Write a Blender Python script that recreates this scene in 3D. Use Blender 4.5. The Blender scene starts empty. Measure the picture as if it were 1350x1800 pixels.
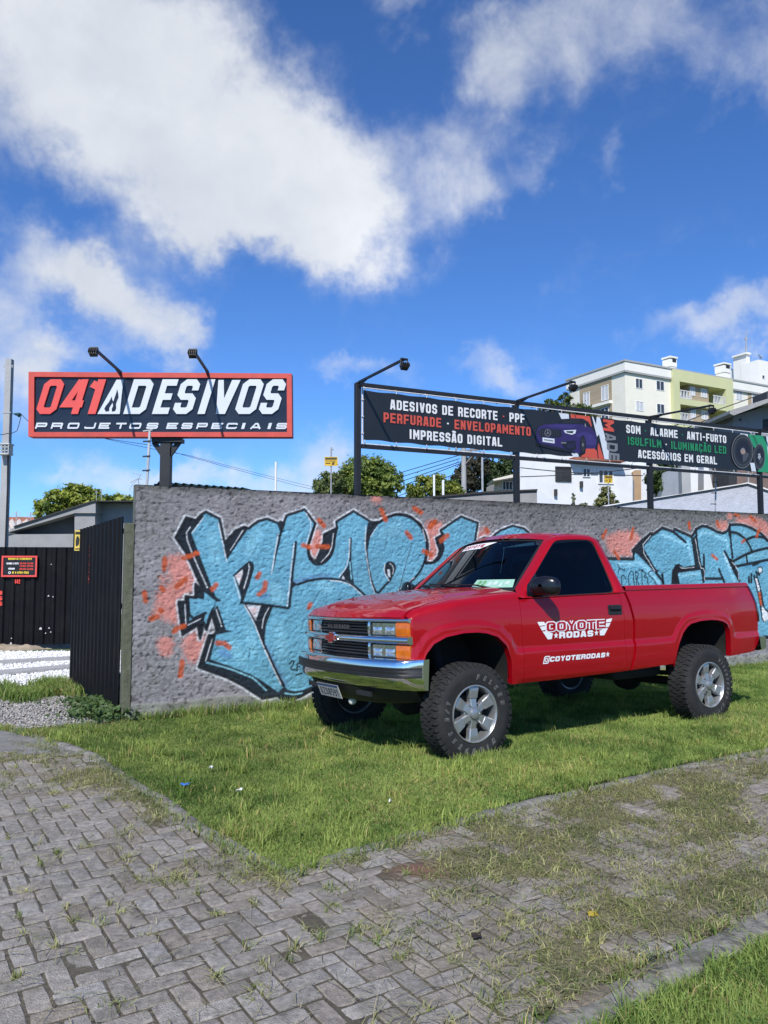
import bpy, math, random
import numpy as np
from mathutils import Vector, Matrix
from mathutils.geometry import tessellate_polygon

random.seed(7)
RNG = np.random.default_rng(11)
scene = bpy.context.scene
COL = scene.collection
R = math.radians

# ------------------------------------------------------------------ camera
F_PX, PITCH, EYE = 1350.0, math.atan(96 / 1350.0), 1.57
cam_d = bpy.data.cameras.new('camera')
cam = bpy.data.objects.new('camera', cam_d)
COL.objects.link(cam)
cam_d.sensor_fit = 'VERTICAL'
cam_d.sensor_height = 36.0
cam_d.lens = 36.0 * F_PX / 1800.0
cam_d.clip_start = 0.05
cam_d.clip_end = 5000
cam.location = (0, 0, EYE)
cam.rotation_euler = (R(90) + PITCH, 0, 0)
scene.camera = cam

# ------------------------------------------------------------------ light and exposure
SUN_ELEV, SUN_AZ = R(45), R(191)          # azimuth clockwise from +Y: the sun stands behind the photographer
scene.view_settings.view_transform = 'Standard'
scene.view_settings.look = 'None'
scene.view_settings.exposure = 0.45
scene.view_settings.gamma = 1.0
sun_d = bpy.data.lights.new('sun', 'SUN')
sun_d.energy = 4.0
sun_d.angle = R(0.8)
sun_d.color = (1.0, 0.955, 0.88)
sun = bpy.data.objects.new('sun', sun_d)
COL.objects.link(sun)
sdir = Vector((math.sin(SUN_AZ) * math.cos(SUN_ELEV), math.cos(SUN_AZ) * math.cos(SUN_ELEV), math.sin(SUN_ELEV)))
sun.rotation_euler = sdir.to_track_quat('Z', 'Y').to_euler()
sun.location = sdir * 50


def build_world():
    w = bpy.data.worlds.new('World')
    scene.world = w
    w.use_nodes = True
    nt = w.node_tree
    N, L = nt.nodes, nt.links
    N.clear()
    out = N.new('ShaderNodeOutputWorld')
    bg = N.new('ShaderNodeBackground')
    bg.inputs['Strength'].default_value = 0.10
    L.new(bg.outputs[0], out.inputs[0])
    sky = N.new('ShaderNodeTexSky')
    sky.sky_type = 'NISHITA'
    sky.sun_disc = False
    sky.sun_elevation = SUN_ELEV
    sky.sun_rotation = SUN_AZ
    sky.altitude = 900
    sky.air_density = 1.0
    sky.dust_density = 0.3
    sky.ozone_density = 3.0
    tint = N.new('ShaderNodeMixRGB')
    tint.blend_type = 'MULTIPLY'
    tint.inputs[0].default_value = 1.0
    tint.inputs[2].default_value = (0.49, 0.80, 1.22, 1)
    L.new(sky.outputs[0], tint.inputs[1])
    tc = N.new('ShaderNodeTexCoord')
    sep = N.new('ShaderNodeSeparateXYZ')
    L.new(tc.outputs['Generated'], sep.inputs[0])

    def math_(op, a, b=None, c=None, clamp=False):
        n = N.new('ShaderNodeMath')
        n.operation = op
        n.use_clamp = clamp
        for i, v in enumerate((a, b, c)):
            if v is None:
                continue
            if isinstance(v, (int, float)):
                n.inputs[i].default_value = v
            else:
                L.new(v, n.inputs[i])
        return n.outputs[0]
    az = math_('ARCTAN2', sep.outputs[0], sep.outputs[1])
    el = math_('ARCSINE', sep.outputs[2])
    comb = N.new('ShaderNodeCombineXYZ')
    L.new(az, comb.inputs[0])
    L.new(el, comb.inputs[1])

    def noise(scale, detail, rough, vec, dist=0.0):
        n = N.new('ShaderNodeTexNoise')
        n.inputs['Scale'].default_value = scale
        n.inputs['Detail'].default_value = detail
        n.inputs['Roughness'].default_value = rough
        n.inputs['Distortion'].default_value = dist
        L.new(vec, n.inputs['Vector'])
        return n
    # ragged edges: push the look-up point about with a coloured noise
    wn = noise(7.0, 5, 0.62, tc.outputs['Generated'])
    sub = N.new('ShaderNodeVectorMath')
    sub.operation = 'SUBTRACT'
    L.new(wn.outputs['Color'], sub.inputs[0])
    sub.inputs[1].default_value = (0.5, 0.5, 0.5)
    mul = N.new('ShaderNodeVectorMath')
    mul.operation = 'SCALE'
    L.new(sub.outputs[0], mul.inputs[0])
    mul.inputs['Scale'].default_value = 0.20
    add = N.new('ShaderNodeVectorMath')
    L.new(comb.outputs[0], add.inputs[0])
    L.new(mul.outputs[0], add.inputs[1])
    P = add.outputs[0]
    # clouds: azimuth, elevation, half widths, tilt (degrees), strength
    total = None
    for (a, e, sa, se, rot, amp) in CLOUDS:
        mp = N.new('ShaderNodeMapping')
        mp.vector_type = 'TEXTURE'
        mp.inputs['Location'].default_value = (R(a), R(e), 0)
        mp.inputs['Rotation'].default_value = (0, 0, R(rot))
        mp.inputs['Scale'].default_value = (R(sa), R(se), 1)
        L.new(P, mp.inputs['Vector'])
        ln = N.new('ShaderNodeVectorMath')
        ln.operation = 'LENGTH'
        L.new(mp.outputs[0], ln.inputs[0])
        mr = N.new('ShaderNodeMapRange')
        mr.interpolation_type = 'SMOOTHSTEP'
        mr.inputs['From Min'].default_value = 0.0
        mr.inputs['From Max'].default_value = 1.55
        mr.inputs['To Min'].default_value = amp
        mr.inputs['To Max'].default_value = 0.0
        L.new(ln.outputs['Value'], mr.inputs['Value'])
        total = mr.outputs[0] if total is None else math_('ADD', total, mr.outputs[0])
    # the rest of the sky: loose cloud fields all round
    far = noise(2.2, 6, 0.55, tc.outputs['Generated'])
    farm = N.new('ShaderNodeMapRange')
    farm.interpolation_type = 'SMOOTHSTEP'
    farm.inputs['From Min'].default_value = 0.56
    farm.inputs['From Max'].default_value = 0.74
    L.new(far.outputs['Fac'], farm.inputs['Value'])
    behind = N.new('ShaderNodeMapRange')
    behind.interpolation_type = 'SMOOTHSTEP'
    behind.inputs['From Min'].default_value = 0.62
    behind.inputs['From Max'].default_value = 1.0
    L.new(math_('ABSOLUTE', az), behind.inputs['Value'])
    total = math_('ADD', total, math_('MULTIPLY', farm.outputs[0], behind.outputs[0]))
    total = math_('MINIMUM', total, 1.7)
    fine = noise(11.0, 9, 0.62, tc.outputs['Generated'], 0.35)
    dens = math_('ADD', total, math_('MULTIPLY', math_('SUBTRACT', fine.outputs['Fac'], 0.5), 1.25))
    dm = N.new('ShaderNodeMapRange')
    dm.interpolation_type = 'SMOOTHSTEP'
    dm.inputs['From Min'].default_value = 0.02
    dm.inputs['From Max'].default_value = 1.45
    L.new(dens, dm.inputs['Value'])
    # thick parts of a cloud are greyer towards the base, thin lit parts whiter
    body = noise(3.6, 5, 0.5, tc.outputs['Generated'], 0.2)
    lum = math_('ADD', math_('MULTIPLY', math_('SUBTRACT', body.outputs['Fac'], 0.5), 1.1),
                math_('MULTIPLY', math_('SUBTRACT', fine.outputs['Fac'], 0.5), 0.55))
    lum = math_('ADD', lum, 0.70, clamp=True)
    ramp = N.new('ShaderNodeValToRGB')
    cr = ramp.color_ramp
    cr.elements[0].position = 0.0
    cr.elements[0].color = (2.9, 3.4, 4.2, 1)
    cr.elements[1].position = 1.0
    cr.elements[1].color = (6.9, 7.05, 7.3, 1)
    L.new(lum, ramp.inputs[0])
    mix = N.new('ShaderNodeMixRGB')
    L.new(math_('MULTIPLY', dm.outputs[0], 0.93), mix.inputs[0])
    L.new(tint.outputs[0], mix.inputs[1])
    L.new(ramp.outputs[0], mix.inputs[2])
    L.new(mix.outputs[0], bg.inputs['Color'])


CLOUDS = [(-22.1, 32.4, 12.3, 6.0, 0, 1.15),
          (-12.8, 29.8, 13.0, 6.5, -20, 1.15),
          (-5.0, 27.4, 8.4, 4.6, -25, 1.0),
          (-17.2, 26.6, 9.2, 4.1, -20, 0.8),
          (-10.2, 23.8, 7.9, 2.3, -5, 0.75),
          (-0.7, 24.8, 3.2, 2.4, 0, 0.75),
          (4.6, 28.0, 4.4, 3.2, -30, 0.55),
          (7.3, 31.6, 3.6, 4.8, -10, 0.42),
          (11.3, 28.1, 2.2, 1.6, 0, 0.5),
          (8.2, 35.4, 3.6, 2.6, 0, 0.45),
          (1.1, 37.2, 2.4, 1.3, 0, 0.4),
          (15.0, 35.3, 6.2, 3.5, -20, 0.46),
          (22.6, 33.5, 7.8, 3.3, -20, 0.5),
          (26.1, 30.0, 3.3, 1.9, -20, 0.4),
          (9.9, 33.7, 4.8, 3.0, -20, 0.42),
          (6.8, 26.8, 2.4, 2.1, 0, 0.4),
          (17.7, 27.4, 1.2, 1.5, 30, 0.42),
          (14.1, 32.0, 2.3, 2.7, 0, 0.4),
          (-22.5, 20.4, 4.3, 2.1, -20, 1.05),
          (-18.6, 18.3, 4.6, 3.1, -45, 1.15),
          (-15.4, 16.0, 2.3, 2.2, -45, 0.6),
          (-26.1, 18.6, 2.5, 2.1, 0, 0.55),
          (-25.6, 15.4, 4.0, 2.5, -20, 0.95),
          (-23.4, 14.9, 4.4, 1.4, 0, 0.4),
          (25.3, 15.9, 3.6, 1.8, 15, 0.9),
          (20.5, 16.0, 3.0, 1.5, 0, 0.42),
          (-26.2, 11.6, 3.3, 2.5, 0, 0.5),
          (-3.3, 13.7, 1.8, 1.0, 0, 0.55),
          (-4.9, 8.7, 2.8, 1.6, -10, 0.6),
          (6.2, 14.5, 2.4, 1.2, 0, 0.5),
          (9.6, 12.7, 3.2, 1.6, 0, 0.75),
          (0.6, 13.9, 2.4, 1.0, 0, 0.4),
          (-18.4, 7.4, 4.6, 1.5, 0, 0.7),
          (-7.4, 6.6, 8.0, 1.6, 0, 0.5),
          (-22.5, 6.3, 3.4, 0.9, 0, 0.5),
          (-13.6, 7.0, 3.5, 1.4, 0, 0.55),
          (-2.3, 6.2, 8.1, 1.4, 0, 0.5)]

build_world()

# ------------------------------------------------------------------ survey helpers: points of the place in metres
def ray(u, v):
    a, b = (u - 675) / F_PX, (900 - v) / F_PX
    return np.array([a, math.cos(PITCH) - b * math.sin(PITCH), math.sin(PITCH) + b * math.cos(PITCH)])


def at(u, v, Y):
    d = ray(u, v)
    return Vector(np.array([0, 0, EYE]) + d * (Y / d[1]))


def gnd(u, v, z=0.0):
    d = ray(u, v)
    return Vector(np.array([0, 0, EYE]) + d * ((z - EYE) / d[2]))


W0 = np.array([-2.6329, 7.9433])                       # foot of the wall's near corner
WA = R(26.777)
DW, NW = np.array([math.cos(WA), math.sin(WA)]), np.array([math.sin(WA), -math.cos(WA)])


def wall_sz(u, v, off=0.0):
    d = ray(u, v)
    b = W0 + NW * off
    t = (b @ NW) / (d[:2] @ NW)
    q = np.array([0, 0, EYE]) + t * d
    return float((q[:2] - b) @ DW), float(q[2])


def wp(s, z, off=0.0):
    q = W0 + DW * s + NW * off
    return Vector((q[0], q[1], z))


# ------------------------------------------------------------------ object helpers
def tag(o, label=None, cat=None, group=None, kind=None):
    if label: o['label'] = label
    if cat: o['category'] = cat
    if group: o['group'] = group
    if kind: o['kind'] = kind
    return o


ORG = {}


def thing(name, label, cat, loc=(0, 0, 0), group=None):
    o = bpy.data.objects.new(name, None)
    COL.objects.link(o)
    o.empty_display_size = 0.2
    o.location = loc
    ORG[o.name] = Vector(loc)
    return tag(o, label, cat, group)


def copy_tree(o, parent=None):
    c = o.copy()
    COL.objects.link(c)
    if parent is not None:
        c.parent = parent
    for ch in [x for x in bpy.data.objects if x.parent == o]:
        copy_tree(ch, c)
    return c


class MB:
    def __init__(s):
        s.v, s.f, s.m, s.sm = [], [], [], []

    def add(s, vs, fs, mat=0, smooth=False):
        b = len(s.v)
        s.v += [tuple(p) for p in vs]
        for f in fs:
            s.f.append([b + i for i in f])
            s.m.append(mat)
            s.sm.append(smooth)
        return s

    def box(s, c, d, mat=0, M=None):
        x, y, z = d[0] / 2, d[1] / 2, d[2] / 2
        vs = [Vector((a * x, b * y, e * z)) for e in (-1, 1) for b in (-1, 1) for a in (-1, 1)]
        if M is not None: vs = [M @ p for p in vs]
        c = Vector(c)
        return s.add([p + c for p in vs], [(0, 2, 3, 1), (4, 5, 7, 6), (0, 1, 5, 4), (2, 6, 7, 3), (0, 4, 6, 2), (1, 3, 7, 5)], mat)

    def bar(s, a, b, w, h, mat=0, up=(0, 0, 1)):
        a, b = Vector(a), Vector(b)
        d = b - a
        z = d.normalized()
        u = Vector(up)
        if abs(z.dot(u)) > 0.98: u = Vector((0, 1, 0))
        x = u.cross(z).normalized()
        y = z.cross(x)
        M = Matrix((x, y, z)).transposed()
        return s.box((a + b) / 2, (w, h, d.length), mat, M)

    def grid(s, P, mat=0, smooth=True, closeu=False, closev=False):
        nu, nv = len(P), len(P[0])
        vs = [p for row in P for p in row]
        fs = []
        for i in range(nu if closeu else nu - 1):
            for j in range(nv if closev else nv - 1):
                a, b = i, (i + 1) % nu
                c, d = j, (j + 1) % nv
                fs.append((a * nv + c, b * nv + c, b * nv + d, a * nv + d))
        return s.add(vs, fs, mat, smooth)

    def tube(s, pts, r, n=8, mat=0, caps=True):
        pts = [Vector(p) for p in pts]
        rr = r if isinstance(r, (list, tuple)) else [r] * len(pts)
        rows = []
        for i, p in enumerate(pts):
            t = (pts[min(i + 1, len(pts) - 1)] - pts[max(i - 1, 0)]).normalized()
            u = Vector((0, 0, 1)) if abs(t.z) < 0.9 else Vector((1, 0, 0))
            x = u.cross(t).normalized()
            y = t.cross(x)
            rows.append([p + (x * math.cos(k * 2 * math.pi / n) + y * math.sin(k * 2 * math.pi / n)) * rr[i] for k in range(n)])
        s.grid(rows, mat, True, closev=True)
        if caps:
            for q, rev in ((rows[0], True), (rows[-1], False)):
                s.add(q, [list(range(n))[::-1] if rev else list(range(n))], mat)
        return s

    def lathe(s, prof, o, ax, n=32, mat=0, smooth=True, a0=0.0, a1=2 * math.pi):
        o, ax = Vector(o), Vector(ax).normalized()
        u = Vector((0, 0, 1)) if abs(ax.z) < 0.9 else Vector((1, 0, 0))
        x = u.cross(ax).normalized()
        y = ax.cross(x)
        full = abs(a1 - a0 - 2 * math.pi) < 1e-6
        rows = []
        for k in range(n if full else n + 1):
            t = a0 + (a1 - a0) * k / n
            d = x * math.cos(t) + y * math.sin(t)
            rows.append([o + d * r + ax * h for r, h in prof])
        return s.grid(rows, mat, smooth, closeu=full)

    def poly(s, loops, fn, mat=0):
        """flat polygon (2D loops) mapped by fn(x, y)"""
        if not isinstance(loops[0][0], (list, tuple)): loops = [loops]
        tri = tessellate_polygon([[Vector((x, y, 0)) for x, y in lp] for lp in loops])
        flat = [p for lp in loops for p in lp]
        return s.add([fn(x, y) for x, y in flat], [tuple(t) for t in tri], mat)

    def prism(s, pts, ext, mat=0):
        pts = [Vector(p) for p in pts]
        ext = Vector(ext)
        n = len(pts)
        # tessellate in the plane of the points
        nrm = ext.normalized()
        u = Vector((0, 0, 1)) if abs(nrm.z) < 0.9 else Vector((1, 0, 0))
        x = u.cross(nrm).normalized()
        y = nrm.cross(x)
        tri = tessellate_polygon([[Vector((p.dot(x), p.dot(y), 0)) for p in pts]])
        s.add(pts + [p + ext for p in pts],
              [tuple(t) for t in tri] + [tuple(i + n for i in t) for t in tri] +
              [(i, (i + 1) % n, (i + 1) % n + n, i + n) for i in range(n)], mat)
        return s

    def build(s, name, mats, parent=None, org=None, recalc=True, bevel=0, angle=38, vcol=None):
        me = bpy.data.meshes.new(name)
        if org is None: org = ORG.get(parent.name, Vector((0, 0, 0))) if parent is not None else Vector((0, 0, 0))
        org = Vector(org)
        me.from_pydata([tuple(Vector(p) - org) for p in s.v], [], s.f)
        mats = mats if isinstance(mats, (list, tuple)) else [mats]
        for m in mats: me.materials.append(m)
        me.polygons.foreach_set('material_index', s.m)
        me.polygons.foreach_set('use_smooth', s.sm)
        if recalc:
            import bmesh
            bm = bmesh.new()
            bm.from_mesh(me)
            bmesh.ops.recalc_face_normals(bm, faces=bm.faces)
            bm.to_mesh(me)
            bm.free()
        if any(s.sm): me.set_sharp_from_angle(angle=R(angle))
        if vcol is not None:
            at_ = me.color_attributes.new('col', 'FLOAT_COLOR', 'POINT')
            at_.data.foreach_set('color', np.asarray(vcol, np.float32).ravel())
        o = bpy.data.objects.new(name, me)
        COL.objects.link(o)
        if parent is not None:
            o.parent = parent
            ORG[o.name] = org
        else:
            o.location = org
            ORG[o.name] = org
        if bevel:
            bv = o.modifiers.new('bevel', 'BEVEL')
            bv.width = bevel
            bv.segments = 2
            bv.limit_method = 'ANGLE'
            bv.angle_limit = R(40)
        return o


def np_mesh(name, verts, faces, mat, cols=None, parent=None, smooth=False, org=(0, 0, 0)):
    me = bpy.data.meshes.new(name)
    k = faces.shape[1]
    me.vertices.add(len(verts))
    me.vertices.foreach_set('co', (verts - np.asarray(org)).astype(np.float32).ravel())
    me.loops.add(faces.size)
    me.loops.foreach_set('vertex_index', faces.astype(np.int32).ravel())
    me.polygons.add(len(faces))
    me.polygons.foreach_set('loop_start', np.arange(0, faces.size, k, dtype=np.int32))
    if smooth: me.polygons.foreach_set('use_smooth', np.ones(len(faces), bool))
    me.materials.append(mat)
    if cols is not None:
        a = me.color_attributes.new('col', 'FLOAT_COLOR', 'POINT')
        c = np.ones((len(verts), 4), np.float32)
        c[:, :3] = cols
        a.data.foreach_set('color', c.ravel())
    me.update(calc_edges=True)
    me.validate()
    o = bpy.data.objects.new(name, me)
    COL.objects.link(o)
    if parent is not None: o.parent = parent
    else: o.location = org
    return o


# ------------------------------------------------------------------ materials
MATS = {}


def mat(name, col, rough=0.6, metal=0.0, var=0.12, scale=6.0, bump=0.0, bscale=60.0, coat=0.0, spec=0.5, dirt=None, dscale=1.5,
        damt=0.5, attr=False, stretch=None):
    if name in MATS: return MATS[name]
    m = bpy.data.materials.new(name)
    MATS[name] = m
    m.use_nodes = True
    nt = m.node_tree
    N, L = nt.nodes, nt.links
    b = N['Principled BSDF']
    b.inputs['Roughness'].default_value = rough
    b.inputs['Metallic'].default_value = metal
    b.inputs['Coat Weight'].default_value = coat
    b.inputs['Coat Roughness'].default_value = 0.04
    b.inputs['Specular IOR Level'].default_value = spec
    tc = N.new('ShaderNodeTexCoord')
    vec = tc.outputs['Object']
    if stretch:
        mp = N.new('ShaderNodeMapping')
        mp.inputs['Scale'].default_value = stretch
        L.new(vec, mp.inputs['Vector'])
        vec = mp.outputs[0]
    nz = N.new('ShaderNodeTexNoise')
    nz.inputs['Scale'].default_value = scale
    nz.inputs['Detail'].default_value = 6
    nz.inputs['Roughness'].default_value = 0.6
    L.new(vec, nz.inputs['Vector'])
    if attr:
        base = N.new('ShaderNodeAttribute')
        base.attribute_name = 'col'
        basec = base.outputs['Color']
    else:
        rgb = N.new('ShaderNodeRGB')
        rgb.outputs[0].default_value = (*col, 1)
        basec = rgb.outputs[0]
    mr = N.new('ShaderNodeMapRange')
    mr.inputs['From Min'].default_value = 0.25
    mr.inputs['From Max'].default_value = 0.75
    mr.inputs['To Min'].default_value = 1 - var
    mr.inputs['To Max'].default_value = 1 + var
    L.new(nz.outputs['Fac'], mr.inputs['Value'])
    mx = N.new('ShaderNodeVectorMath')
    mx.operation = 'SCALE'
    L.new(basec, mx.inputs[0])
    L.new(mr.outputs[0], mx.inputs['Scale'])
    cur = mx.outputs[0]
    if dirt:
        dn = N.new('ShaderNodeTexNoise')
        dn.inputs['Scale'].default_value = dscale
        dn.inputs['Detail'].default_value = 8
        dn.inputs['Roughness'].default_value = 0.65
        L.new(vec, dn.inputs['Vector'])
        dr = N.new('ShaderNodeMapRange')
        dr.interpolation_type = 'SMOOTHSTEP'
        dr.inputs['From Min'].default_value = 0.45
        dr.inputs['From Max'].default_value = 0.72
        dr.inputs['To Max'].default_value = damt
        L.new(dn.outputs['Fac'], dr.inputs['Value'])
        mm = N.new('ShaderNodeMixRGB')
        L.new(dr.outputs[0], mm.inputs[0])
        L.new(cur, mm.inputs[1])
        mm.inputs[2].default_value = (*dirt, 1)
        cur = mm.outputs[0]
    L.new(cur, b.inputs['Base Color'])
    rr = N.new('ShaderNodeMapRange')
    rr.inputs['To Min'].default_value = max(0.0, rough - 0.08)
    rr.inputs['To Max'].default_value = min(1.0, rough + 0.08)
    L.new(nz.outputs['Fac'], rr.inputs['Value'])
    L.new(rr.outputs[0], b.inputs['Roughness'])
    if bump:
        bn = N.new('ShaderNodeTexNoise')
        bn.inputs['Scale'].default_value = bscale
        bn.inputs['Detail'].default_value = 5
        L.new(vec, bn.inputs['Vector'])
        bp = N.new('ShaderNodeBump')
        bp.inputs['Strength'].default_value = min(1.0, bump)
        bp.inputs['Distance'].default_value = 0.01
        L.new(bn.outputs['Fac'], bp.inputs['Height'])
        L.new(bp.outputs[0], b.inputs['Normal'])
    return m


def leaf_mat(name, rough=0.55, trans=0.35):
    m = bpy.data.materials.new(name)
    m.use_nodes = True
    nt = m.node_tree
    N, L = nt.nodes, nt.links
    b = N['Principled BSDF']
    b.inputs['Roughness'].default_value = rough
    b.inputs['Specular IOR Level'].default_value = 0.3
    a = N.new('ShaderNodeAttribute')
    a.attribute_name = 'col'
    L.new(a.outputs['Color'], b.inputs['Base Color'])
    t = N.new('ShaderNodeBsdfTranslucent')
    g = N.new('ShaderNodeVectorMath')
    g.operation = 'MULTIPLY'
    g.inputs[1].default_value = (1.15, 1.2, 0.6)
    L.new(a.outputs['Color'], g.inputs[0])
    L.new(g.outputs[0], t.inputs['Color'])
    mx = N.new('ShaderNodeMixShader')
    mx.inputs[0].default_value = trans
    L.new(b.outputs[0], mx.inputs[1])
    L.new(t.outputs[0], mx.inputs[2])
    L.new(mx.outputs[0], N['Material Output'].inputs[0])
    return m


def glass_mat(name, tint, fac):
    """tinted pane: mostly dark and mirror-like, a little see-through"""
    m = bpy.data.materials.new(name)
    m.use_nodes = True
    nt = m.node_tree
    N, L = nt.nodes, nt.links
    N.remove(N['Principled BSDF'])
    tr = N.new('ShaderNodeBsdfTransparent')
    tr.inputs[0].default_value = (*tint, 1)
    gl = N.new('ShaderNodeBsdfGlossy')
    gl.inputs['Roughness'].default_value = 0.01
    gl.inputs['Color'].default_value = (0.9, 0.95, 1, 1)
    geo = N.new('ShaderNodeNewGeometry')
    dt = N.new('ShaderNodeVectorMath')
    dt.operation = 'DOT_PRODUCT'
    L.new(geo.outputs['Normal'], dt.inputs[0])
    L.new(geo.outputs['Incoming'], dt.inputs[1])
    prev = dt.outputs['Value']
    for op, v in (('ABSOLUTE', 0), ('SUBTRACT', 1.0), ('POWER', 5.0), ('MULTIPLY_ADD', 1 - fac)):
        nn = N.new('ShaderNodeMath')
        nn.operation = op
        if op == 'SUBTRACT':
            nn.inputs[0].default_value = v
            L.new(prev, nn.inputs[1])
        else:
            L.new(prev, nn.inputs[0])
            nn.inputs[1].default_value = v
        if op == 'MULTIPLY_ADD': nn.inputs[2].default_value = fac
        prev = nn.outputs[0]
    mx = N.new('ShaderNodeMixShader')
    L.new(prev, mx.inputs[0])
    L.new(tr.outputs[0], mx.inputs[1])
    L.new(gl.outputs[0], mx.inputs[2])
    L.new(mx.outputs[0], N['Material Output'].inputs[0])
    return m


# ------------------------------------------------------------------ block lettering
def glyph(ch, w, t, c):
    """ribbons (polyline, closed) of one character in a cell w wide and 1 high, stroke t, corner cut c"""
    h = t / 2
    x0, x1, y0, y1, ym, xm = h, w - h, h, 1 - h, 0.5, w / 2
    O = ([(x0, y0 + c), (x0, y1 - c), (x0 + c, y1), (x1 - c, y1), (x1, y1 - c), (x1, y0 + c), (x1 - c, y0), (x0 + c, y0)], True)
    Cc = [(x1, .66), (x1, y1 - c), (x1 - c, y1), (x0 + c, y1), (x0, y1 - c), (x0, y0 + c), (x0 + c, y0), (x1 - c, y0), (x1, y0 + c)]
    k = min(.9, max(.4, w - t)) * .18
    G = {
        'O': [O], '0': [O], 'Q': [O],
        'C': [(Cc + [(x1, .34)], False)],
        'G': [(Cc + [(x1, ym - .04), (xm, ym - .04)], False)],
        'D': [([(x0, y0), (x0, y1), (x1 - c, y1), (x1, y1 - c), (x1, y0 + c), (x1 - c, y0)], True)],
        'A': [([(x0 * .9, 0), (xm - k, y1), (xm + k, y1), (w - x0 * .9, 0)], False), ([(w * .24, .27), (w * .76, .27)], False)],
        'E': [([(w, y1), (x0, y1), (x0, y0), (w, y0)], False), ([(x0 + h, ym), (w * .9, ym)], False)],
        'F': [([(w, y1), (x0, y1), (x0, 0)], False), ([(x0 + h, ym - .03), (w * .9, ym - .03)], False)],
        'I': [([(xm, 0), (xm, 1)], False)], 'L': [([(x0, 1), (x0, y0), (w, y0)], False)],
        'M': [([(x0, 0), (x0, 1)], False), ([(x1, 0), (x1, 1)], False), ([(x0 + h * .3, 1 - h), (xm, .36), (x1 - h * .3, 1 - h)], False)],
        'N': [([(x0, 0), (x0, 1)], False), ([(x1, 0), (x1, 1)], False), ([(x0 + h * .2, 1 - h), (x1 - h * .2, h)], False)],
        'P': [([(x0, 0), (x0, y1), (x1 - c, y1), (x1, y1 - c), (x1, .42 + c), (x1 - c, .42), (x0 + h, .42)], False)],
        'R': [([(x0, 0), (x0, y1), (x1 - c, y1), (x1, y1 - c), (x1, .44 + c), (x1 - c, .44), (x0 + h, .44)], False),
              ([(x1 - c * .6, .44 - h), (x1, .44 - h - c), (x1, 0)], False)],
        'S': [([(x1, .68), (x1, y1 - c), (x1 - c, y1), (x0 + c, y1), (x0, y1 - c), (x0, ym + c), (x0 + c, ym), (x1 - c, ym), (x1, ym - c),
                (x1, y0 + c), (x1 - c, y0), (x0 + c, y0), (x0, y0 + c), (x0, .32)], False)],
        'T': [([(0, y1), (w, y1)], False), ([(xm, 0), (xm, 1 - t)], False)],
        'U': [([(x0, 1), (x0, y0 + c), (x0 + c, y0), (x1 - c, y0), (x1, y0 + c), (x1, 1)], False)],
        'V': [([(x0 * .9, 1), (xm - k * .5, y0), (xm + k * .5, y0), (w - x0 * .9, 1)], False)],
        'W': [([(x0, 1), (w * .28, y0), (w * .38, y0), (xm, .7), (w * .62, y0), (w * .72, y0), (x1, 1)], False)],
        'Y': [([(x0, 1), (xm, .46), (x1, 1)], False), ([(xm, 0), (xm, .44)], False)],
        'K': [([(x0, 0), (x0, 1)], False), ([(x1, 1), (x0 + h, .52), (x1, 0)], False)],
        'X': [([(x0, 0), (x1, 1)], False), ([(x0, 1), (x1, 0)], False)],
        'H': [([(x0, 0), (x0, 1)], False), ([(x1, 0), (x1, 1)], False), ([(x0 + h, ym), (x1 - h, ym)], False)],
        'J': [([(x1, 1), (x1, y0 + c), (x1 - c, y0), (x0 + c, y0), (x0, y0 + c), (x0, .34)], False)],
        'B': [([(x0, y0), (x0, y1), (x1 - c, y1), (x1, y1 - c), (x1, ym + c), (x1 - c, ym), (x1, ym - c), (x1, y0 + c), (x1 - c, y0)], True), ([(x0 + h, ym), (x1 - c, ym)], False)],
        'Z': [([(0, y1), (x1, y1), (x0, y0), (w, y0)], False)],
        '1': [([(x1, 0), (x1, 1)], False), ([(x1 - h, 1 - h * .7), (max(0, x1 - h - w * .35), .74)], False)],
        '2': [([(x0, .68), (x0, y1 - c), (x0 + c, y1), (x1 - c, y1), (x1, y1 - c), (x1, ym + .08), (x0, y0 + .16), (x0, y0), (w, y0)], False)],
        '3': [([(x0, y1), (x1 - c, y1), (x1, y1 - c), (x1, ym + c), (x1 - c, ym), (x1, ym - c), (x1, y0 + c), (x1 - c, y0), (x0, y0)], False)],
        '4': [([(w * .74, 0), (w * .74, 1)], False), ([(w * .60, 1 - h * .3), (h * .9, .19 + h), (w, .19 + h)], False)],
        '5': [([(w, y1), (x0, y1), (x0, ym + .06), (x1 - c, ym + .06), (x1, ym + .06 - c), (x1, y0 + c), (x1 - c, y0), (x0, y0)], False)],
        '6': [([(x1, y1), (x0 + c, y1), (x0, y1 - c), (x0, y0 + c), (x0 + c, y0), (x1 - c, y0), (x1, y0 + c), (x1, ym), (x0 + h, ym)], False)],
        '7': [([(0, y1), (x1, y1), (w * .35, 0)], False)],
        '8': [O, ([(x0 + h, ym), (x1 - h, ym)], False)],
        '9': [([(x1 - h, ym), (x0, ym), (x0, y1 - c), (x0 + c, y1), (x1 - c, y1), (x1, y1 - c), (x1, y0 + c), (x1 - c, y0), (x0, y0)], False)],
        '-': [([(w * .1, ym), (w * .9, ym)], False)], '/': [([(0, 0), (w, 1)], False)],
        '.': [([(xm, 0), (xm, t)], False)], '*': [([(xm, ym - t * .42), (xm, ym + t * .42)], False)],
        ':': [([(xm, .2), (xm, .2 + t)], False), ([(xm, .62), (xm, .62 + t)], False)],
    }
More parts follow.
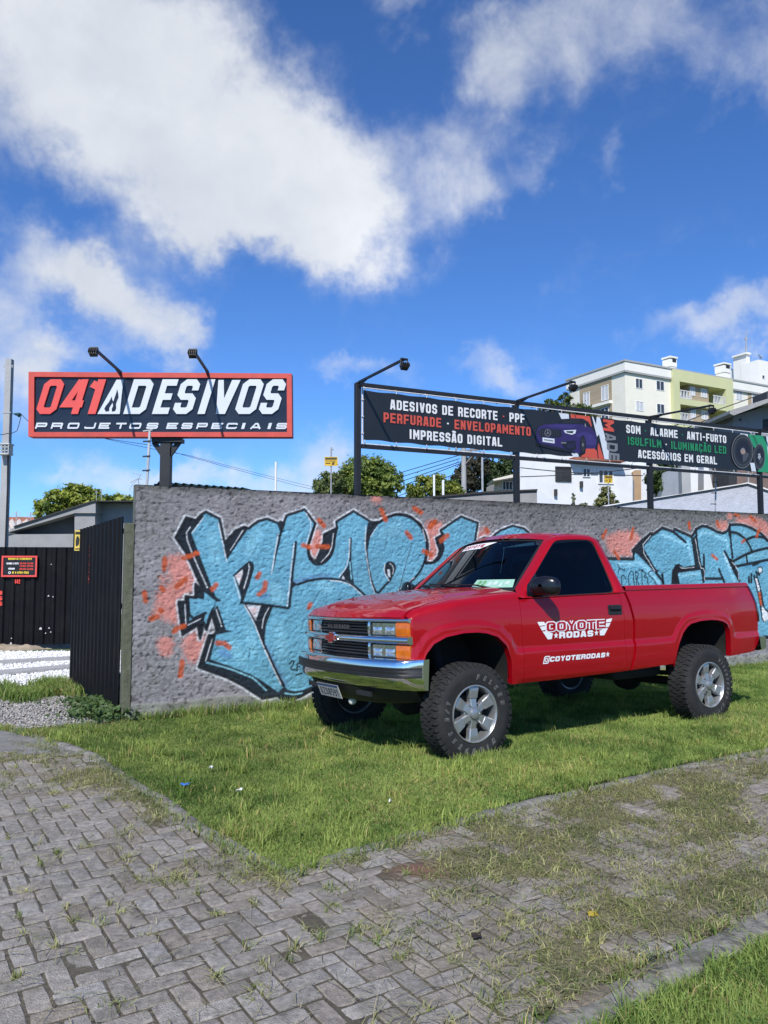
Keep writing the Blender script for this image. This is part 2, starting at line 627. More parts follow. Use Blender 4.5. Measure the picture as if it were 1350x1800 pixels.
    acc = {'\u00c3': ('A', [([(w * .18, 1.10), (w * .38, 1.19), (w * .62, 1.12), (w * .82, 1.21)], False)]),
           '\u00d3': ('O', [([(w * .42, 1.08), (w * .68, 1.24)], False)]), '\u00c1': ('A', [([(w * .42, 1.08), (w * .68, 1.24)], False)]),
           '\u00c7': ('C', [([(xm, -.02), (xm - t * .2, -.2)], False)])}
    if ch in acc:
        b, ex = acc[ch]
        return G[b] + ex
    return G.get(ch, [])


def ribbon(pts, closed, t):
    n = len(pts)
    P = [Vector((p[0], p[1])) for p in pts]
    L_, R_ = [], []
    for i in range(n):
        a = P[i - 1] if (i > 0 or closed) else None
        b = P[(i + 1) % n] if (i < n - 1 or closed) else None
        d1 = (P[i] - a).normalized() if a is not None else (b - P[i]).normalized()
        d2 = (b - P[i]).normalized() if b is not None else d1
        n1, n2 = Vector((-d1.y, d1.x)), Vector((-d2.y, d2.x))
        m = (n1 + n2)
        m = m.normalized() if m.length > 1e-6 else n1
        k = min(1.9, 1.0 / max(0.2, m.dot(n1)))
        L_.append(P[i] + m * (t / 2 * k))
        R_.append(P[i] - m * (t / 2 * k))
    return L_, R_


def put_glyph(mb, ch, w, t, c, fn, mi=0, depth=0.0, tr=None):
    """fn(x, y, out) -> 3D; out is the distance proud of the surface. tr: stroke drawn narrower/wider than designed"""
    for q, (pts, closed) in enumerate(glyph(ch, w, t, c)):
        A, B = ribbon(pts, closed, tr or t)
        n = len(A)
        o = depth + q * 0.00025
        vs = [fn(p.x, p.y, o) for p in A] + [fn(p.x, p.y, o) for p in B]
        fs = [(i, (i + 1) % n, (i + 1) % n + n, i + n) for i in range(n if closed else n - 1)]
        if depth > 0.0015:
            vs += [fn(p.x, p.y, 0) for p in A] + [fn(p.x, p.y, 0) for p in B]
            m = n if closed else n - 1
            fs += [(i, (i + 1) % n, (i + 1) % n + 2 * n, i + 2 * n) for i in range(m)]
            fs += [(i + n, (i + 1) % n + n, (i + 1) % n + 3 * n, i + 3 * n) for i in range(m)]
            if not closed:
                fs += [(0, n, 3 * n, 2 * n), (n - 1, 2 * n - 1, 4 * n - 1, 3 * n - 1)]
        mb.add(vs, fs, mi)


NARROW = {'I': .5, '1': .62, '.': .4, '*': .55, ':': .4, '-': .8, ' ': .55, 'M': 1.22, 'W': 1.3}


def text(mb, s, x0, x1, y0, h, fn, wid=.52, t=.2, c=.12, gap=.16, mi=0, depth=0.0, slant=0.0, marks=None, tr=None):
    """one line fitted between x0 and x1; fn(x, y, out)"""
    adv = [NARROW.get(ch, 1.0) * wid for ch in s]
    tot = sum(adv) + gap * (len(s) - 1)
    k = (x1 - x0) / tot
    x = 0.0
    for ch, a in zip(s, adv):
        if ch != ' ':
            g = lambda u, v, o, X=x: fn(x0 + (X + u) * k + slant * v * h, y0 + v * h, o)
            put_glyph(mb, ch, a, t, c, g, (marks or {}).get(ch, mi), depth, tr)
        x += a + gap

# ------------------------------------------------------------------ numpy noise
def vnoise(x, y, seed=0):
    xi, yi = np.floor(x).astype(np.int64), np.floor(y).astype(np.int64)
    fx, fy = x - xi, y - yi
    fx, fy = fx * fx * (3 - 2 * fx), fy * fy * (3 - 2 * fy)

    def hsh(a, b):
        n = (a * 374761393 + b * 668265263 + seed * 982451653) & 0xFFFFFFFF
        n = ((n ^ (n >> 13)) * 1274126177) & 0xFFFFFFFF
        n = n ^ (n >> 16)
        return (n & 0xFFFF) / 65535.0
    a, b, c, d = hsh(xi, yi), hsh(xi + 1, yi), hsh(xi, yi + 1), hsh(xi + 1, yi + 1)
    return (a * (1 - fx) + b * fx) * (1 - fy) + (c * (1 - fx) + d * fx) * fy


def fbm(x, y, oct=4, seed=0, gain=.5):
    s, a, t = 0, 1.0, 0
    for i in range(oct):
        s = s + a * vnoise(x * 2 ** i, y * 2 ** i, seed + i * 17)
        t += a
        a *= gain
    return s / t


def inside(px, py, poly):
    r = np.zeros(px.shape, bool)
    n = len(poly)
    for i in range(n):
        (x1, y1), (x2, y2) = poly[i], poly[(i + 1) % n]
        if y1 == y2: continue
        c = ((y1 > py) != (y2 > py)) & (px < (x2 - x1) * (py - y1) / (y2 - y1) + x1)
        r ^= c
    return r


def segdist(px, py, poly, closed=True):
    d = np.full(px.shape, 1e9)
    n = len(poly)
    for i in range(n if closed else n - 1):
        (x1, y1), (x2, y2) = poly[i], poly[(i + 1) % n]
        dx, dy = x2 - x1, y2 - y1
        l2 = dx * dx + dy * dy + 1e-12
        t = np.clip(((px - x1) * dx + (py - y1) * dy) / l2, 0, 1)
        d = np.minimum(d, np.hypot(px - x1 - t * dx, py - y1 - t * dy))
    return d


# ------------------------------------------------------------------ ground, lawn, paving
KERB_A = [(-3.55, 7.45), (-3.05, 7.0), (-2.43, 6.45), (-1.66, 5.42), (-1.14, 4.72), (-.71, 4.2), (-.5, 3.97)]     # drive side of the lawn
KERB_B = [(-.5, 3.97), (-.08, 4.33), (.28, 4.62), (.98, 5.13), (1.74, 5.66), (2.3, 6.05), (3.18, 6.55), (5.0, 7.65), (8.0, 9.5)]
KERB_C = [(-.6, 2.0), (.0, 2.4), (.5, 2.74), (.79, 2.95), (1.16, 3.22), (1.76, 3.63), (2.6, 4.2), (4.2, 5.25), (8.5, 8.0)]  # far edge of the near verge
PAVED = [(-9, 6.7), (-3.7, 7.1), (-3.3, 7.0), (-2.9, 6.75)] + KERB_A[2:] + KERB_B[1:] + KERB_C[::-1] + [(-1.2, .6), (-9, .6)]
LAWN = KERB_B[::-1] + KERB_A[::-1][1:] + [(-3.3, 7.55), (-2.85, 7.72), (-2.63, 7.92), (9.2, 13.9), (11, 13)]
VERGE = KERB_C + [(8.5, 3), (2, .6), (-.4, .6)]


def sward(x, y):
    """overgrowth on the paving, 0 bare .. 1 covered"""
    g = 0
    for (u, v, a, b, k) in ((110, 1372, 150, 22, .95), (60, 1340, 120, 14, .6), (330, 1530, 110, 24, 1.0), (240, 1480, 60, 30, .5), (960, 1450, 170, 34, .75),
                            (1110, 1490, 200, 60, .8), (1270, 1420, 150, 70, .85), (830, 1500, 110, 26, .8), (1050, 1395, 110, 16, .8), (1220, 1560, 140, 50, .55),
                            (740, 1590, 220, 60, .35), (1000, 1640, 220, 60, .35), (330, 1440, 60, 36, .5), (620, 1570, 120, 20, .45), (700, 1700, 200, 50, .2)):
        c = gnd(u, v)
        e1, e2 = (gnd(u + a, v) - c).length, (gnd(u, v - b) - c).length
        g = np.maximum(g, k * np.exp(-(((x - c.x) / e1) ** 2 + ((y - c.y) / e2) ** 2)))
    right = np.clip((x + .1 + .22 * (y - 3)) / 1.0, 0, 1) * .80
    g = np.maximum(g, right)
    dA, dB, dC = segdist(x, y, KERB_A, False), segdist(x, y, KERB_B, False), segdist(x, y, KERB_C, False)
    g = np.maximum(np.maximum(g, .85 * np.exp(-(dA / .22) ** 2)), np.maximum(.75 * np.exp(-(dB / .20) ** 2), .5 * np.exp(-(dC / .22) ** 2)))
    n1 = fbm(x * 3.2 + 1.5 * fbm(x * 6, y * 6, 3, 9), y * 3.2 + 1.5 * fbm(x * 6 + 9, y * 6, 3, 10), 5, 3, .62)
    return np.clip(g * 1.25 * np.clip((n1 - .32) * 3.4, 0, 1.25) , 0, 1)


m = mat('turf_soil', (.075, .10, .030), .95, var=.45, scale=9, bump=.8, bscale=90, dirt=(.10, .085, .045), dscale=3, damt=.5)
mb = MB()
n = 60
xs = np.concatenate([[-2500, -600, -150, -60], np.linspace(-30, 60, 46), [150, 600, 2500]])
ys = np.concatenate([[-2500, -400, -80], np.linspace(-20, 60, 41), [150, 600, 2500]])
mb.grid([[(x, y, 0) for y in ys] for x in xs])
tag(mb.build('ground', m, recalc=False), kind='structure')

def mound(x, y):
    """the lawn swells a little where the pickup stands"""
    z = 0
    for cx, cy, hh, rr in ((.72, 6.12, .062, 1.05), (3.22, 7.72, .040, 1.1), (1.9, 6.9, .03, 1.2)):
        z = np.maximum(z, hh * np.exp(-((x - cx) ** 2 + (y - cy) ** 2) / rr ** 2))
    return z


gx, gy = np.arange(-2.5, 6.6, .1), np.arange(4.0, 10.4, .1)
GX, GY = np.meshgrid(gx, gy, indexing='ij')
okl = inside(GX, GY, LAWN) & (mound(GX, GY) > .002) & (segdist(GX, GY, KERB_B, False) > .12) & (segdist(GX, GY, KERB_A, False) > .12)
okc = okl[:-1, :-1] & okl[1:, :-1] & okl[:-1, 1:] & okl[1:, 1:]
I, J = np.nonzero(okc)
ng = gy.size
q = np.stack([I * ng + J, (I + 1) * ng + J, (I + 1) * ng + J + 1, I * ng + J + 1], 1)
used, inv = np.unique(q, return_inverse=True)
Vl = np.stack([GX.ravel()[used], GY.ravel()[used], mound(GX, GY).ravel()[used]], 1)
tag(np_mesh('lawn', Vl, inv.reshape(q.shape), m, smooth=True), kind='structure')

# bed between and over the bricks: soil that rises where the paving is overgrown
bx, by = np.arange(-8, 8.6, .04), np.arange(.6, 9.6, .04)
BX, BY = np.meshgrid(bx, by, indexing='ij')
ins = inside(BX, BY, PAVED)
sw = sward(BX, BY)
hz = .0075 + .011 * np.clip(sw * 1.5 - .55, 0, 1) + .003 * fbm(BX * 25, BY * 25, 3, 5)
idx = np.full(BX.shape, -1)
ok = ins[:-1, :-1] & ins[1:, :-1] & ins[:-1, 1:] & ins[1:, 1:]
I, J = np.nonzero(ok)
nb = by.size
q = np.stack([I * nb + J, (I + 1) * nb + J, (I + 1) * nb + J + 1, I * nb + J + 1], 1)
used, inv = np.unique(q, return_inverse=True)
V = np.stack([BX.ravel()[used], BY.ravel()[used], hz.ravel()[used]], 1)
f1 = fbm(V[:, 0] * 6, V[:, 1] * 6, 4, 8)[:, None]
swv = sw.ravel()[used][:, None]
colb = np.array([.115, .10, .072]) * (1 - f1) + np.array([.050, .044, .032]) * f1
grn = np.array([.085, .088, .040]) * (1 - f1) + np.array([.19, .165, .105]) * f1
colb = colb * (1 - np.clip(swv * 1.3, 0, 1)) + grn * np.clip(swv * 1.3, 0, 1)
dp = gnd(740, 1535)
dd = np.exp(-(((V[:, 0] - dp.x) / .15) ** 2 + ((V[:, 1] - dp.y) / .09) ** 2))[:, None]
dd = np.clip(dd * (.5 + 1.1 * fbm(V[:, 0] * 18, V[:, 1] * 18, 3, 14)[:, None]), 0, 1)
colb = colb * (1 - dd * .85) + np.array([.19, .090, .06]) * dd * .85
V[:, 2] += .014 * np.clip(dd[:, 0] * 1.3, 0, 1)
bed_m = mat('paving_bed_soil', (.1, .1, .1), .97, var=.35, scale=45, bump=.9, bscale=160, attr=True)
tag(np_mesh('soil', V, inv.reshape(q.shape), bed_m, colb, smooth=True), kind='structure')

# herringbone bricks, each with its own tilt, wear and tone, as one paving surface
mb = MB()
bcol = []
A0 = R(33)
U1, U2 = np.array([math.cos(A0), math.sin(A0)]), np.array([-math.sin(A0), math.cos(A0)])
BW, BL, GAP = .0925, .185, .007
org = np.array([-1.3, 2.2])
rb = random.Random(4)


def brick(cx, cy, along, w_, l_):
    a, b = (U1, U2) if along else (U2, U1)
    c = org + U1 * cx + U2 * cy
    if not inside(np.array([c[0]]), np.array([c[1]]), PAVED)[0]: return
    if c[1] < 1.2 or c[1] > 9.0 or abs(c[0]) > c[1] * .56 + 1.7: return
    L2, W2 = l_ / 2 - GAP / 2 - rb.random() * .0025, w_ / 2 - GAP / 2 - rb.random() * .0025
    z0 = .0145 + rb.gauss(0, .0018)
    tx, ty = rb.gauss(0, .009), rb.gauss(0, .014)
    ch = .0045
    vs = []
    rot = rb.gauss(0, .012)
    for (lx, wy, dz) in ((L2, W2, -.03), (L2 , W2, -ch), (L2 - ch, W2 - ch, 0)):
        for sx, sy in ((-1, -1), (0, -1), (1, -1), (1, 0), (1, 1), (0, 1), (-1, 1), (-1, 0)):
            jx, jy = rb.gauss(0, .0012), rb.gauss(0, .0012)
            x, y = sx * lx + jx, sy * wy + jy
            if sx and sy and dz > -.02:
                x -= sx * abs(rb.gauss(0, .003)); y -= sy * abs(rb.gauss(0, .003))
            x, y = x - rot * y, y + rot * x
            p = c + a * x + b * y
            vs.append((p[0], p[1], z0 + dz + x * tx + y * ty + (rb.gauss(0, .0008) if dz > -.02 else 0)))
    vs.append((c[0], c[1], z0 - .0006))
    fs = [(i, (i + 1) % 8, (i + 1) % 8 + 8, i + 8) for i in range(8)] + [(i + 8, (i + 1) % 8 + 8, (i + 1) % 8 + 16, i + 16) for i in range(8)]
    fs += [(16 + i, 16 + (i + 1) % 8, 24) for i in range(8)]
    mb.add(vs, fs, 0, True)
    sb = float(sward(np.array([c[0]]), np.array([c[1]]))[0])
    g = min(.36, max(.16, rb.gauss(.255, .022))) * (1 - .30 * sb)
    warm = rb.gauss(.024, .004) + .012 * sb
    bcol.extend([(g + warm, g + .003, g - warm + .002, 1)] * 25)


for i in range(-70, 70):
    for j in range(-45, 60):
        # herringbone cell: period four widths along the stair
        k = (i - j) % 4
        x, y = i * BW, j * BW
        if k == 0: brick(x + BL / 2, y + BW / 2, True, BW, BL)
        elif k == 3: brick(x + BW / 2, y + BL / 2, False, BW, BL)
brick_m = mat('concrete_brick', (.2, .2, .2), .95, var=.42, scale=42, bump=1, bscale=170, attr=True, dirt=(.13, .122, .095), dscale=5.5, damt=.6, spec=.2)
tag(mb.build('pavement', brick_m, recalc=False, angle=32, vcol=bcol), kind='structure')

# kerbs: worn narrow concrete edging
kerb_m = mat('kerb_concrete', (.185, .178, .160), .95, var=.6, scale=24, bump=1, bscale=45, dirt=(.050, .050, .040), dscale=4, damt=1.0)


def kerb(line, w, h, name='kerb', seed=1, side=1):
    P = [np.array(p) for p in line]
    pts = []
    for a, b in zip(P[:-1], P[1:]):
        k = max(2, int(np.linalg.norm(b - a) / .03))
        pts += [a + (b - a) * i / k for i in range(k)]
    pts.append(P[-1])
    rows = []
    for i, p in enumerate(pts):
        h_i = 0.45 + .85 * float(vnoise(np.array(i * .055), np.array(seed * 1.7), seed + 8))
        t = pts[min(i + 1, len(pts) - 1)] - pts[max(i - 1, 0)]
        t = t / np.linalg.norm(t)
        nn = np.array([-t[1], t[0]]) * side
        s = i * .03
        wv = float(vnoise(np.array(s * 3), np.array(seed * 3.1), seed)) - .5
        w2 = float(vnoise(np.array(s * 14), np.array(seed * 7.7), seed + 3)) - .5
        hh = h * h_i * (1 + .35 * wv + .45 * w2)
        o = .03 * wv
        row = []
        for (x, z) in ((-.012, -.03), (-.006 + .012 * w2, hh * .55), (.012, hh * .95), (w * .5, hh), (w - .015, hh * .93), (w - .004 - .012 * w2, hh * .5), (w, -.03)):
            q2 = p + nn * (x + o)
            row.append((q2[0], q2[1], z))
        rows.append(row)
    mb = MB()
    mb.grid(rows)
    return tag(mb.build(name, kerb_m, recalc=False, angle=70), kind='structure')


kerb(KERB_A, .085, .030, seed=2)
kerb(KERB_B, .085, .032, seed=5)
kerb(KERB_C, .14, .020, seed=9, side=-1)

# flat concrete slab, stone chippings and the white gravel drive with its concrete strips, at the left edge
mb = MB()
mb.poly([(-9, 7.45), (-3.62, 7.42), (-3.0, 6.98), (-2.5, 6.5), (-2.62, 6.42), (-3.0, 6.52), (-3.5, 6.62), (-9, 6.6)], lambda x, y: (x, y, .019))
tag(mb.build('pavement_slab', mat('slab_concrete', (.185, .182, .172), .93, var=.3, scale=9, bump=.8, bscale=100, dirt=(.095, .092, .075), dscale=3.5, damt=.8), recalc=False), kind='structure')


def pebbles(name, poly, base_c, n, smin, smax, cols, seed, hgt=.02):
    rg = np.random.default_rng(seed)
    P = np.array(poly)
    mb = MB()
    mb.poly(poly, lambda x, y: (x, y, .008))
    tag(mb.build(name, mat(name + '_bed', base_c, .95, var=.35, scale=40, bump=1, bscale=120), recalc=False), kind='structure')
    x = rg.uniform(P[:, 0].min(), P[:, 0].max(), n * 3)
    y = rg.uniform(P[:, 1].min(), P[:, 1].max(), n * 3)
    k = inside(x, y, poly) & (x > -y * .53 - .25)
    x, y = x[k][:n], y[k][:n]
    n = len(x)
    # lumpy stones: squashed octahedra with jitter
    base = np.array([(1, 0, 0), (0, 1, 0), (-1, 0, 0), (0, -1, 0), (0, 0, .75), (0, 0, -.5)])
    fc = np.array([(0, 1, 4), (1, 2, 4), (2, 3, 4), (3, 0, 4), (1, 0, 5), (2, 1, 5), (3, 2, 5), (0, 3, 5)])
    sc = rg.uniform(smin, smax, (n, 1, 1)) * rg.uniform(.6, 1.3, (n, 1, 3))
    th = rg.uniform(0, 6.28, n)
    v = base[None] * sc * rg.uniform(.7, 1.25, (n, 6, 1))
    c, s_ = np.cos(th)[:, None], np.sin(th)[:, None]
    vx, vy = v[..., 0] * c - v[..., 1] * s_, v[..., 0] * s_ + v[..., 1] * c
    tl = rg.normal(0, .35, (n, 1))
    vz = v[..., 2] + vx * tl
    V = np.stack([vx + x[:, None], vy + y[:, None], vz + .012 + rg.uniform(0, hgt, (n, 1))], -1).reshape(-1, 3)
    Fc = (fc[None] + (np.arange(n) * 6)[:, None, None]).reshape(-1, 3)
    ci = rg.choice(len(cols), n)
    cc = np.array(cols)[ci] * rg.uniform(.75, 1.2, (n, 1))
    tag(np_mesh('gravel_stones', V, Fc, mat('stone', (.3, .3, .3), .85, var=.2, scale=60, attr=True), np.repeat(cc, 6, 0)), kind='stuff')


pebbles('gravel', [(-9, 9.1), (-4.6, 9.1), (-3.65, 9.3), (-2.95, 8.4), (-2.68, 7.95), (-2.86, 7.72), (-3.4, 7.5), (-9, 7.5)], (.22, .215, .21), 9000, .009, .021,
        [(.30, .29, .28), (.20, .20, .205), (.40, .38, .36), (.26, .24, .22)], 21)
PEB = [(-12, 9.9), (-3.8, 10.25), (-3.9, 14.3), (-14, 14.3)]
pebbles('driveway', PEB, (.66, .66, .66), 15000, .010, .024, [(.82, .82, .82), (.78, .79, .80), (.72, .72, .72)], 22, .008)
strip_m = mat('strip_concrete', (.33, .33, .325), .9, var=.2, scale=10, bump=.4)
for (a, b, c, d) in (((0, 1184), (128, 1173), (128, 1178), (0, 1192)), ((0, 1166), (128, 1158.5), (128, 1162), (0, 1171))):
    pts = [gnd(*p) for p in (a, b, c, d)]
    dl = (pts[0] - pts[1]).normalized() * 3
    pts[0] = pts[0] + dl; pts[3] = pts[3] + dl
    mb = MB()
    mb.prism([(p.x, p.y, .02) for p in pts], (0, 0, .035))
    tag(mb.build('path', strip_m), kind='structure')

# sandy footing under the back fence
mb = MB()
a, b = gnd(-90, 1147), gnd(140, 1137)
prof = []
for i in range(60):
    t = i / 59
    p = a.lerp(b, t)
    h = .03 + .07 * float(vnoise(np.array(t * 11.), np.array(2.), 4)) + .05 * float(vnoise(np.array(t * 40.), np.array(5.), 6))
    prof.append([(p.x, p.y - .22, -.02), (p.x, p.y - .1, h * .7), (p.x, p.y, h), (p.x, p.y + .6, h)])
mb.grid(prof)
tag(mb.build('fence_footing', mat('sandy_footing', (.30, .245, .18), .95, var=.35, scale=9, bump=1, bscale=60, dirt=(.16, .15, .12), dscale=6, damt=.7), recalc=False, angle=60), kind='structure')

# ------------------------------------------------------------------ the painted wall
SN, ZN, STEP = 1340, 272, .009
S0 = .05
ss = S0 + np.arange(SN) * STEP
zz = np.linspace(0, 2.434, ZN)
S, Z = np.meshgrid(ss, zz, indexing='ij')
S, Z = S.ravel(), Z.ravel()
# trowelled render: ridges, pits and long cracks
rid = 1 - np.abs(2 * fbm(S * 13, Z * 17, 3, 41) - 1)
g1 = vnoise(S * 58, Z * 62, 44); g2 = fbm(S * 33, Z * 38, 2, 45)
hgt = .006 * (fbm(S * 7, Z * 7, 3, 40) - .5) + .006 * (rid ** 3 - .4) + .004 * (g1 - .5) + .005 * (g2 - .5) - .007 * np.clip((.36 - g2) * 5, 0, 1)
ck = np.abs(fbm(S * 2.3 + 1.3 * fbm(S * 5, Z * 5, 3, 71), Z * 3.1, 3, 60) - .5)
crack = np.clip(1 - ck / .006, 0, 1) * (fbm(S * 1.2, Z * 1.2, 2, 63) > .5)
hgt -= .007 * crack
foot = np.clip((.17 + .06 * fbm(S * 3, S * 0, 3, 50) - Z) / .03, 0, 1)
hgt = hgt * (1 - .4 * foot) + .012 * foot
tone = fbm(S * 1.1, Z * 1.6, 4, 52)[:, None]
C = np.array([.250, .243, .256]) * (.62 + .75 * tone)
fine = fbm(S * 30, Z * 34, 3, 54)[:, None]
C = C * (.72 + .56 * fine)
# weathered grey top, browner towards the right, and bare cement at the foot
topw = (np.clip((Z - 2.02 + .28 * (fbm(S * 2, Z * 3, 3, 56) - .5)) / .3, 0, 1) * (.35 + .65 * np.clip((S - 2.0) / 3, 0, 1)))[:, None]
C = C * (1 - .8 * topw) + np.array([.125, .13, .128]) * (.7 + .6 * fine) * .8 * topw
rim = np.clip((Z - 2.36 + .03 * (fbm(S * 9, Z * 0, 2, 58) - .5)) / .05, 0, 1)[:, None]
C = C * (1 - .55 * rim) + np.array([.05, .052, .045]) * .55 * rim
moss = (np.clip((.55 - (S - S0)) / .5, 0, 1) * np.clip(fbm(S * 7, Z * 5, 3, 57) * 2 - .9, 0, 1) * .5)[:, None]
C = C * (1 - moss) + np.array([.11, .125, .085]) * moss
f_ = foot[:, None]
cem = np.array([.24, .245, .215]) * (.55 + .8 * fbm(S * 7, Z * 9, 4, 59))[:, None]
C = C * (1 - f_) + cem * f_
C *= (1 - .6 * crack - .5 * np.clip((.38 - g2) * 6, 0, 1) * (1 - crack))[:, None]  # dark cracks; the shade of the relief's pits is put into the colour

CR = {'A': (240, 880, 6.75), 'B': (240, 1040, 6.75), 'C': (400, 880, 6.75), 'D': (400, 1040, 6.75), 'E': (580, 880, 6.75), 'G': (740, 860, 6.136),
      'H': (1050, 890, 7.941), 'I': (1180, 880, 7.941), 'J': (1280, 960, 8.182), 'P': (0, 0, 1)}


def trace(s):
    """survey marks of the mural -> metres along the wall and up it"""
    out, key = [], 'P'
    for tok in s.split():
        if tok in CR: key = tok; continue
        a, b = map(float, tok.split(','))
        ox, oy, k = CR[key]
        out.append(wall_sz(ox + a / k, oy + b / k))
    return out


def chaikin(p, closed, n=2):
    for _ in range(n):
        q = []
        m_ = len(p)
        for i in range(m_ if closed else m_ - 1):
            a, b = np.array(p[i]), np.array(p[(i + 1) % m_])
            q += [tuple(a * .75 + b * .25), tuple(a * .25 + b * .75)]
        if not closed: q = [p[0]] + q + [p[-1]]
        p = q
    return p


def near(pts, pad):
    P = np.array(pts)
    return np.nonzero((S > P[:, 0].min() - pad) & (S < P[:, 0].max() + pad) & (Z > P[:, 1].min() - pad) & (Z < P[:, 1].max() + pad))[0]


TONE2 = fbm(S * 2.6, Z * 2.6, 4, 83)[:, None]
SPR = (fbm(S * 70, Z * 70, 2, 80) - .5)        # grain of the spray


def paint(k, col, alpha):
    a = np.clip(alpha, 0, 1)[:, None]
    tex = (.84 + .32 * fine[k]) * (.82 + .36 * TONE2[k])
    C[k] = C[k] * (1 - a) + np.array(col) * tex * a


def fill(s, col, soft=.006, amt=.97, smooth=0, pad=0, grow=0.0, grain=.0):
    p = trace(s) if isinstance(s, str) else s
    if smooth: p = chaikin(p, True, smooth)
    k = near(p, soft + grow + .02 + grain)
    sd = segdist(S[k], Z[k], p) * np.where(inside(S[k], Z[k], p), 1, -1)
    paint(k, col, amt * np.clip(.5 + (sd + grow + grain * SPR[k]) / (2 * soft), 0, 1))


def line(s, col, w, closed=False, soft=.005, amt=.97, smooth=0, grain=.0, taper=False):
    p = trace(s) if isinstance(s, str) else s
    if smooth: p = chaikin(p, closed, smooth)
    k = near(p, w + soft + .01)
    d = segdist(S[k], Z[k], p, closed)
    paint(k, col, amt * np.clip(.5 + (w / 2 - d + grain * SPR[k]) / (2 * soft), 0, 1))


BLUE, BLK, WHT, PINK, ORG_ = (.118, .345, .475), (.012, .014, .020), (.66, .70, .74), (.60, .235, .195), (.46, .085, .028)
LBLUE = (.24, .53, .66)
SIL_L = ('A 590,190 705,222 775,150 825,122 985,205 1045,490 1180,345 1275,300 C 250,320 310,270 370,230 470,205 560,240 610,262 625,240 665,258 700,165 915,95 1040,260 1010,360 '
         '960,520 965,620 1020,710 1060,690 1100,590 1140,480 1145,390 1300,315 E 75,240 280,115 500,250 540,245 590,240 680,185 750,160 820,148 890,155 960,180 1080,275 1125,360 1150,440 1163,520 1160,600 1130,725 1220,725 '
         '1285,650 1300,580 1255,440 1330,395 G 210,435 430,285 615,355 580,565 600,555 680,515 760,520 810,470 870,430 990,385 1110,415 1200,490 P 960,1000 985,1100 900,1180 700,1225 '
         'D 1070,1115 870,1230 760,1275 640,1265 590,1225 410,1255 200,1115 0,1010 B 740,885 860,505 900,510 940,480 950,450 895,250 830,440 800,360 755,545 730,385 545,500 500,110 580,110 585,45 705,60 '
         'A 700,1135 700,980 790,1060 590,610 465,430')
SIL_R = ('P 1060,980 H 215,720 505,725 505,640 490,610 610,480 745,370 790,375 905,290 1065,345 1080,310 1300,405 I 280,500 345,390 430,345 490,350 560,380 640,425 710,445 760,430 800,390 815,325 960,325 1040,345 1120,375 '
         '1260,455 1350,550 P 1372,975 1400,1010 1400,1128 1340,1118 1280,1122 1150,1120 1060,1100')
PINKS = ['A 400,640 600,650 680,900 680,1050 560,1100 480,1180 500,1350 B 480,340 440,360 340,300 A 180,1340 250,1230 250,1100 360,1000 440,960 390,830 370,720',
         'B 260,560 345,535 430,570 440,650 400,720 330,735 265,690', 'B 560,540 730,440 800,480 840,560 760,700 740,800 660,830 570,740',
         'C 1010,350 1130,350 1130,500 1030,720 960,600', 'E 1150,400 1130,240 1330,240 1330,390 1250,440 1300,560 1230,720 1130,720 1160,600', 'G 600,540 620,450 700,420 740,490',
         'H 110,420 350,330 560,380 600,470 490,610 490,690 220,700 130,520', 'I 640,300 780,280 790,400 700,430 640,370',
         'I 860,290 1000,220 1200,240 1350,300 1350,520 1250,430 1050,330', 'I 775,210 815,165 855,210 815,250', 'A 290,900 320,890 340,930 310,960', 'P 655,872 668,872 668,880 655,880']
for i, p in enumerate(PINKS): fill(p, PINK, soft=.035 if i not in (1, 9) else .02, amt=.86, smooth=2, grow=.012, grain=.09)
silL, silR = trace(SIL_L), trace(SIL_R)
for p in (silL, silR):
    fill(p, WHT, soft=.011, amt=.93, grow=.030, grain=.028)
    fill(p, BLUE, soft=.004)
# lighter and darker sweeps inside the letters
HB = (.30, .60, .74)
for s, w, c, a in (('A 900,400 940,700', .10, LBLUE, .35), ('C 350,380 250,600', .12, LBLUE, .3), ('C 560,1050 600,1150', .16, LBLUE, .45), ('C 1130,980 1200,1020', .14, LBLUE, .4),
                   ('D 600,400 650,700', .14, LBLUE, .25), ('D 250,420 300,700', .10, LBLUE, .28), ('B 1150,620 1250,780', .12, LBLUE, .3), ('E 640,400 800,300', .14, LBLUE, .25),
                   ('C 780,960 1000,900 1200,880', .03, (.10, .17, .38), .5), ('D 460,640 560,860 690,1100', .03, (.10, .17, .36), .45), ('C 400,1140 470,1110', .05, (.10, .2, .42), .4),
                   ('B 1010,710 1090,750', .05, (.09, .2, .42), .6), ('H 900,380 1230,520', .04, HB, .8), ('H 290,800 480,800 580,760 700,860 860,1060', .045, HB, .7),
                   ('I 370,480 430,430 540,440 700,520 770,530 790,640', .04, HB, .8), ('I 230,560 300,900', .04, HB, .7), ('I 110,1040 390,1010', .04, HB, .7),
                   ('I 740,740 880,1120', .035, HB, .8), ('I 1060,780 1350,710', .12, LBLUE, .25), ('I 900,420 1150,480', .08, LBLUE, .25), ('I 1000,900 1300,880', .1, (.08, .28, .45), .5)):
    line(s, c, w, soft=.03, amt=min(.9, a * 1.5), smooth=2, grain=.04)
OW = .034
line(silL, BLK, OW, True); line(silR, BLK, .050, True)
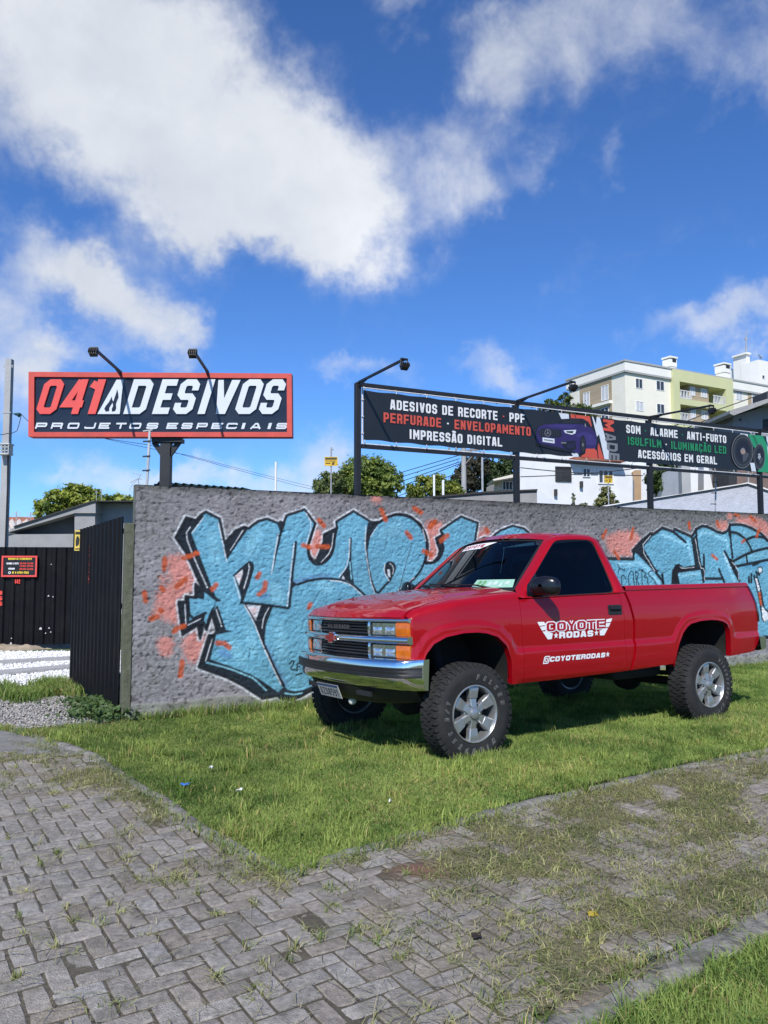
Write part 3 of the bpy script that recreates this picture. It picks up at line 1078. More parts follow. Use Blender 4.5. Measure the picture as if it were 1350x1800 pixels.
BL = ['A 590,190 700,222 775,150 800,180 650,370 885,990 935,1120 1015,1182 950,1190 815,1085 790,1060 590,610 465,430',
      'A 1045,490 1180,345 1275,300 1330,320 1160,560 1080,690 1035,600', 'C 560,240 610,262 665,258 690,250 640,400 570,700 535,840 560,650 605,420 620,360 590,260',
      'C 60,875 150,790 260,700 310,730 315,800 260,990 190,1180 150,1200 160,1130 90,910', 'C 770,935 830,985 760,1030',
      'D 220,150 400,140 545,160 500,270 460,380 445,480 440,600 470,690 540,850 600,960 690,1110 640,1110 540,900 330,360',
      'B 865,510 945,485 935,560 875,790 1100,870 1345,965 D 400,1040 500,1110 600,1180 680,1110 710,1150 800,1170 900,1150 1070,1080 1070,1120 870,1230 760,1275 640,1265 590,1225 410,1255 200,1115 0,1010 B 740,885',
      'B 890,230 960,150 1000,250 1060,440 1150,460 1060,475 945,500 955,450', 'B 500,110 580,110 585,50 620,60 630,330 820,240 800,360 755,545 730,385 545,500',
      'B 950,110 900,240 830,440 815,420 835,330 880,210', 'A 700,980 790,1060 810,1100 800,1165 710,1145 590,1150 590,1130 700,1135',
      'C 1145,390 1300,315 1265,560 1215,670 1140,735 1070,745 1030,720 1060,690 1110,580 1140,500', 'E 240,600 215,760 110,905 190,935 290,985 270,860 250,640',
      'E 450,250 500,250 540,245 600,240 520,340 470,450 455,560 430,560 415,450 445,280', 'E 820,1065 900,1000 960,960 1010,1000 1010,1050',
      'E 1255,440 1350,395 1350,560 1300,690 1200,745 1130,735 1130,725 1220,725 1285,650 1300,580',
      'H 490,610 610,480 745,370 790,385 640,560 820,870 870,880 820,935 560,660 530,640 510,720', 'H 1030,1080 1040,900 1080,820 1140,790 1190,840 1350,815 1350,880 1130,910 1110,930 1150,1080',
      'I 270,490 300,510 345,470 400,880 470,910 470,1140 440,1140 405,960 90,1000 120,1150 10,1150 20,960 60,880 110,870 160,920 330,890',
      'I 790,800 850,800 850,870 900,940 930,960 960,1110 930,1110 860,960', 'I 1130,880 1260,845 1220,880 1130,915']
for p in BL: fill(p, BLK, soft=.005)
fill('E 640,770 665,730 700,705 760,720 785,770 770,850 720,940 690,910 645,830', BLK, smooth=1)
LN = ['D 215,145 330,350 422,590 562,900 665,1105', 'C 810,480 800,640 775,800 760,1000 735,1250', 'C 160,1200 400,1220 720,1265', 'C 830,985 960,940 1100,915 1220,915 1350,930 E 130,930 270,985 360,1060 440,1140',
      'B 610,60 630,330 820,240', 'C 1040,260 1010,360 950,520 955,640 1000,720 1060,755 1150,730 1220,660 1260,560 1280,400 1300,315', 'E 245,440 240,640', 'E 430,540 450,760 490,940 555,1110 640,1010 720,930',
      'E 600,240 680,190 750,165 820,155 960,190 1070,280 1140,440 1150,600 1110,760 1020,900 900,1000 800,1075', 'G 210,435 245,480', 'H 820,920 920,1050', 'H 905,940 920,1080', 'H 1065,350 1230,490',
      'I 345,390 345,480 410,900', 'I 455,750 455,900', 'I 815,330 830,560 855,790', 'I 800,400 810,470', 'I 745,700 800,800 860,940 950,1110', 'I 830,435 900,435 980,480 1060,560 1130,700',
      'I 1060,530 1160,490 1280,500 1350,560', 'I 860,840 1040,740 1180,690 1350,650 1500,640', 'I 870,915 1100,870 1350,815 1500,800', 'I 850,840 890,920', 'I 1045,750 1060,860', 'I 1180,990 1225,1025', 'I 480,1080 700,1080',
      'I 665,950 740,1130', 'J 373,420 430,650 470,860 500,1090 573,1020', 'J 410,420 470,640 500,850 540,920 573,930', 'I 1120,1020 1115,1130', 'I 1085,1060 1085,1130',
      'G 240,490 200,560 250,600 235,680 170,780 50,795']
for i, p in enumerate(LN): line(p, BLK, .046 if p[0] in 'HIJ' else .030, smooth=1)
line('P 480,1290 560,1300', BLK, .03)
line('J 480,1300 700,1310', BLK, .06)
# white and pink pockets, highlight streaks
for p in ('C 90,880 175,810 180,850 135,990', 'D 225,150 395,155 335,330', 'E 155,880 138,918 178,922', 'E 680,810 700,805 715,850 715,900 690,880', 'E 850,1060 900,1022 920,1060',
          'J 390,460 415,455 460,620 430,640', 'J 480,870 500,860 540,920 570,950 573,1040 520,1080 500,1040'):
    fill(p, WHT, soft=.006)
for p in ('C 110,890 160,840 150,920', 'D 265,180 350,185 325,280'): fill(p, PINK, soft=.02, amt=.55, grain=.03)
fill('J 430,660 465,650 490,850 460,840', ORG_, soft=.006)
cc = trace('I 1240,960')[0]
ring = [(cc[0] + .048 * 1.0 * math.cos(t), cc[1] + .052 * math.sin(t)) for t in np.linspace(0, 6.28, 22)[:-1]]
fill(ring, WHT, soft=.005); line(ring, BLK, .018, True)
for s, w in (('A 640,300 575,390 690,690 840,1020', .011), ('A 1260,345 1115,575', .010), ('C 600,380 520,860', .012), ('C 788,500 772,640 752,800 735,1000 706,1240', .012), ('C 250,740 262,800 195,1030', .010),
             ('D 490,180 430,290 410,420', .010), ('B 895,560 820,810', .010), ('B 945,200 1010,400', .010), ('B 575,140 585,370', .010), ('B 610,385 760,312', .010), ('C 1255,380 1230,590 1110,720', .010),
             ('E 235,440 228,640 190,790 110,895', .011), ('E 425,290 415,540 430,620 480,940 530,1090', .011), ('E 480,420 560,300', .008), ('E 710,735 755,780 745,860', .008), ('E 650,740 640,840 700,940', .010),
             ('E 1100,330 1135,470', .010), ('E 810,1055 1000,900', .010), ('E 0,940 130,945 260,995 410,1140', .012), ('D 200,150 312,350 402,590 540,900 635,1090', .012), ('A 660,370 790,195', .010), ('A 970,260 1070,710', .012),
             ('C 930,140 1005,265 930,520', .010), ('H 745,400 600,565 800,895', .010), ('H 1150,830 1180,860 1350,840', .010), ('I 335,520 400,930 460,940 465,1100', .010), ('I 850,850 930,945 945,1100', .010), ('A 1155,900 1228,1150', .010), ('I 720,720 830,940', .012)):
    line(s, WHT, w, soft=.004, amt=.85, smooth=1)
for s in ('B 830,830 1100,900 1345,1000 D 300,1010 460,1160', 'D 680,1195 790,1210 880,1190', 'E 235,720 255,920'): line(s, LBLUE, .016, amt=.85, smooth=1)
# orange dabs
for s in ('A 335,680 330,800', 'A 560,670 600,660', 'A 620,650 720,610', 'A 475,1010 580,920', 'A 300,1020 315,1050', 'A 95,1080 108,1180', 'A 900,1040 945,990', 'B 290,210 300,215', 'B 170,310 240,285', 'B 450,460 475,425 560,400',
          'B 545,820 520,990', 'B 960,600 1040,600 1100,650', 'C 1085,220 1145,290', 'C 900,520 980,545', 'C 1060,535 1190,535', 'C 355,900 380,860', 'C 375,1100 440,1040 450,960', 'C 965,1260 985,1220', 'E 610,100 660,220', 'E 1000,80 1080,130',
          'E 1190,300 1250,240', 'E 910,370 960,430', 'E 1110,590 1200,630', 'G 100,400 150,340', 'G 215,545 285,490', 'G 700,420 720,450', 'H 75,420 125,330', 'H 470,440 500,300', 'H 240,620 300,720', 'H 1280,230 1285,300', 'I 250,300 250,360',
          'I 635,280 660,350', 'I 890,190 940,200', 'I 1100,210 1170,280', 'I 1210,430 1240,400', 'I 1210,430 1190,500', 'I 990,570 1020,545', 'I 570,755 640,810'):
    p = trace(s)
    if s[0] in 'HI': w = .052
    elif s[0] in 'EG': w = .062
    else: w = .055
    line(p, ORG_, w, soft=.008, amt=.9, grain=.02)
for s in ('A 115,0 118,200 112,370', 'A 115,12 300,14 500,10', 'A 0,370 60,375 112,340', 'A 20,1080 60,1090'):
    line(s, (.06, .06, .065), .010, soft=.006, amt=.7, smooth=1)
# thin brush tags: the crew's name over the bed of the pickup and the year by the bumper
for s in ('H 290,920 310,850 380,890 375,860', 'H 280,800 310,850', 'H 400,1010 370,950 335,970 340,1090', 'H 440,1090 435,960 470,890 505,910 515,1090', 'H 535,900 545,1090', 'H 535,900 580,925 550,990 580,1090', 'H 580,880 640,880',
          'H 620,890 625,1090', 'H 630,890 680,930 640,990 700,970 710,1080', 'H 780,890 720,900 710,950 780,1000 820,1080', 'D 735,850 770,800 795,840 735,910 830,925', 'D 825,870 845,830 880,830 860,880 820,880 830,920',
          'D 870,910 930,880', 'D 820,975 945,940'):
    line(s, BLK, .017, smooth=1)

wall_m = mat('painted_render', (.2, .2, .2), .93, var=.16, scale=70, bump=1, bscale=120, attr=True, spec=.25)
rows = np.arange(SN * ZN).reshape(SN, ZN)
q = np.stack([rows[:-1, :-1], rows[1:, :-1], rows[1:, 1:], rows[:-1, 1:]], -1).reshape(-1, 4)
V = np.stack([W0[0] + DW[0] * S + NW[0] * hgt, W0[1] + DW[1] * S + NW[1] * hgt, Z - .01], 1)
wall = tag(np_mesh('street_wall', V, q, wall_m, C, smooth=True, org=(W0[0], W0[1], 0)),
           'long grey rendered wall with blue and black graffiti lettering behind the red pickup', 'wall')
ORG[wall.name] = Vector((W0[0], W0[1], 0))
SE = ss[-1]
mb = MB()
mb.add([wp(S0, 2.424, .006), wp(SE, 2.424, .006), wp(SE, 2.43, -.10), wp(S0, 2.43, -.10)], [(0, 1, 2, 3)])
mb.add([wp(S0, 0, .004), wp(S0, 2.424, .004), wp(S0, 2.43, -.14), wp(S0, 0, -.14)], [(0, 1, 2, 3)])
mb.add([wp(S0, 0, -.14), wp(SE, 0, -.14), wp(SE, 2.43, -.10), wp(S0, 2.43, -.10)], [(0, 1, 2, 3)])
mb.build('back_and_coping', mat('mossy_cement', (.13, .135, .115), .95, var=.35, scale=9, bump=.8, bscale=70, dirt=(.05, .06, .035), dscale=5, damt=.6), wall, recalc=False)

# mossy gate post at the wall's end
mb = MB()
mb.prism([wp(-.04, 0, .012), wp(.047, 0, .012), wp(.047, 0, -.13), wp(-.04, 0, -.13)], (0, 0, 2.02))
o = mb.build('gate_post', mat('mossy_post', (.105, .11, .075), .95, var=.4, scale=16, bump=1, bscale=70, dirt=(.055, .07, .03), dscale=6, damt=.75), org=wp(0, 0), bevel=.008)
tag(o, 'mossy concrete gate post between the black gate and the graffiti wall', 'post')

# ------------------------------------------------------------------ black corrugated metal: gate and back fence
blk_m = mat('black_metal', (.004, .0044, .0062), .6, var=.35, scale=3, bump=.15, bscale=30, dirt=(.011, .011, .012), dscale=2.2, damt=.6, spec=.14)


def corrugated(mb, a, b, z0, z1a, z1b, pitch, depth, z0b=None):
    a, b = Vector((a[0], a[1], 0)), Vector((b[0], b[1], 0))
    z0b = z0 if z0b is None else z0b
    d = b - a
    t = d.normalized()
    nrm = Vector((t.y, -t.x, 0))
    n = int(d.length / pitch)
    rows = []
    for i in range(n):
        for fx, o in ((0, 0), (.42, 0), (.55, depth), (.87, depth)):
            s = (i + fx) / n
            p = a + d * s + nrm * o
            rows.append([(p.x, p.y, z0 + (z0b - z0) * s), (p.x, p.y, z1a + (z1b - z1a) * s)])
    mb.grid(rows, 0, False)


ga, gb = (-4.09, 10.14), (-2.70, 8.03)
root = thing('sheet_gate', 'black corrugated metal gate leaf standing open beside the graffiti wall', 'gate', (ga[0], ga[1], 0))
mb = MB()
corrugated(mb, ga, gb, .10, 2.03, 2.10, .17, .032, .12)
mb.build('corrugated_panel', blk_m, root, recalc=False)
mb = MB()
t = (Vector((*gb, 0)) - Vector((*ga, 0))).normalized()
nb_ = Vector((-t.y, t.x, 0)) * .04
for z in (.3, 1.15, 1.95):
    mb.bar(Vector((*ga, z)) + nb_, Vector((*gb, z)) + nb_, .05, .05)
mb.bar(Vector((*ga, .06)) + nb_, Vector((*ga, 2.0)) + nb_, .05, .05)
mb.build('frame', blk_m, root)
red_m = mat('red_vinyl', (.62, .05, .035), .5, var=.08)
nrm = Vector((t.y, -t.x, 0))
mb = MB()
o3 = Vector(ga + (0,)).lerp(Vector(gb + (0,)), .42) + nrm * .032
text(mb, '041ADESIVOS', 0, .46, 0, .055, lambda x, y, o: o3 + nrm * o + Vector((0, 0, 1.36 + x)) - t * y, t=.22)
mb.build('lettering', red_m, root, recalc=False)

YB = 14.75
fa, fb = at(-150, 1000, YB), at(136, 1000, YB)
root = thing('sheet_fence', 'tall black corrugated metal fence behind the white gravel drive', 'fence', (fa.x, fa.y, 0))
mb = MB()
zt = at(60, 961, YB).z
corrugated(mb, (fa.x, fa.y), (fb.x, fb.y), .10, zt, zt - .01, .19, .03)
mb.build('corrugated_panel', blk_m, root, recalc=False)
mb = MB()
for z in (.3, 1.9):
    mb.bar((fa.x, YB + .06, z), (fb.x, YB + .06, z), .05, .05)
mb.build('rail', blk_m, root)
sp = mat('scuff_paint', (.45, .45, .46), .7, var=.3)
mb = MB()
for u, v, w in ((85, 1047.5, .03), (93, 1049, .022), (71, 1105, .05), (80, 1113, .025), (86, 1104, .03), (89, 1111, .025), (19, 1131, .04), (20, 1122, .022), (90, 992, .02)):
    p = at(u, v, YB - .034)
    mb = MB(); w *= .55
    mb.poly([(-w, -w * .6), (w * .8, -w * .8), (w, w * .5), (-w * .2, w)], lambda x, y: p + Vector((x, 0, y)))
    mb.build('scuff_mark', sp, root, recalc=False)
mb = MB()
hf = lambda u0, v0: (lambda x, y, o: at(u0, v0, YB - .033 - o) + Vector((x, 0, y)))
text(mb, '682', 0, .10, 0, .085, hf(26, 1026), t=.24)
mb.build('house_number', red_m, root, recalc=False)
mb = MB()
for i, ch in enumerate('OSS'): text(mb, ch, 0, .085, 0, .085, hf(-4, 1046 + i * 9.5), t=.26)
mb.build('red_lettering', red_m, root, recalc=False)

# opening-hours board hung on the fence
Yh = YB - .06
c0, c1 = at(2.3, 1014, Yh), at(66, 977, Yh)
root = thing('hours_board', 'small black opening hours board with red border on the black fence', 'sign', (c0.x, Yh, c0.z))
W_, H_ = c1.x - c0.x, c1.z - c0.z
fm = lambda x, y, o: Vector((c0.x + x, Yh - .002 - o, c0.z + y))
mb = MB(); mb.box((c0.x + W_ / 2, Yh + .012, c0.z + H_ / 2), (W_, .024, H_)); mb.build('board', mat('black_vinyl', (.008, .008, .009), .4, var=.1), root)
mb = MB()
b_ = .032
for x0, y0, x1, y1 in ((0, 0, W_, b_), (0, H_ - b_, W_, H_), (0, b_, b_, H_ - b_), (W_ - b_, b_, W_, H_ - b_)):
    mb.box((c0.x + (x0 + x1) / 2, Yh - .006, c0.z + (y0 + y1) / 2), (x1 - x0, .012, y1 - y0))
mb.build('border', mat('red_frame', (.62, .065, .055), .5, var=.12), root)
mb = MB()
yl, wh = mat('yellow_vinyl', (.75, .55, .03), .5, var=.05), mat('white_vinyl', (.75, .76, .78), .5, var=.05)
text(mb, 'HOR\u00c1RIO DE ATENDIMENTO', .12, .57, .325, .04, fm, mi=0, t=.24)
mb.build('lettering', [yl, wh, red_m], root, recalc=False); mb = MB()
text(mb, 'SEGUNDA A SEXTA', .09, .32, .238, .034, fm, mi=1, t=.24)
mb.build('lettering', [yl, wh, red_m], root, recalc=False); mb = MB()
text(mb, '09:00-12:00', .345, .60, .238, .036, fm, mi=2, t=.24)
mb.build('lettering', [yl, wh, red_m], root, recalc=False); mb = MB()
text(mb, '13:00-18:00', .345, .60, .188, .036, fm, mi=2, t=.24)
mb.build('lettering', [yl, wh, red_m], root, recalc=False); mb = MB()
text(mb, 'S\u00c1BADO', .13, .25, .138, .034, fm, mi=1, t=.24)
mb.build('lettering', [yl, wh, red_m], root, recalc=False); mb = MB()
text(mb, '09:00-12:00', .345, .60, .130, .036, fm, mi=2, t=.24)
mb.build('lettering', [yl, wh, red_m], root, recalc=False); mb = MB()
text(mb, '41 9 8799-1502', .20, .52, .060, .042, fm, mi=0, t=.24)
mb.build('lettering', [yl, wh, red_m], root, recalc=False); mb = MB()
mb.poly([[(.155 + .024 * math.cos(a), .08 + .024 * math.sin(a)) for a in np.linspace(0, 6.28, 14)[:-1]], [(.155 + .014 * math.cos(a), .08 + .014 * math.sin(a)) for a in np.linspace(0, 6.28, 10)[:-1]]], lambda x, y: fm(x, y, 0), 1)
mb.build('phone_symbol', [yl, wh, red_m], root, recalc=False)


# yellow warning plate on the gate's far corner
p0 = at(136.5, 950, 9.72)
root = thing('warning_plate', 'small yellow warning plate with a black figure on the gate corner', 'sign', p0)
mb = MB(); mb.box(p0, (.075, .006, .26)); mb.build('plate', mat('yellow_plate', (.62, .47, .09), .5, var=.2), root, bevel=.002)
mb = MB()
fp = lambda x, y: p0 + Vector((x, -.0045, y))
mb.poly([(-.03, .075), (.03, .075), (.03, .11), (-.03, .11)], fp)
mb.poly([(-.022, -.07), (-.005, -.075), (.02, -.05), (.024, .02), (.008, .055), (-.012, .05), (-.024, .0)], fp)
mb.poly([(-.028, -.115), (.028, -.115), (.028, -.1), (-.028, -.1)], fp)
mb.build('marking', mat('black_ink', (.015, .015, .015), .6), root, recalc=False)

# ------------------------------------------------------------------ the pickup (x forward from the front axle, y towards the driver's side, z up)
truck = thing('pickup_truck', 'red lifted single cab pickup truck with chrome grille parked on the grass', 'pickup truck')
a_, r_, p_ = .5666, .038, -.0058
hd = Vector((-math.cos(a_), -math.sin(a_), 0)); lf = Vector((math.sin(a_), -math.cos(a_), 0))
MH = Matrix((hd, lf, Vector((0, 0, 1)))).transposed()
MR = MH @ Matrix.Rotation(p_, 3, 'Y') @ Matrix.Rotation(r_, 3, 'X')
truck.matrix_world = Matrix.Translation((.1712, 6.9688, -.0204)) @ MR.to_4x4()
ORG[truck.name] = Vector((0, 0, 0))

paint_m = mat('red_paint', (.300, .0010, .0065), .45, var=.05, scale=2, coat=.8, spec=.10, bump=.05, bscale=3.5)
chrome_m = mat('chrome', (.78, .79, .80), .07, metal=1.0, var=.03)
dark_m = mat('black_plastic', (.012, .0125, .014), .5, var=.2, bump=.1)
gloss_m = mat('gloss_black', (.006, .006, .008), .25, var=.1, coat=.15)
under_m = mat('underbody', (.012, .012, .012), .85, var=.4, scale=7)
seal_m = mat('rubber_seal', (.010, .010, .011), .55, var=.1)
lens_m = mat('lamp_lens', (.66, .70, .74), .10, metal=.85, var=.25, scale=22, coat=1)
amber_m = mat('amber_lens', (.50, .115, .004), .22, var=.25, scale=30, coat=.7)
pane_m = glass_mat('tinted_pane', (.030, .040, .055), .030)
screen_m = glass_mat('windscreen_pane', (.13, .16, .19), .040)
decal_w = mat('white_decal', (.76, .78, .82), .4, var=.03)
decal_r = mat('red_decal', (.36, .004, .02), .4, var=.03)


def sstep(a, b, x):
    t = min(1, max(0, (x - a) / (b - a)))
    return t * t * (3 - 2 * t)


def interp(tab, x):
    if x <= tab[0][0]: return tab[0][1]
    for (x0, y0), (x1, y1) in zip(tab[:-1], tab[1:]):
        if x <= x1: return y0 + (y1 - y0) * (x - x0) / (x1 - x0)
    return tab[-1][1]


FARCH = [(.425, .60), (.408, .763), (.379, .871), (.316, .951), (.209, 1.002), (.046, 1.026), (-.10, 1.026), (-.197, 1.014), (-.311, .98), (-.406, .902), (-.457, .78), (-.473, .617), (-.476, .585)]
RARCH = [(-2.575, .600), (-2.603, .734), (-2.64, .824), (-2.692, .914), (-2.76, .972), (-2.83, 1.005), (-2.988, 1.027), (-3.15, 1.032), (-3.269, 1.025), (-3.36, 1.007), (-3.426, .975), (-3.472, .88), (-3.492, .764), (-3.478, .649)]
PROF = [(.55, .900), (.585, .918), (.62, .934), (.70, .948), (.80, .956), (.838, .956), (.848, .953), (.876, .938), (.888, .938), (.95, .944), (1.05, .950), (1.12, .949), (1.20, .943), (1.28, .930), (1.34, .914), (1.41, .897)]


def archd(x, z):
    best = 9
    for T_ in (FARCH, RARCH):
        for (x0, y0), (x1, y1) in zip(T_[:-1], T_[1:]):
            dx, dy = x1 - x0, y1 - y0
            t = max(0, min(1, ((x - x0) * dx + (z - y0) * dy) / (dx * dx + dy * dy)))
            best = min(best, math.hypot(x - x0 - t * dx, z - y0 - t * dy))
    return best


def side_y(x, z):
    d = archd(x, z)
    lip = 1 - sstep(.055, .105, d)
    p0 = interp(PROF, z)
    flat = interp([(.55, .925), (.70, .948), (.95, .948), (1.05, .950), (1.12, .949), (1.20, .943), (1.28, .930), (1.34, .914), (1.41, .897)], z)
    k = max(lip, 1 - sstep(.05, .14, d) if .8 < z < .9 else lip)
    y = p0 * (1 - k) + flat * k
    y += (.013 * lip + .006 * (1 - sstep(0, .02, d)) * lip) * sstep(.62, .98, z)
    y -= .075 * sstep(.05, .55, x) ** 1.3
    y -= .03 * sstep(-3.55, -4.1, x) if x < -3.55 else 0
    return y


def mirror_add(mb, P, mat_=0, smooth=True):
    mb.grid(P, mat_, smooth)
    mb.grid([[(p[0], -p[1], p[2]) for p in row] for row in P], mat_, smooth)


def skin(x0, x1, zlo, zhi, xa, xb, nx, nz, xs=None):
    """side panel between end curves x0(z), x1(z) and bottom/top curves"""
    P = []
    for i in range(nx + 1):
        s = xs[i] if xs else i / nx
        xc = xa + (xb - xa) * s
        row = []
        for j in range(nz + 1):
            t = j / nz
            z = zlo(xc) + (zhi(xc) - zlo(xc)) * t
            x = x0(z) + (x1(z) - x0(z)) * s
            row.append((x, side_y(x, z), z))
        P.append(row)
    return P


def edge_return(P, which, depth=.035):
    """fold an edge of a skin inwards so that panels have thickness"""
    if which == 'lo': e = [r[0] for r in P]
    elif which == 'hi': e = [r[-1] for r in P]
    elif which == 'a': e = P[0]
    else: e = P[-1]
    return [list(e), [(x, y - depth, z) for x, y, z in e]]


DOORF = lambda z: -.588 - .018 * sstep(1.25, .62, z)
DOORR = lambda z: -1.838 - .03 * sstep(1.32, 1.05, z)
CABR = lambda z: interp([(.60, -1.928), (.75, -1.968), (.90, -1.985), (1.06, -1.985), (1.22, -1.945), (1.36, -1.90)], z)
BEDF = lambda z: CABR(z) - .032
BEDR = lambda z: interp([(.649, -3.90), (.673, -3.93), (.76, -4.005), (.88, -4.045), (1.02, -4.04), (1.185, -4.018), (1.37, -3.945), (1.41, -3.89)], z)
ROCK = lambda x: interp([(-2.6, .628), (-1.95, .602), (-1.0, .584), (-.4, .583)], x)
BELT = lambda x: 1.281 + .0275 * (-.57 - x)
SHOULD = lambda x: interp([(-.70, 1.362), (-.38, 1.341), (.05, 1.302), (.30, 1.256), (.42, 1.222), (.47, 1.196), (.51, 1.168)], x)
G = .0045

# cab shell: fenders behind and around the arch, cab corner, sill, greenhouse, roof
body = MB()
fl = lambda x: (FARCH[0][1] + .20) if x > .424 else (interp(sorted(FARCH), x) if x > -.4755 else ROCK(x))
xs_ = sorted(set([-.592, -.56, -.53, -.50, -.485, -.4768, -.4752, -.472] + [-.47 + .012 * i for i in range(75)] + [.4225, .4245, .426, .44, .455, .47]))
xs_ = [x for x in xs_ if x <= .4701]
P = []
for x in xs_:
    row = []
    for j in range(35):
        t = j / 34
        zl, zh = fl(x), SHOULD(x) - .062
        z = zl + (zh - zl) * t
        xx = DOORF(z) + .0 + G if x == xs_[0] else x
        row.append((xx, side_y(xx, z), z))
    # shoulder roll over to the bonnet gap
    for a in (18, 36, 54, 72, 90):
        ys = side_y(x, zh)
        row.append((x, .805 + (ys - .805) * math.cos(R(a)), zh + .062 * math.sin(R(a))))
    P.append(row)
mirror_add(body, P)
mirror_add(body, [[r[0], (r[0][0], r[0][1] - .055, r[0][2])] for r in P])
mirror_add(body, edge_return(P, 'a'))
mirror_add(body, [[r[-1], (r[-1][0], r[-1][1] - .004, r[-1][2] - .02)] for r in P])
# cab corner behind the door
P = skin(lambda z: DOORR(z) - G, CABR, ROCK, BELT, -1.865, -1.96, 6, 40)
mirror_add(body, P); mirror_add(body, edge_return(P, 'b', .12)); mirror_add(body, edge_return(P, 'a')); mirror_add(body, edge_return(P, 'lo', .05))

W = [(-.705, .893, 1.293), (-.742, .872, 1.39), (-.95, .812, 1.575), (-1.195, .735, 1.782), (-1.26, .722, 1.814), (-1.48, .716, 1.829), (-1.69, .722, 1.828), (-1.745, .735, 1.795), (-1.79, .812, 1.57), (-1.815, .888, 1.36), (-1.80, .900, 1.322), (-1.3, .902, 1.309)]
O_ = [(-.588, .924, 1.284), (-.695, .762, 1.372), (-.955, .690, 1.60), (-1.205, .617, 1.825), (-1.32, .630, 1.872), (-1.50, .632, 1.888), (-1.77, .636, 1.886), (-1.855, .678, 1.838), (-1.893, .79, 1.60), (-1.93, .902, 1.36), (-1.932, .926, 1.318), (-1.3, .925, 1.301)]


def catmull(P, k, closed=True):
    out = []
    n = len(P)
    for i in range(n if closed else n - 1):
        p = [Vector(P[(i + d) % n]) if closed else Vector(P[min(n - 1, max(0, i + d))]) for d in (-1, 0, 1, 2)]
        for j in range(k):
            t = j / k
            out.append(.5 * ((2 * p[1]) + (p[2] - p[0]) * t + (2 * p[0] - 5 * p[1] + 4 * p[2] - p[3]) * t * t + (3 * p[1] - p[0] - 3 * p[2] + p[3]) * t ** 3))
    if not closed: out.append(Vector(P[-1]))
    return out


def subdiv(P, k):
    out = []
    for i in range(len(P)):
        a, b = Vector(P[i]), Vector(P[(i + 1) % len(P)])
        out += [a.lerp(b, j / k) for j in range(k)]
    return out


Wc, Oc = subdiv(W, 5), subdiv(O_, 5)
Wr = list(Wc)
for _ in range(2):
    Wr = [(Wr[i - 1] + Wr[i] * 2 + Wr[(i + 1) % len(Wr)]) / 4 for i in range(len(Wr))]
    Oc = [Oc[i] if i % 5 == 0 and i // 5 in (1, 2, 3) else (Oc[i - 1] + Oc[i] * 2 + Oc[(i + 1) % len(Oc)]) / 4 for i in range(len(Oc))]
ring = []
for w, o in zip(Wr, Oc):
    row = []
    for t in (0, .03, .12, .35, .6, .8, .93, 1):
        p = w.lerp(o, t)
        p.y += .016 * math.sin(math.pi * t) + (-.010 if t == 0 else 0)
        p.z += .007 * math.sin(math.pi * t)
        row.append(tuple(p))
    ring.append(row)
body.grid(ring, 0, True, closeu=True)
body.grid([[(x, -y, z) for x, y, z in r] for r in ring], 0, True, closeu=True)
# belt strip under the greenhouse down to door top is part of the ring; roof panel
nr = 24
front = [(-1.205 + .115 * (1 - (2 * i / nr - 1) ** 2) ** .9 if 0 < i < nr else -1.205, -.617 + 1.234 * i / nr, 1.825 + .035 * (1 - (2 * i / nr - 1) ** 2)) for i in range(nr + 1)]
rowsP = []
for k in range(17):
    s = k / 16
    row = []
    for i in range(nr + 1):
        u = 2 * i / nr - 1
        xf = front[i][0]
        xe = -1.855 - .03 * (1 - u * u)
        x = xf + (xe - xf) * s
        ye = interp([(-1.855, .678), (-1.77, .636), (-1.5, .632), (-1.32, .630), (-1.205, .617)], x if abs(u) == 1 else xf + (xe - xf) * s)
        ze = interp([(-1.855, 1.838), (-1.77, 1.886), (-1.5, 1.888), (-1.32, 1.872), (-1.205, 1.825)], -1.205 + (-1.855 + 1.205) * s)
        z = ze + .040 * (1 - abs(u) ** 2.2) + (.004 if s > .1 and s < .9 else 0) * (1 - abs(u) ** 4)
        row.append((x, ye * u, z))
    rowsP.append(row)
body.grid(rowsP, 0, True)
# cab back with its window opening left to the dark pane
bk = [(-1.93, .902, 1.30), (-1.893, .79, 1.60), (-1.855, .678, 1.838)]
body.grid([[(x - .004, y * u, z) for u in np.linspace(-1, 1, 9)] for x, y, z in [(-1.95, .90, .75), (-1.94, .905, 1.30), (-1.925, .88, 1.38)]], 0, True)
body.grid([[(x - .004, y * u, z) for u in np.linspace(-1, 1, 9)] for x, y, z in [(-1.872, .715, 1.755), (-1.855, .678, 1.838)]], 0, True)
for sg in (1, -1):
    body.grid([[(x - .004, sg * (y - d), z) for d in (0, .16)] for x, y, z in [(-1.925, .88, 1.38), (-1.893, .79, 1.60), (-1.872, .715, 1.755)]], 0, True)
# cowl, floor and firewall
body.grid([[(-.592, .80 * u, 1.352 + .012 * (1 - u * u)) for u in np.linspace(-1, 1, 9)], [(-.71 + .19 * .0, .775 * u, 1.352 + .016 * (1 - u * u)) for u in np.linspace(-1, 1, 9)]], 1, True)
body.box((-1.27, 0, .66), (1.34, 1.74, .04), 1)
body.box((-.60, 0, .98), (.03, 1.60, .66), 1)
body_o = body.build('body', [paint_m, under_m], truck, recalc=False, angle=32)

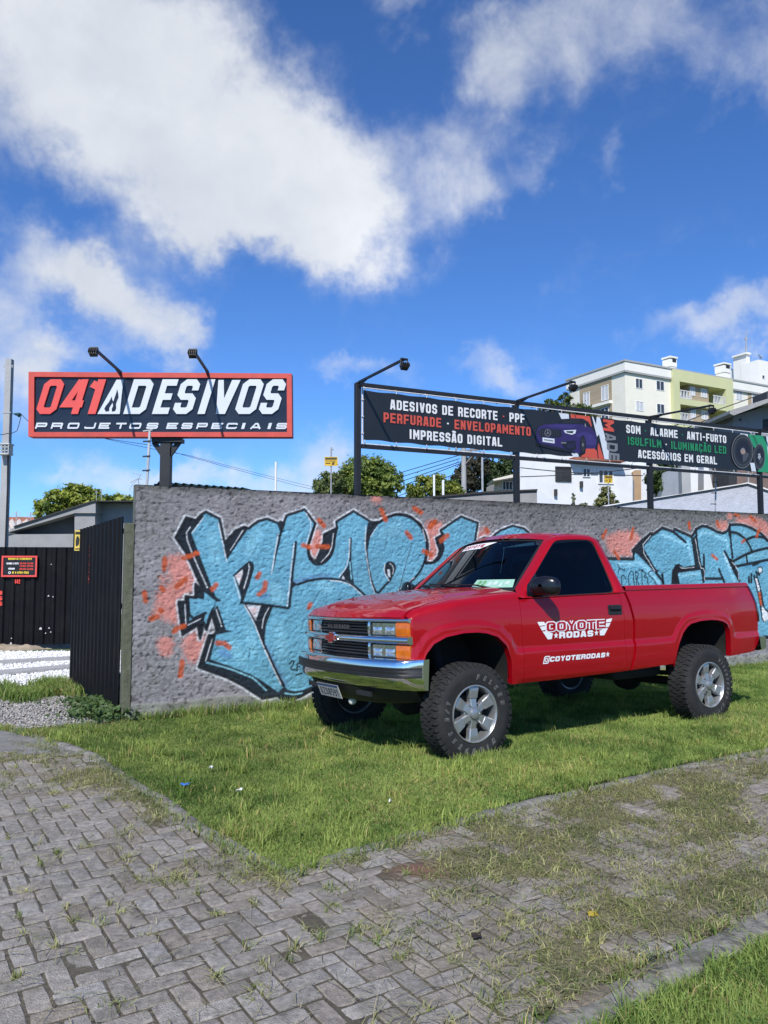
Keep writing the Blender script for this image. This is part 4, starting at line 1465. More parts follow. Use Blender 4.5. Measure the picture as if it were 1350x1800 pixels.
# bonnet: bowed leading edge, two soft flats and a raised middle
XN = lambda y: .628 - .115 * (abs(y) / .86) ** 2.2
nose = MB()
P = []
for i in range(41):
    s = i / 40
    s = s if s < .8 else .8 + (s - .8)
    row = []
    for j in range(41):
        u = 2 * j / 40 - 1
        y = .7975 * u
        x = -.592 + (XN(y) + .592) * s
        z = SHOULD(min(x, .50)) if False else interp([(-.592, 1.358), (-.38, 1.341), (.05, 1.302), (.30, 1.258), (.42, 1.228), (.50, 1.205), (.63, 1.172)], x)
        rise = sstep(.78, .60, abs(y)) * .022 + .018 * (1 - u * u)
        z += rise * (1 - .55 * sstep(.75, 1, s)) - .012 * math.exp(-((abs(y) - .36) / .05) ** 2) * sstep(.98, .5, s) * .5
        z -= .036 * sstep(.93, 1.0, s) ** 1.5
        row.append((x, y, z))
    P.append(row)
nose.grid(P, 0, True)
nose.grid([P[-1], [(x - .01, y, z - .022) for x, y, z in P[-1]], [(x - .06, y, z - .03) for x, y, z in P[-1]]], 0, True)
for e in (0, -1): nose.grid([[r[e] for r in P], [(r[e][0], r[e][1], r[e][2] - .03) for r in P]], 0, True)
nose.build('bonnet', paint_m, truck, recalc=False, angle=50)
# fender nose corners beside the bonnet
for sg in (1, -1):
    mb = MB()
    rows = []
    for x in np.linspace(.468, .497, 5):
        row = []
        k = (x - .468) / .029
        for j in range(8):
            z = .80 + (SHOULD(.47) - .062 - .80) * j / 7
            yy = side_y(.47, z) - .022 * k ** 1.8
            row.append((x - .0, sg * yy, z))
        zh = SHOULD(.47) - .062
        for a in (18, 36, 54, 72, 90):
            ys = side_y(.47, zh) - .022 * k ** 1.8
            row.append((x, sg * (.805 + (ys - .805) * math.cos(R(a))), zh + (.062 - .03 * k) * math.sin(R(a))))
        rows.append(row)
    mb.grid(rows, 0, True)
    mb.grid([rows[-1], [(x - .05, y * .96, z) for x, y, z in rows[-1]]], 0, True)
    mb.build('fender_corner', paint_m, truck, recalc=False)

# doors
for sg in (1, -1):
    mb = MB()
    P = skin(DOORF, DOORR, lambda x: ROCK(x) + .0, lambda x: BELT(x) - .001, -.60, -1.85, 34, 56)
    Q = [[(x, sg * y, z) for x, y, z in r] for r in P]
    mb.grid(Q, 0, True)
    for w in ('a', 'b', 'lo'): mb.grid([[(x, sg * y, z) for x, y, z in r] for r in edge_return(P, w)], 0, True)
    door = mb.build('door', paint_m, truck, recalc=False, angle=40)
    # handle: black pull on a raised surround
    hx, hz_ = -1.748, 1.168
    yf = side_y(hx, hz_)
    mb = MB()
    lp = [(-.092, -.036), (-.080, -.045), (.080, -.045), (.092, -.034), (.092, .036), (.082, .045), (-.080, .045), (-.092, .036)]
    mb.prism([(hx + a, sg * (side_y(hx + a, hz_ + b) - .004), hz_ + b) for a, b in lp], (0, sg * .010, 0))
    mb.prism([(hx + a * .8, sg * (yf + .007), hz_ + b) for a, b in [(-.09, .004), (.09, .004), (.09, .034), (-.09, .034)]], (0, sg * .014, 0))
    mb.build('handle', dark_m, door, bevel=.003)
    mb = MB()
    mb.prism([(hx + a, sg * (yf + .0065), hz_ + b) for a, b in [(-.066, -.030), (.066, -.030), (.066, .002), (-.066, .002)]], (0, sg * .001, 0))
    mb.build('handle_shade', mat('deep_black', (.002, .002, .002), .8), door)  # flat plate, near-black colour painted as the shade of a hollow
    # side pane with a thin seal, divider-free
    mb = MB()
    cen = sum((Vector(p) for p in Wr), Vector()) / len(Wr)
    lp = [Vector((p.x, sg * (p.y - .012), p.z)) for p in Wr]
    mb.add(lp + [Vector((cen.x, sg * (cen.y - .006), cen.z))], [(i, (i + 1) % len(lp), len(lp)) for i in range(len(lp))], 0, True)
    mb.build('side_window', pane_m, door, recalc=False)
    mb = MB()
    mb.grid([[tuple(Vector((p.x, sg * (p.y - .0085), p.z))), tuple(Vector((p.x, sg * (p.y - .009), p.z)).lerp(Vector((cen.x, sg * (cen.y - .009), cen.z)), .035))] for p in Wr], 0, True, closeu=True)
    mb.build('window_seal', seal_m, door, recalc=False)
    # door mirror
    mb = MB()
    mb.prism([(-.70, sg * .898, 1.288), (-.735, sg * .872, 1.40), (-.86, sg * .835, 1.50), (-.86, sg * .895, 1.30)], (0, sg * .02, 0))
    rows = []
    cx, cy, cz = -.79, 1.045, 1.385
    for i in range(13):
        t = -1 + 2 * i / 12
        rr = max(.03, (1 - abs(t) ** 3.2)) ** .55
        row = []
        for k in range(20):
            a = 2 * math.pi * k / 20
            ca, sa = math.cos(a), math.sin(a)
            e = .62
            yy = math.copysign(abs(ca) ** e, ca) * .118 * rr
            zz_ = math.copysign(abs(sa) ** e, sa) * .080 * rr
            row.append((cx + t * (.070 if t > 0 else .035) + .045 * yy / .118 * -1, sg * (cy + yy), cz + zz_ + .012 * (1 - abs(yy) / .12)))
        rows.append(row)
    mb.grid(rows, 0, True, closev=True)
    mb.add(rows[0], [tuple(range(20))], 0)
    mb.prism([(-.735, sg * .90, 1.292), (-.86, sg * .90, 1.296), (-.83, sg * 1.00, 1.345), (-.765, sg * 1.00, 1.345)], (0, 0, .045))
    mb.build('door_mirror', gloss_m, door, angle=50)
    if sg < 0: continue
    # lettering on the driver's door
    fs = lambda x, z, o: (-x, side_y(-x, z) + .0022 + o, z)
    mb = MB()
    # upper badge: wings, outlined name, second line, stars
    for lp in ([(.766, 1.087), (.846, 1.086), (.858, 1.057), (.786, 1.054)], [(.792, 1.047), (.862, 1.050), (.868, 1.018), (.818, 1.012)], [(.824, 1.004), (.866, 1.006), (.945, .985), (.935, .936), (.888, .934)],
               [(1.622, 1.084), (1.701, 1.091), (1.682, 1.060), (1.616, 1.056)], [(1.614, 1.048), (1.676, 1.052), (1.652, 1.016), (1.608, 1.012)], [(1.604, 1.003), (1.642, 1.006), (1.592, .941), (1.535, .941), (1.530, .985)]):
        mb.poly(lp, lambda x, z: fs(x, z, .0), 0)
    text(mb, 'COYOTE', .868, 1.602, 1.002, .080, fs, wid=.74, t=.24, c=.10, gap=.07, mi=0, tr=.40)
    text(mb, 'COYOTE', .868, 1.602, 1.002, .080, lambda x, z, o: fs(x, z, o + .0014), wid=.74, t=.24, c=.10, gap=.07, mi=1, tr=.20)
    text(mb, 'RODAS', 1.022, 1.448, .937, .055, fs, wid=.80, t=.27, c=.08, gap=.14, mi=0)

    def star(cx_, cz_, r1):
        mb.poly([(cx_ + (r1 if i % 2 == 0 else r1 * .42) * math.sin(i * math.pi / 5), cz_ + (r1 if i % 2 == 0 else r1 * .42) * math.cos(i * math.pi / 5)) for i in range(10)], lambda x, z: fs(x, z, .0026), 0)
    star(.982, .964, .030); star(1.486, .966, .030)
    text(mb, 'COYOTERODAS', .890, 1.578, .744, .043, fs, wid=.84, t=.27, c=.08, gap=.13, mi=0, slant=.18)
    star(1.612, .769, .028)
    for lp in ([[(.812, .730), (.868, .730), (.885, .746), (.892, .795), (.838, .796), (.826, .785)], [(.825, .739), (.864, .739), (.874, .748), (.880, .787), (.845, .787), (.836, .780)]],):
        mb.poly(lp, lambda x, z: fs(x, z, 0), 0)
    c_ = (.852, .762)
    mb.poly([[(c_[0] + .019 * math.cos(t), c_[1] + .019 * math.sin(t)) for t in np.linspace(0, 6.28, 17)[:-1]], [(c_[0] + .010 * math.cos(t), c_[1] + .010 * math.sin(t)) for t in np.linspace(0, 6.28, 13)[:-1]]], lambda x, z: fs(x, z, .0004), 0)
    mb.build('lettering', [decal_w, decal_r], door, recalc=False)

# windscreen, bowed
mb = MB()
P = []
for i in range(13):
    t = i / 12
    row = []
    for j in range(21):
        u = 2 * j / 20 - 1
        yb, xb, zb = .752, -.695, 1.370
        yt, xt, zt_ = .612, -1.205, 1.823
        y = (yb + (yt - yb) * t) * u
        bow = (.17 * (1 - t) + .105 * t) * (1 - u * u)
        row.append((xb + (xt - xb) * t + bow, y, zb + (zt_ - zb) * t + .03 * t * (1 - u * u) - .006))
    P.append(row)
mb.grid(P, 0, True)
ws = mb.build('windscreen', screen_m, truck, recalc=False)


def wsp(t, u, o=0.0):
    """point on the windscreen"""
    y = (.752 + (.612 - .752) * t) * u
    bow = (.17 * (1 - t) + .105 * t) * (1 - u * u)
    n = Vector((.66, 0, .75))
    return Vector((-.695 - .51 * t + bow, y, 1.364 + .453 * t + .03 * t * (1 - u * u))) + n * o


mb = MB()
for t0, t1, u0, u1 in ((-.02, .03, -1, 1), (.975, 1.01, -1, 1)):
    mb.grid([[tuple(wsp(t, u, .003)) for u in np.linspace(u0, u1, 21)] for t in (t0, t1)])
for sg in (1, -1): mb.grid([[tuple(wsp(t, u * sg, .003)) for t in np.linspace(-.02, 1.01, 12)] for u in (.975, 1.004)])
mb.build('rubber_frame', seal_m, ws, recalc=False)
mb = MB()
lf_ = lambda x, y, o: wsp(.875 + y, -.72 + x * .62, .004 + o)
mb.grid([[tuple(lf_(.02 + (.93 + .47 * t) * s, -.02 + .115 * t, 0)) for s in np.linspace(0, 1, 24)] for t in np.linspace(0, 1, 4)], 0, True)
text(mb, 'COYOTE', .10, 1.02, .004, .068, lambda x, y, o: lf_(x, y, o + .0015), wid=.8, t=.26, gap=.16, mi=1)
mb.build('sun_strip', [decal_w, decal_r], ws, recalc=False)
mb = MB()
lt = lambda x, y, o: wsp(.045 + y, .40 + x * 1.04, .003 + o)
mb.grid([[tuple(lt((.545 - .03 * t) * s + .0, .155 * t, 0)) for s in np.linspace(0, 1, 16)] for t in np.linspace(0, 1, 4)], 0, True)
text(mb, '22', .05, .17, .04, .09, lambda x, y, o: lt(x, y, o + .0015), mi=1)
for x0, x1, y0, y1 in ((.20, .26, .03, .12), (.27, .33, .05, .13), (.36, .40, .02, .10), (.42, .48, .06, .13), (.30, .36, .015, .03)):
    mb.poly([(x0, y0), (x1, y0 + .01), (x1 - .01, y1), (x0 + .012, y1 - .012)], lambda x, y: lt(x, y, .0015), 2)
mb.build('dashboard_card', [mat('pale_green_card', (.26, .46, .36), .6, var=.15, scale=40), mat('green_print', (.08, .26, .08), .6), mat('white_print', (.44, .55, .52), .6)], ws, recalc=False)
# wipers
for u0, ua, ub, tb in ((.86, .10, -.62, .135), (.10, -.52, -.97, .12)):
    mb = MB()
    pv = wsp(-.02, u0, .012)
    mid = wsp(tb * .75, (ua * .6 + ub * .4), .026)
    mb.tube([pv, wsp(tb * .42, (u0 + ua) / 2, .030), mid], [.011, .008, .005], 6)
    pts = [wsp(tb * (.62 + .38 * k / 6), ua + (ub - ua) * k / 6, .010) for k in range(7)]
    for p, q in zip(pts[:-1], pts[1:]): mb.bar(p, q, .010, .018)
    mb.tube([pv - Vector((0, 0, .03)), pv + Vector((0, 0, .012))], .018, 8)
    mb.build('wiper', dark_m, truck)

# cab interior seen through the glass
mb = MB()
mb.box((-1.62, 0, .98), (.5, 1.45, .25)); mb.box((-1.80, 0, 1.28), (.16, 1.42, .55), M=Matrix.Rotation(R(-10), 3, 'Y'))
mb.box((-.82, 0, 1.24), (.30, 1.50, .17))
for y in (.38, -.38): mb.box((-1.845, y, 1.60), (.09, .28, .16), M=Matrix.Rotation(R(-10), 3, 'Y'))
mb.build('bench_seat', mat('dark_trim', (.020, .020, .022), .85, var=.3), truck, bevel=.03)
mb = MB()
mb.lathe([(.19 + .014 * math.cos(t), .014 * math.sin(t)) for t in np.linspace(0, 6.28, 9)], (-1.10, .38, 1.30), (-.85, 0, .55), 28)
mb.bar((-1.10, .38, 1.30), (-.85, .38, 1.14), .05, .05)
for a in (0, 2.1, 4.2): mb.bar((-1.10, .38, 1.30), Vector((-1.10, .38, 1.30)) + Vector((0, 1, 0)) * .18 * math.cos(a) + Vector((.55, 0, .85)).normalized() * .18 * math.sin(a), .025, .02)
mb.build('steering_wheel', dark_m, truck)
mb = MB()
mb.grid([[(x, y * u, z) for u in np.linspace(-1, 1, 5)] for x, y, z in [(-1.922, .72, 1.38), (-1.893, .63, 1.60), (-1.872, .56, 1.755)]])
mb.build('rear_window', pane_m, truck, recalc=False)

# grille and lamps, bowed in plan
XG = lambda y: .617 - .115 * (abs(y) / .86) ** 2.2


def bowed(mb, y0, y1, z0, z1, d0, d1, n=18, mi=0, round_=0.0):
    """bar following the bowed face; d0 = back, d1 = front, measured forward of the grille plane; round_ = depth of its convex face"""
    rows = []
    for i in range(n + 1):
        y = y0 + (y1 - y0) * i / n
        x = XG(y)
        row = [(x + d0, y, z0)]
        m_ = 7 if round_ else 1
        for k in range(m_ + 1):
            u = -1 + 2 * k / m_
            row.append((x + d1 - round_ * (1 - math.sqrt(max(0, 1 - .96 * u * u))), y, z0 + (z1 - z0) * (u + 1) / 2))
        rows.append(row + [(x + d0, y, z1)])
    mb.grid(rows, mi, True, closev=True)
    for r in (rows[0], rows[-1]): mb.add(r, [tuple(range(len(r)))], mi)


mb = MB()
bowed(mb, -.868, .868, 1.119, 1.153, -.08, .016, round_=.026)
bowed(mb, -.874, .874, .951, 1.012, -.08, .032, round_=.032)
bowed(mb, -.874, .874, .814, .839, -.08, .016, round_=.018)
for sg in (1, -1):
    for z0, z1 in ((1.010, 1.124), (.836, .953)): bowed(mb, sg * .405, sg * .432, z0, z1, -.08, .004, 2, round_=.008)
    mb.box((XG(.86) - .05, sg * .868, .895), (.05, .008, .11))
grille = mb.build('grille', chrome_m, truck, angle=30)
mb = MB()
bowed(mb, -.41, .41, 1.010, 1.124, -.09, -.070); bowed(mb, -.41, .41, .836, .953, -.09, -.070)
for z in (1.030, 1.055, 1.080, 1.105, .858, .883, .908, .933): bowed(mb, -.406, .406, z - .006, z + .006, -.075, -.022)
mb.build('grille_insert', dark_m, grille, angle=30)
mb = MB()
text(mb, 'SILVERADO', -.30, .10, 1.054, .038, lambda x, y, o: (XG(x) - .020 + o, x, y), wid=.62, t=.2, gap=.22, depth=.004)
mb.build('grille_lettering', mat('smoked_letter', (.05, .05, .055), .3, var=.1), grille, recalc=False)
# red cross emblem with a bright edge
mb = MB()
ec = (-.12, .978)
bt = [(-.105, .020), (-.040, .020), (-.034, .044), (.048, .044), (.042, .020), (.105, .020), (.093, -.022), (.030, -.022), (.024, -.046), (-.058, -.046), (-.052, -.022), (-.117, -.022)]
mb.prism([(XG(0) + .020, ec[0] + a * .98, ec[1] + b * 1.08) for a, b in bt], (.020, 0, 0), 0)
mb.prism([(XG(0) + .030, ec[0] + a * .86, ec[1] + b * .86) for a, b in bt], (.016, 0, 0), 1)
mb.build('emblem', [chrome_m, mat('red_enamel', (.20, .005, .008), .25, coat=1, var=.1)], grille, recalc=True)
refl_m = mat('reflector', (.75, .78, .80), .16, metal=1, var=.25, scale=30)
for sg in (1, -1):
    for z0, z1, nm in ((1.014, 1.118, 'headlight'), (.842, .946, 'headlight')):
        mb = MB()
        bowed(mb, sg * .436, sg * .728, z0, z1, -.085, -.012, 8, 1)
        # two bright bowls behind a ribbed lens
        for k in (.510, .652):
            rows = []
            for i in range(9):
                a = i / 8
                y = sg * (k - .052 + .104 * a)
                rows.append([(XG(y) - .011 + .008 * math.sin(math.pi * a) * math.sin(math.pi * b), y, z0 + .008 + (z1 - z0 - .016) * (.05 + .62 * b)) for b in np.linspace(0, 1, 7)])
            mb.grid(rows, 0, True)
        hl = mb.build(nm, [lens_m, refl_m], truck, angle=30)
        mb = MB()
        e = .006
        bowed(mb, sg * .434, sg * .730, z0 - .001, z0 + e, -.05, -.004, 6); bowed(mb, sg * .434, sg * .730, z1 - e, z1 + .001, -.05, -.004, 6)
        bowed(mb, sg * .433, sg * .440, z0, z1, -.05, -.004, 2); bowed(mb, sg * .724, sg * .731, z0, z1, -.05, -.004, 2)
        mb.build('bezel', dark_m, hl, angle=30)
        mb = MB()
        rows = []
        for i in range(9):
            y = .734 + (.866 - .734) * i / 8
            x = XG(y) + .004 - (0 if y < .845 else 14 * (y - .845) ** 2)
            rows.append([(x - .05, sg * y, z0), (x - .004, sg * y, z0), (x + .002, sg * y, z0 + .012), (x + .002, sg * y, z1 - .012), (x - .004, sg * y, z1), (x - .05, sg * y, z1)])
        mb.grid(rows, 0, True, closev=True)
        for r in (rows[0], rows[-1]): mb.add(r, [tuple(range(6))], 0)
        mb.build('turn_signal', amber_m, truck, angle=40)

# front bumper: chrome, rubber strip, black valance, number plate
def bump_line(y):
    a = abs(y)
    return .735 - .115 * (a / .80) ** 2.4 if a < .80 else .620 - .190 * ((a - .80) / .145) ** 1.7


ys_ = [-.945, -.943, -.937, -.925, -.90, -.87, -.84, -.80] + list(np.linspace(-.74, .74, 25)) + [.80, .84, .87, .90, .925, .937, .943, .945]
BP = [(-.16, .838), (-.03, .836), (-.008, .828), (.0, .812), (.002, .790), (.004, .778), (.004, .700), (.002, .690), (.0, .67), (-.010, .64), (-.030, .614), (-.06, .602), (-.12, .600)]
mb = MB()
mb.grid([[(bump_line(y) + d * (1 if abs(y) < .9 else .35), y * (1 - (0 if d > -.1 else .03)), z) for d, z in BP] for y in ys_], 0, True)
for y in (-.945, .945): mb.add([(bump_line(y) + d * .35, y, z) for d, z in BP], [tuple(range(len(BP)))], 0)
bmp = mb.build('front_bumper', chrome_m, truck, recalc=False, angle=50)
mb = MB()
SP = [(.004, .779), (.013, .774), (.010, .752), (.013, .749), (.010, .728), (.013, .725), (.013, .704), (.004, .699)]
mb.grid([[(bump_line(y) + d, y * (1 + .006 * (d > .005)), z) for d, z in SP] for y in ys_ if abs(y) < .944], 0, True)
mb.build('rubber_strip', dark_m, bmp, recalc=False, angle=30)
mb = MB()
VP = [(-.08, .612), (-.035, .600), (-.070, .54), (-.105, .490), (-.13, .472), (-.25, .47)]
mb.grid([[(min(bump_line(y), .735) + d - .05 * (abs(y) / .8) ** 3, y * .95, z + .035 * (abs(y) / .9) ** 4) for d, z in VP] for y in np.linspace(-.88, .88, 30)], 0, True)
for y in (.45, -.45): mb.bar((bump_line(y) - .055, y * .95, .575), (bump_line(y) - .052, y * .95, .535), .02, .22, 0, up=(0, 1, 0))
val = mb.build('air_dam', dark_m, bmp, recalc=False, angle=40)
mb = MB()
ax0 = bump_line(-.15) - .035
pl = lambda x, y, o=0: (ax0 + .016 + o + (y - .544) * .42, -.05 + x * .92, y - .006)
mb.prism([pl(-.195, .488), pl(.205, .488), pl(.205, .600), pl(-.195, .600)], (.006, 0, 0), 0)
mb.prism([pl(-.19, .577, .006), pl(.20, .577, .006), pl(.20, .596, .006), pl(-.19, .596, .006)], (.001, 0, 0), 1)
text(mb, 'AZO8591', -.165, .175, .502, .062, lambda x, y, o: pl(x, y, .0075 + o), wid=.55, t=.18, gap=.2, mi=2)
mb.build('number_plate', [mat('plate_grey', (.40, .41, .41), .5, var=.2, scale=30), mat('plate_blue', (.05, .08, .2), .5), mat('plate_ink', (.05, .05, .055), .6)], bmp, recalc=True)
mb = MB()
tw = Vector((bump_line(.10) - .16, .10, .455))
mb.lathe([(0, .03), (.02, .028), (.034, .015), (.036, -.01), (.02, -.03), (0, -.03)], tw, (1, 0, .2), 14)
mb.build('tow_hook', mat('pale_metal', (.55, .54, .50), .5, var=.2), bmp)

# bed
bed = MB()
rl = lambda x: (interp(sorted(RARCH), x) if -3.4785 < x < -2.5745 else (ROCK(x) if x > -3 else interp([(-3.93, .673), (-3.478, .649)], x)))
xs_ = sorted(set([-2.06, -2.2, -2.3, -2.4] + [-2.573, -2.5755, -3.477, -3.4790] + [-2.54 - .012 * i for i in range(82)] + list(np.linspace(-3.55, -3.86, 14)) + list(np.linspace(-3.87, -3.93, 8)) + [-1.96]), reverse=True)
TOP = lambda x: 1.387 + (1.407 - 1.387) * (x + 1.92) / (-1.97)
P = []
for i, x in enumerate(xs_):
    row = []
    for j in range(44):
        t = j / 43
        zl, zh = rl(x), TOP(x) - .052
        z = zl + (zh - zl) * t
        s = (x + 1.96) / (-3.93 + 1.96)
        xx = BEDF(z) + (BEDR(z) - BEDF(z)) * s if (s < .12 or s > .82) else x
        if s < .12: xx = BEDF(z) * (1 - s / .12) + (-1.96 - .12 * 1.97) * (s / .12)
        if s > .82: k = (s - .82) / .18; xx = (-1.96 - .82 * 1.97) * (1 - k) + BEDR(z) * k
        row.append((xx, side_y(xx, z), z))
    # rolled top rail above a shallow groove
    zh = TOP(x) - .052
    yb = side_y(x, zh)
    xe = row[-1][0]
    for dy, dz in ((-.010, .003), (-.010, .008), (.001, .011), (.002, .030), (-.006, .044), (-.020, .052), (-.055, .054), (-.070, .045), (-.070, .0)):
        row.append((xe + (.012 * (dz / .05) if i == len(xs_) - 1 else 0), yb + dy, zh + dz))
    P.append(row)
mirror_add(bed, P)
mirror_add(bed, [[r[0], (r[0][0], r[0][1] - .055, r[0][2])] for r in P])
for e in (0, -1): mirror_add(bed, [P[e][:44], [(x, y - .07, z) for x, y, z in P[e][:44]]])
# inside of the bed: walls, floor, headboard
mirror_add(bed, [[(x, .80, z) for z in (1.06, 1.36)] for x in (-2.0, -3.92)])
bed.box((-2.96, 0, .84), (1.90, .84, .03), 0)
mirror_add(bed, [[(x, y, z) for y, z in ((.80, 1.06), (.42, 1.06), (.42, .84))] for x in (-2.0, -3.92)])
bed.box((-2.005, 0, 1.10), (.03, 1.62, .56), 0)
bed_o = bed.build('cargo_bed', [paint_m], truck, recalc=False, angle=40)
mb = MB()
mb.box((-3.955, 0, 1.115), (.05, 1.62, .53))
tg = mb.build('tailgate', paint_m, bed_o, bevel=.01)
for sg in (1, -1):
    mb = MB()
    zz_ = [.985, 1.03, 1.10, 1.185, 1.28, 1.335, 1.372]
    rows = []
    for z in zz_:
        x = BEDR(z)
        wdt = .052 - .02 * sstep(1.28, 1.372, z)
        yb = side_y(x, z)
        rows.append([(x + .012, sg * (yb + .006), z), (x - .012, sg * (yb + .010), z), (x - .040, sg * (yb - .004), z), (x - wdt, sg * (yb - .05), z), (x - wdt, sg * (yb - .12), z)])
    mb.grid(rows, 0, True)
    mb.add(rows[0] + [(rows[0][0][0], rows[0][0][1] - sg * .12, rows[0][0][2])], [tuple(range(6))]); mb.add(rows[-1] + [(rows[-1][0][0], rows[-1][0][1] - sg * .12, rows[-1][0][2])], [tuple(range(6))])
    mb.build('tail_light', mat('smoked_red', (.030, .004, .006), .12, coat=1, var=.1), truck, recalc=False)
mb = MB()
RB = [(-.02, .84), (-.13, .838), (-.165, .82), (-.175, .78), (-.172, .72), (-.15, .68), (-.11, .668), (-.04, .67)]
rows = []
for y in [-.955, -.945, -.92, -.88, -.82] + list(np.linspace(-.7, .7, 9)) + [.82, .88, .92, .945, .955]:
    k = 0 if abs(y) < .82 else ((abs(y) - .82) / .135) ** 2
    rows.append([(-4.05 + d * (1 - .25 * k) + .07 * k, y, .775 + (z - .775) * (1 - .22 * k)) for d, z in RB])
mb.grid(rows, 0, True)
for r in (rows[0], rows[-1]): mb.add(r, [tuple(range(len(RB)))])
mb.build('rear_bumper', chrome_m, truck, recalc=False, angle=50)

# wheel housings and running gear
for T_ in (FARCH, RARCH):
    for sg in (1, -1):
        mb = MB()
        lo = min(T_[0][1], T_[-1][1])
        mb.grid([[(x, sg * y, z) for y in (.905, .42)] + [(x, sg * .42, lo)] for x, z in T_])
        mb.build('wheel_housing', under_m, truck, recalc=False)
mb = MB()
for sg in (1, -1):
    mb.bar((.55, sg * .40, .66), (-3.95, sg * .44, .70), .07, .15)
    for k in range(4): mb.bar((-2.35, sg * .56, .56 - .012 * k), (-2.985, sg * .56, .50 - .012 * k), .06, .012); mb.bar((-2.985, sg * .56, .50 - .012 * k), (-3.6, sg * .56, .60 - .012 * k), .06, .012)
    mb.tube([(-3.05, sg * .50, .46), (-3.15, sg * .42, .85)], .03, 8)
    mb.tube([(-.02, sg * .60, .46), (.0, sg * .50, .92)], .05, 10)
    mb.bar((.0, sg * .30, .50), (0, sg * .76, .40), .10, .06); mb.bar((.0, sg * .32, .74), (0, sg * .74, .60), .10, .05)
mb.tube([(-2.985, -.8, .40), (-2.985, .8, .40)], .045, 12)
mb.lathe([(0, -.17), (.08, -.15), (.15, -.06), (.16, 0), (.13, .10), (.06, .16), (0, .17)], (-2.985, 0, .41), (1, 0, 0), 16)
mb.tube([(0, -.75, .42), (0, .75, .42)], .045, 10)
mb.lathe([(0, -.15), (.08, -.13), (.13, -.05), (.13, .05), (.07, .15), (0, .16)], (.02, .16, .42), (1, 0, 0), 16)
mb.tube([(-.9, .05, .56), (-2.8, 0, .45)], .045, 10)
mb.tube([(-.7, -.3, .52), (-1.6, -.32, .52), (-2.1, -.34, .54)], .035, 8)
mb.lathe([(0, -.36), (.10, -.34), (.12, -.25), (.12, .25), (.10, .34), (0, .36)], (-1.75, -.32, .52), (1, 0, .02), 14)
mb.box((-.62, .0, .60), (.7, .55, .24))
mb.build('chassis', under_m, truck)
mb = MB()
mb.box((-2.30, .55, .585), (.72, .36, .20))
mb.build('fuel_tank', under_m, truck, bevel=.06)
mb = MB()
mb.tube([(-.513, -.82, 1.33), (-.60, -.82, 1.60), (-.699, -.82, 1.869)], [.004, .003, .002], 6)
mb.lathe([(0, .03), (.014, .025), (.018, 0)], (-.513, -.82, 1.33), (0, 0, 1), 10)
mb.build('aerial', dark_m, truck)

# wheels
tyre_m = mat('tyre_rubber', (.012, .012, .013), .82, var=.25, scale=20, bump=.25, bscale=160, dirt=(.034, .032, .029), dscale=5, damt=.5)
let_m = mat('raised_white', (.27, .27, .265), .75, var=.4, scale=40)
alloy_m = mat('alloy', (.40, .41, .42), .34, metal=.75, var=.08, coat=.3)
RT, WT = .392, .27


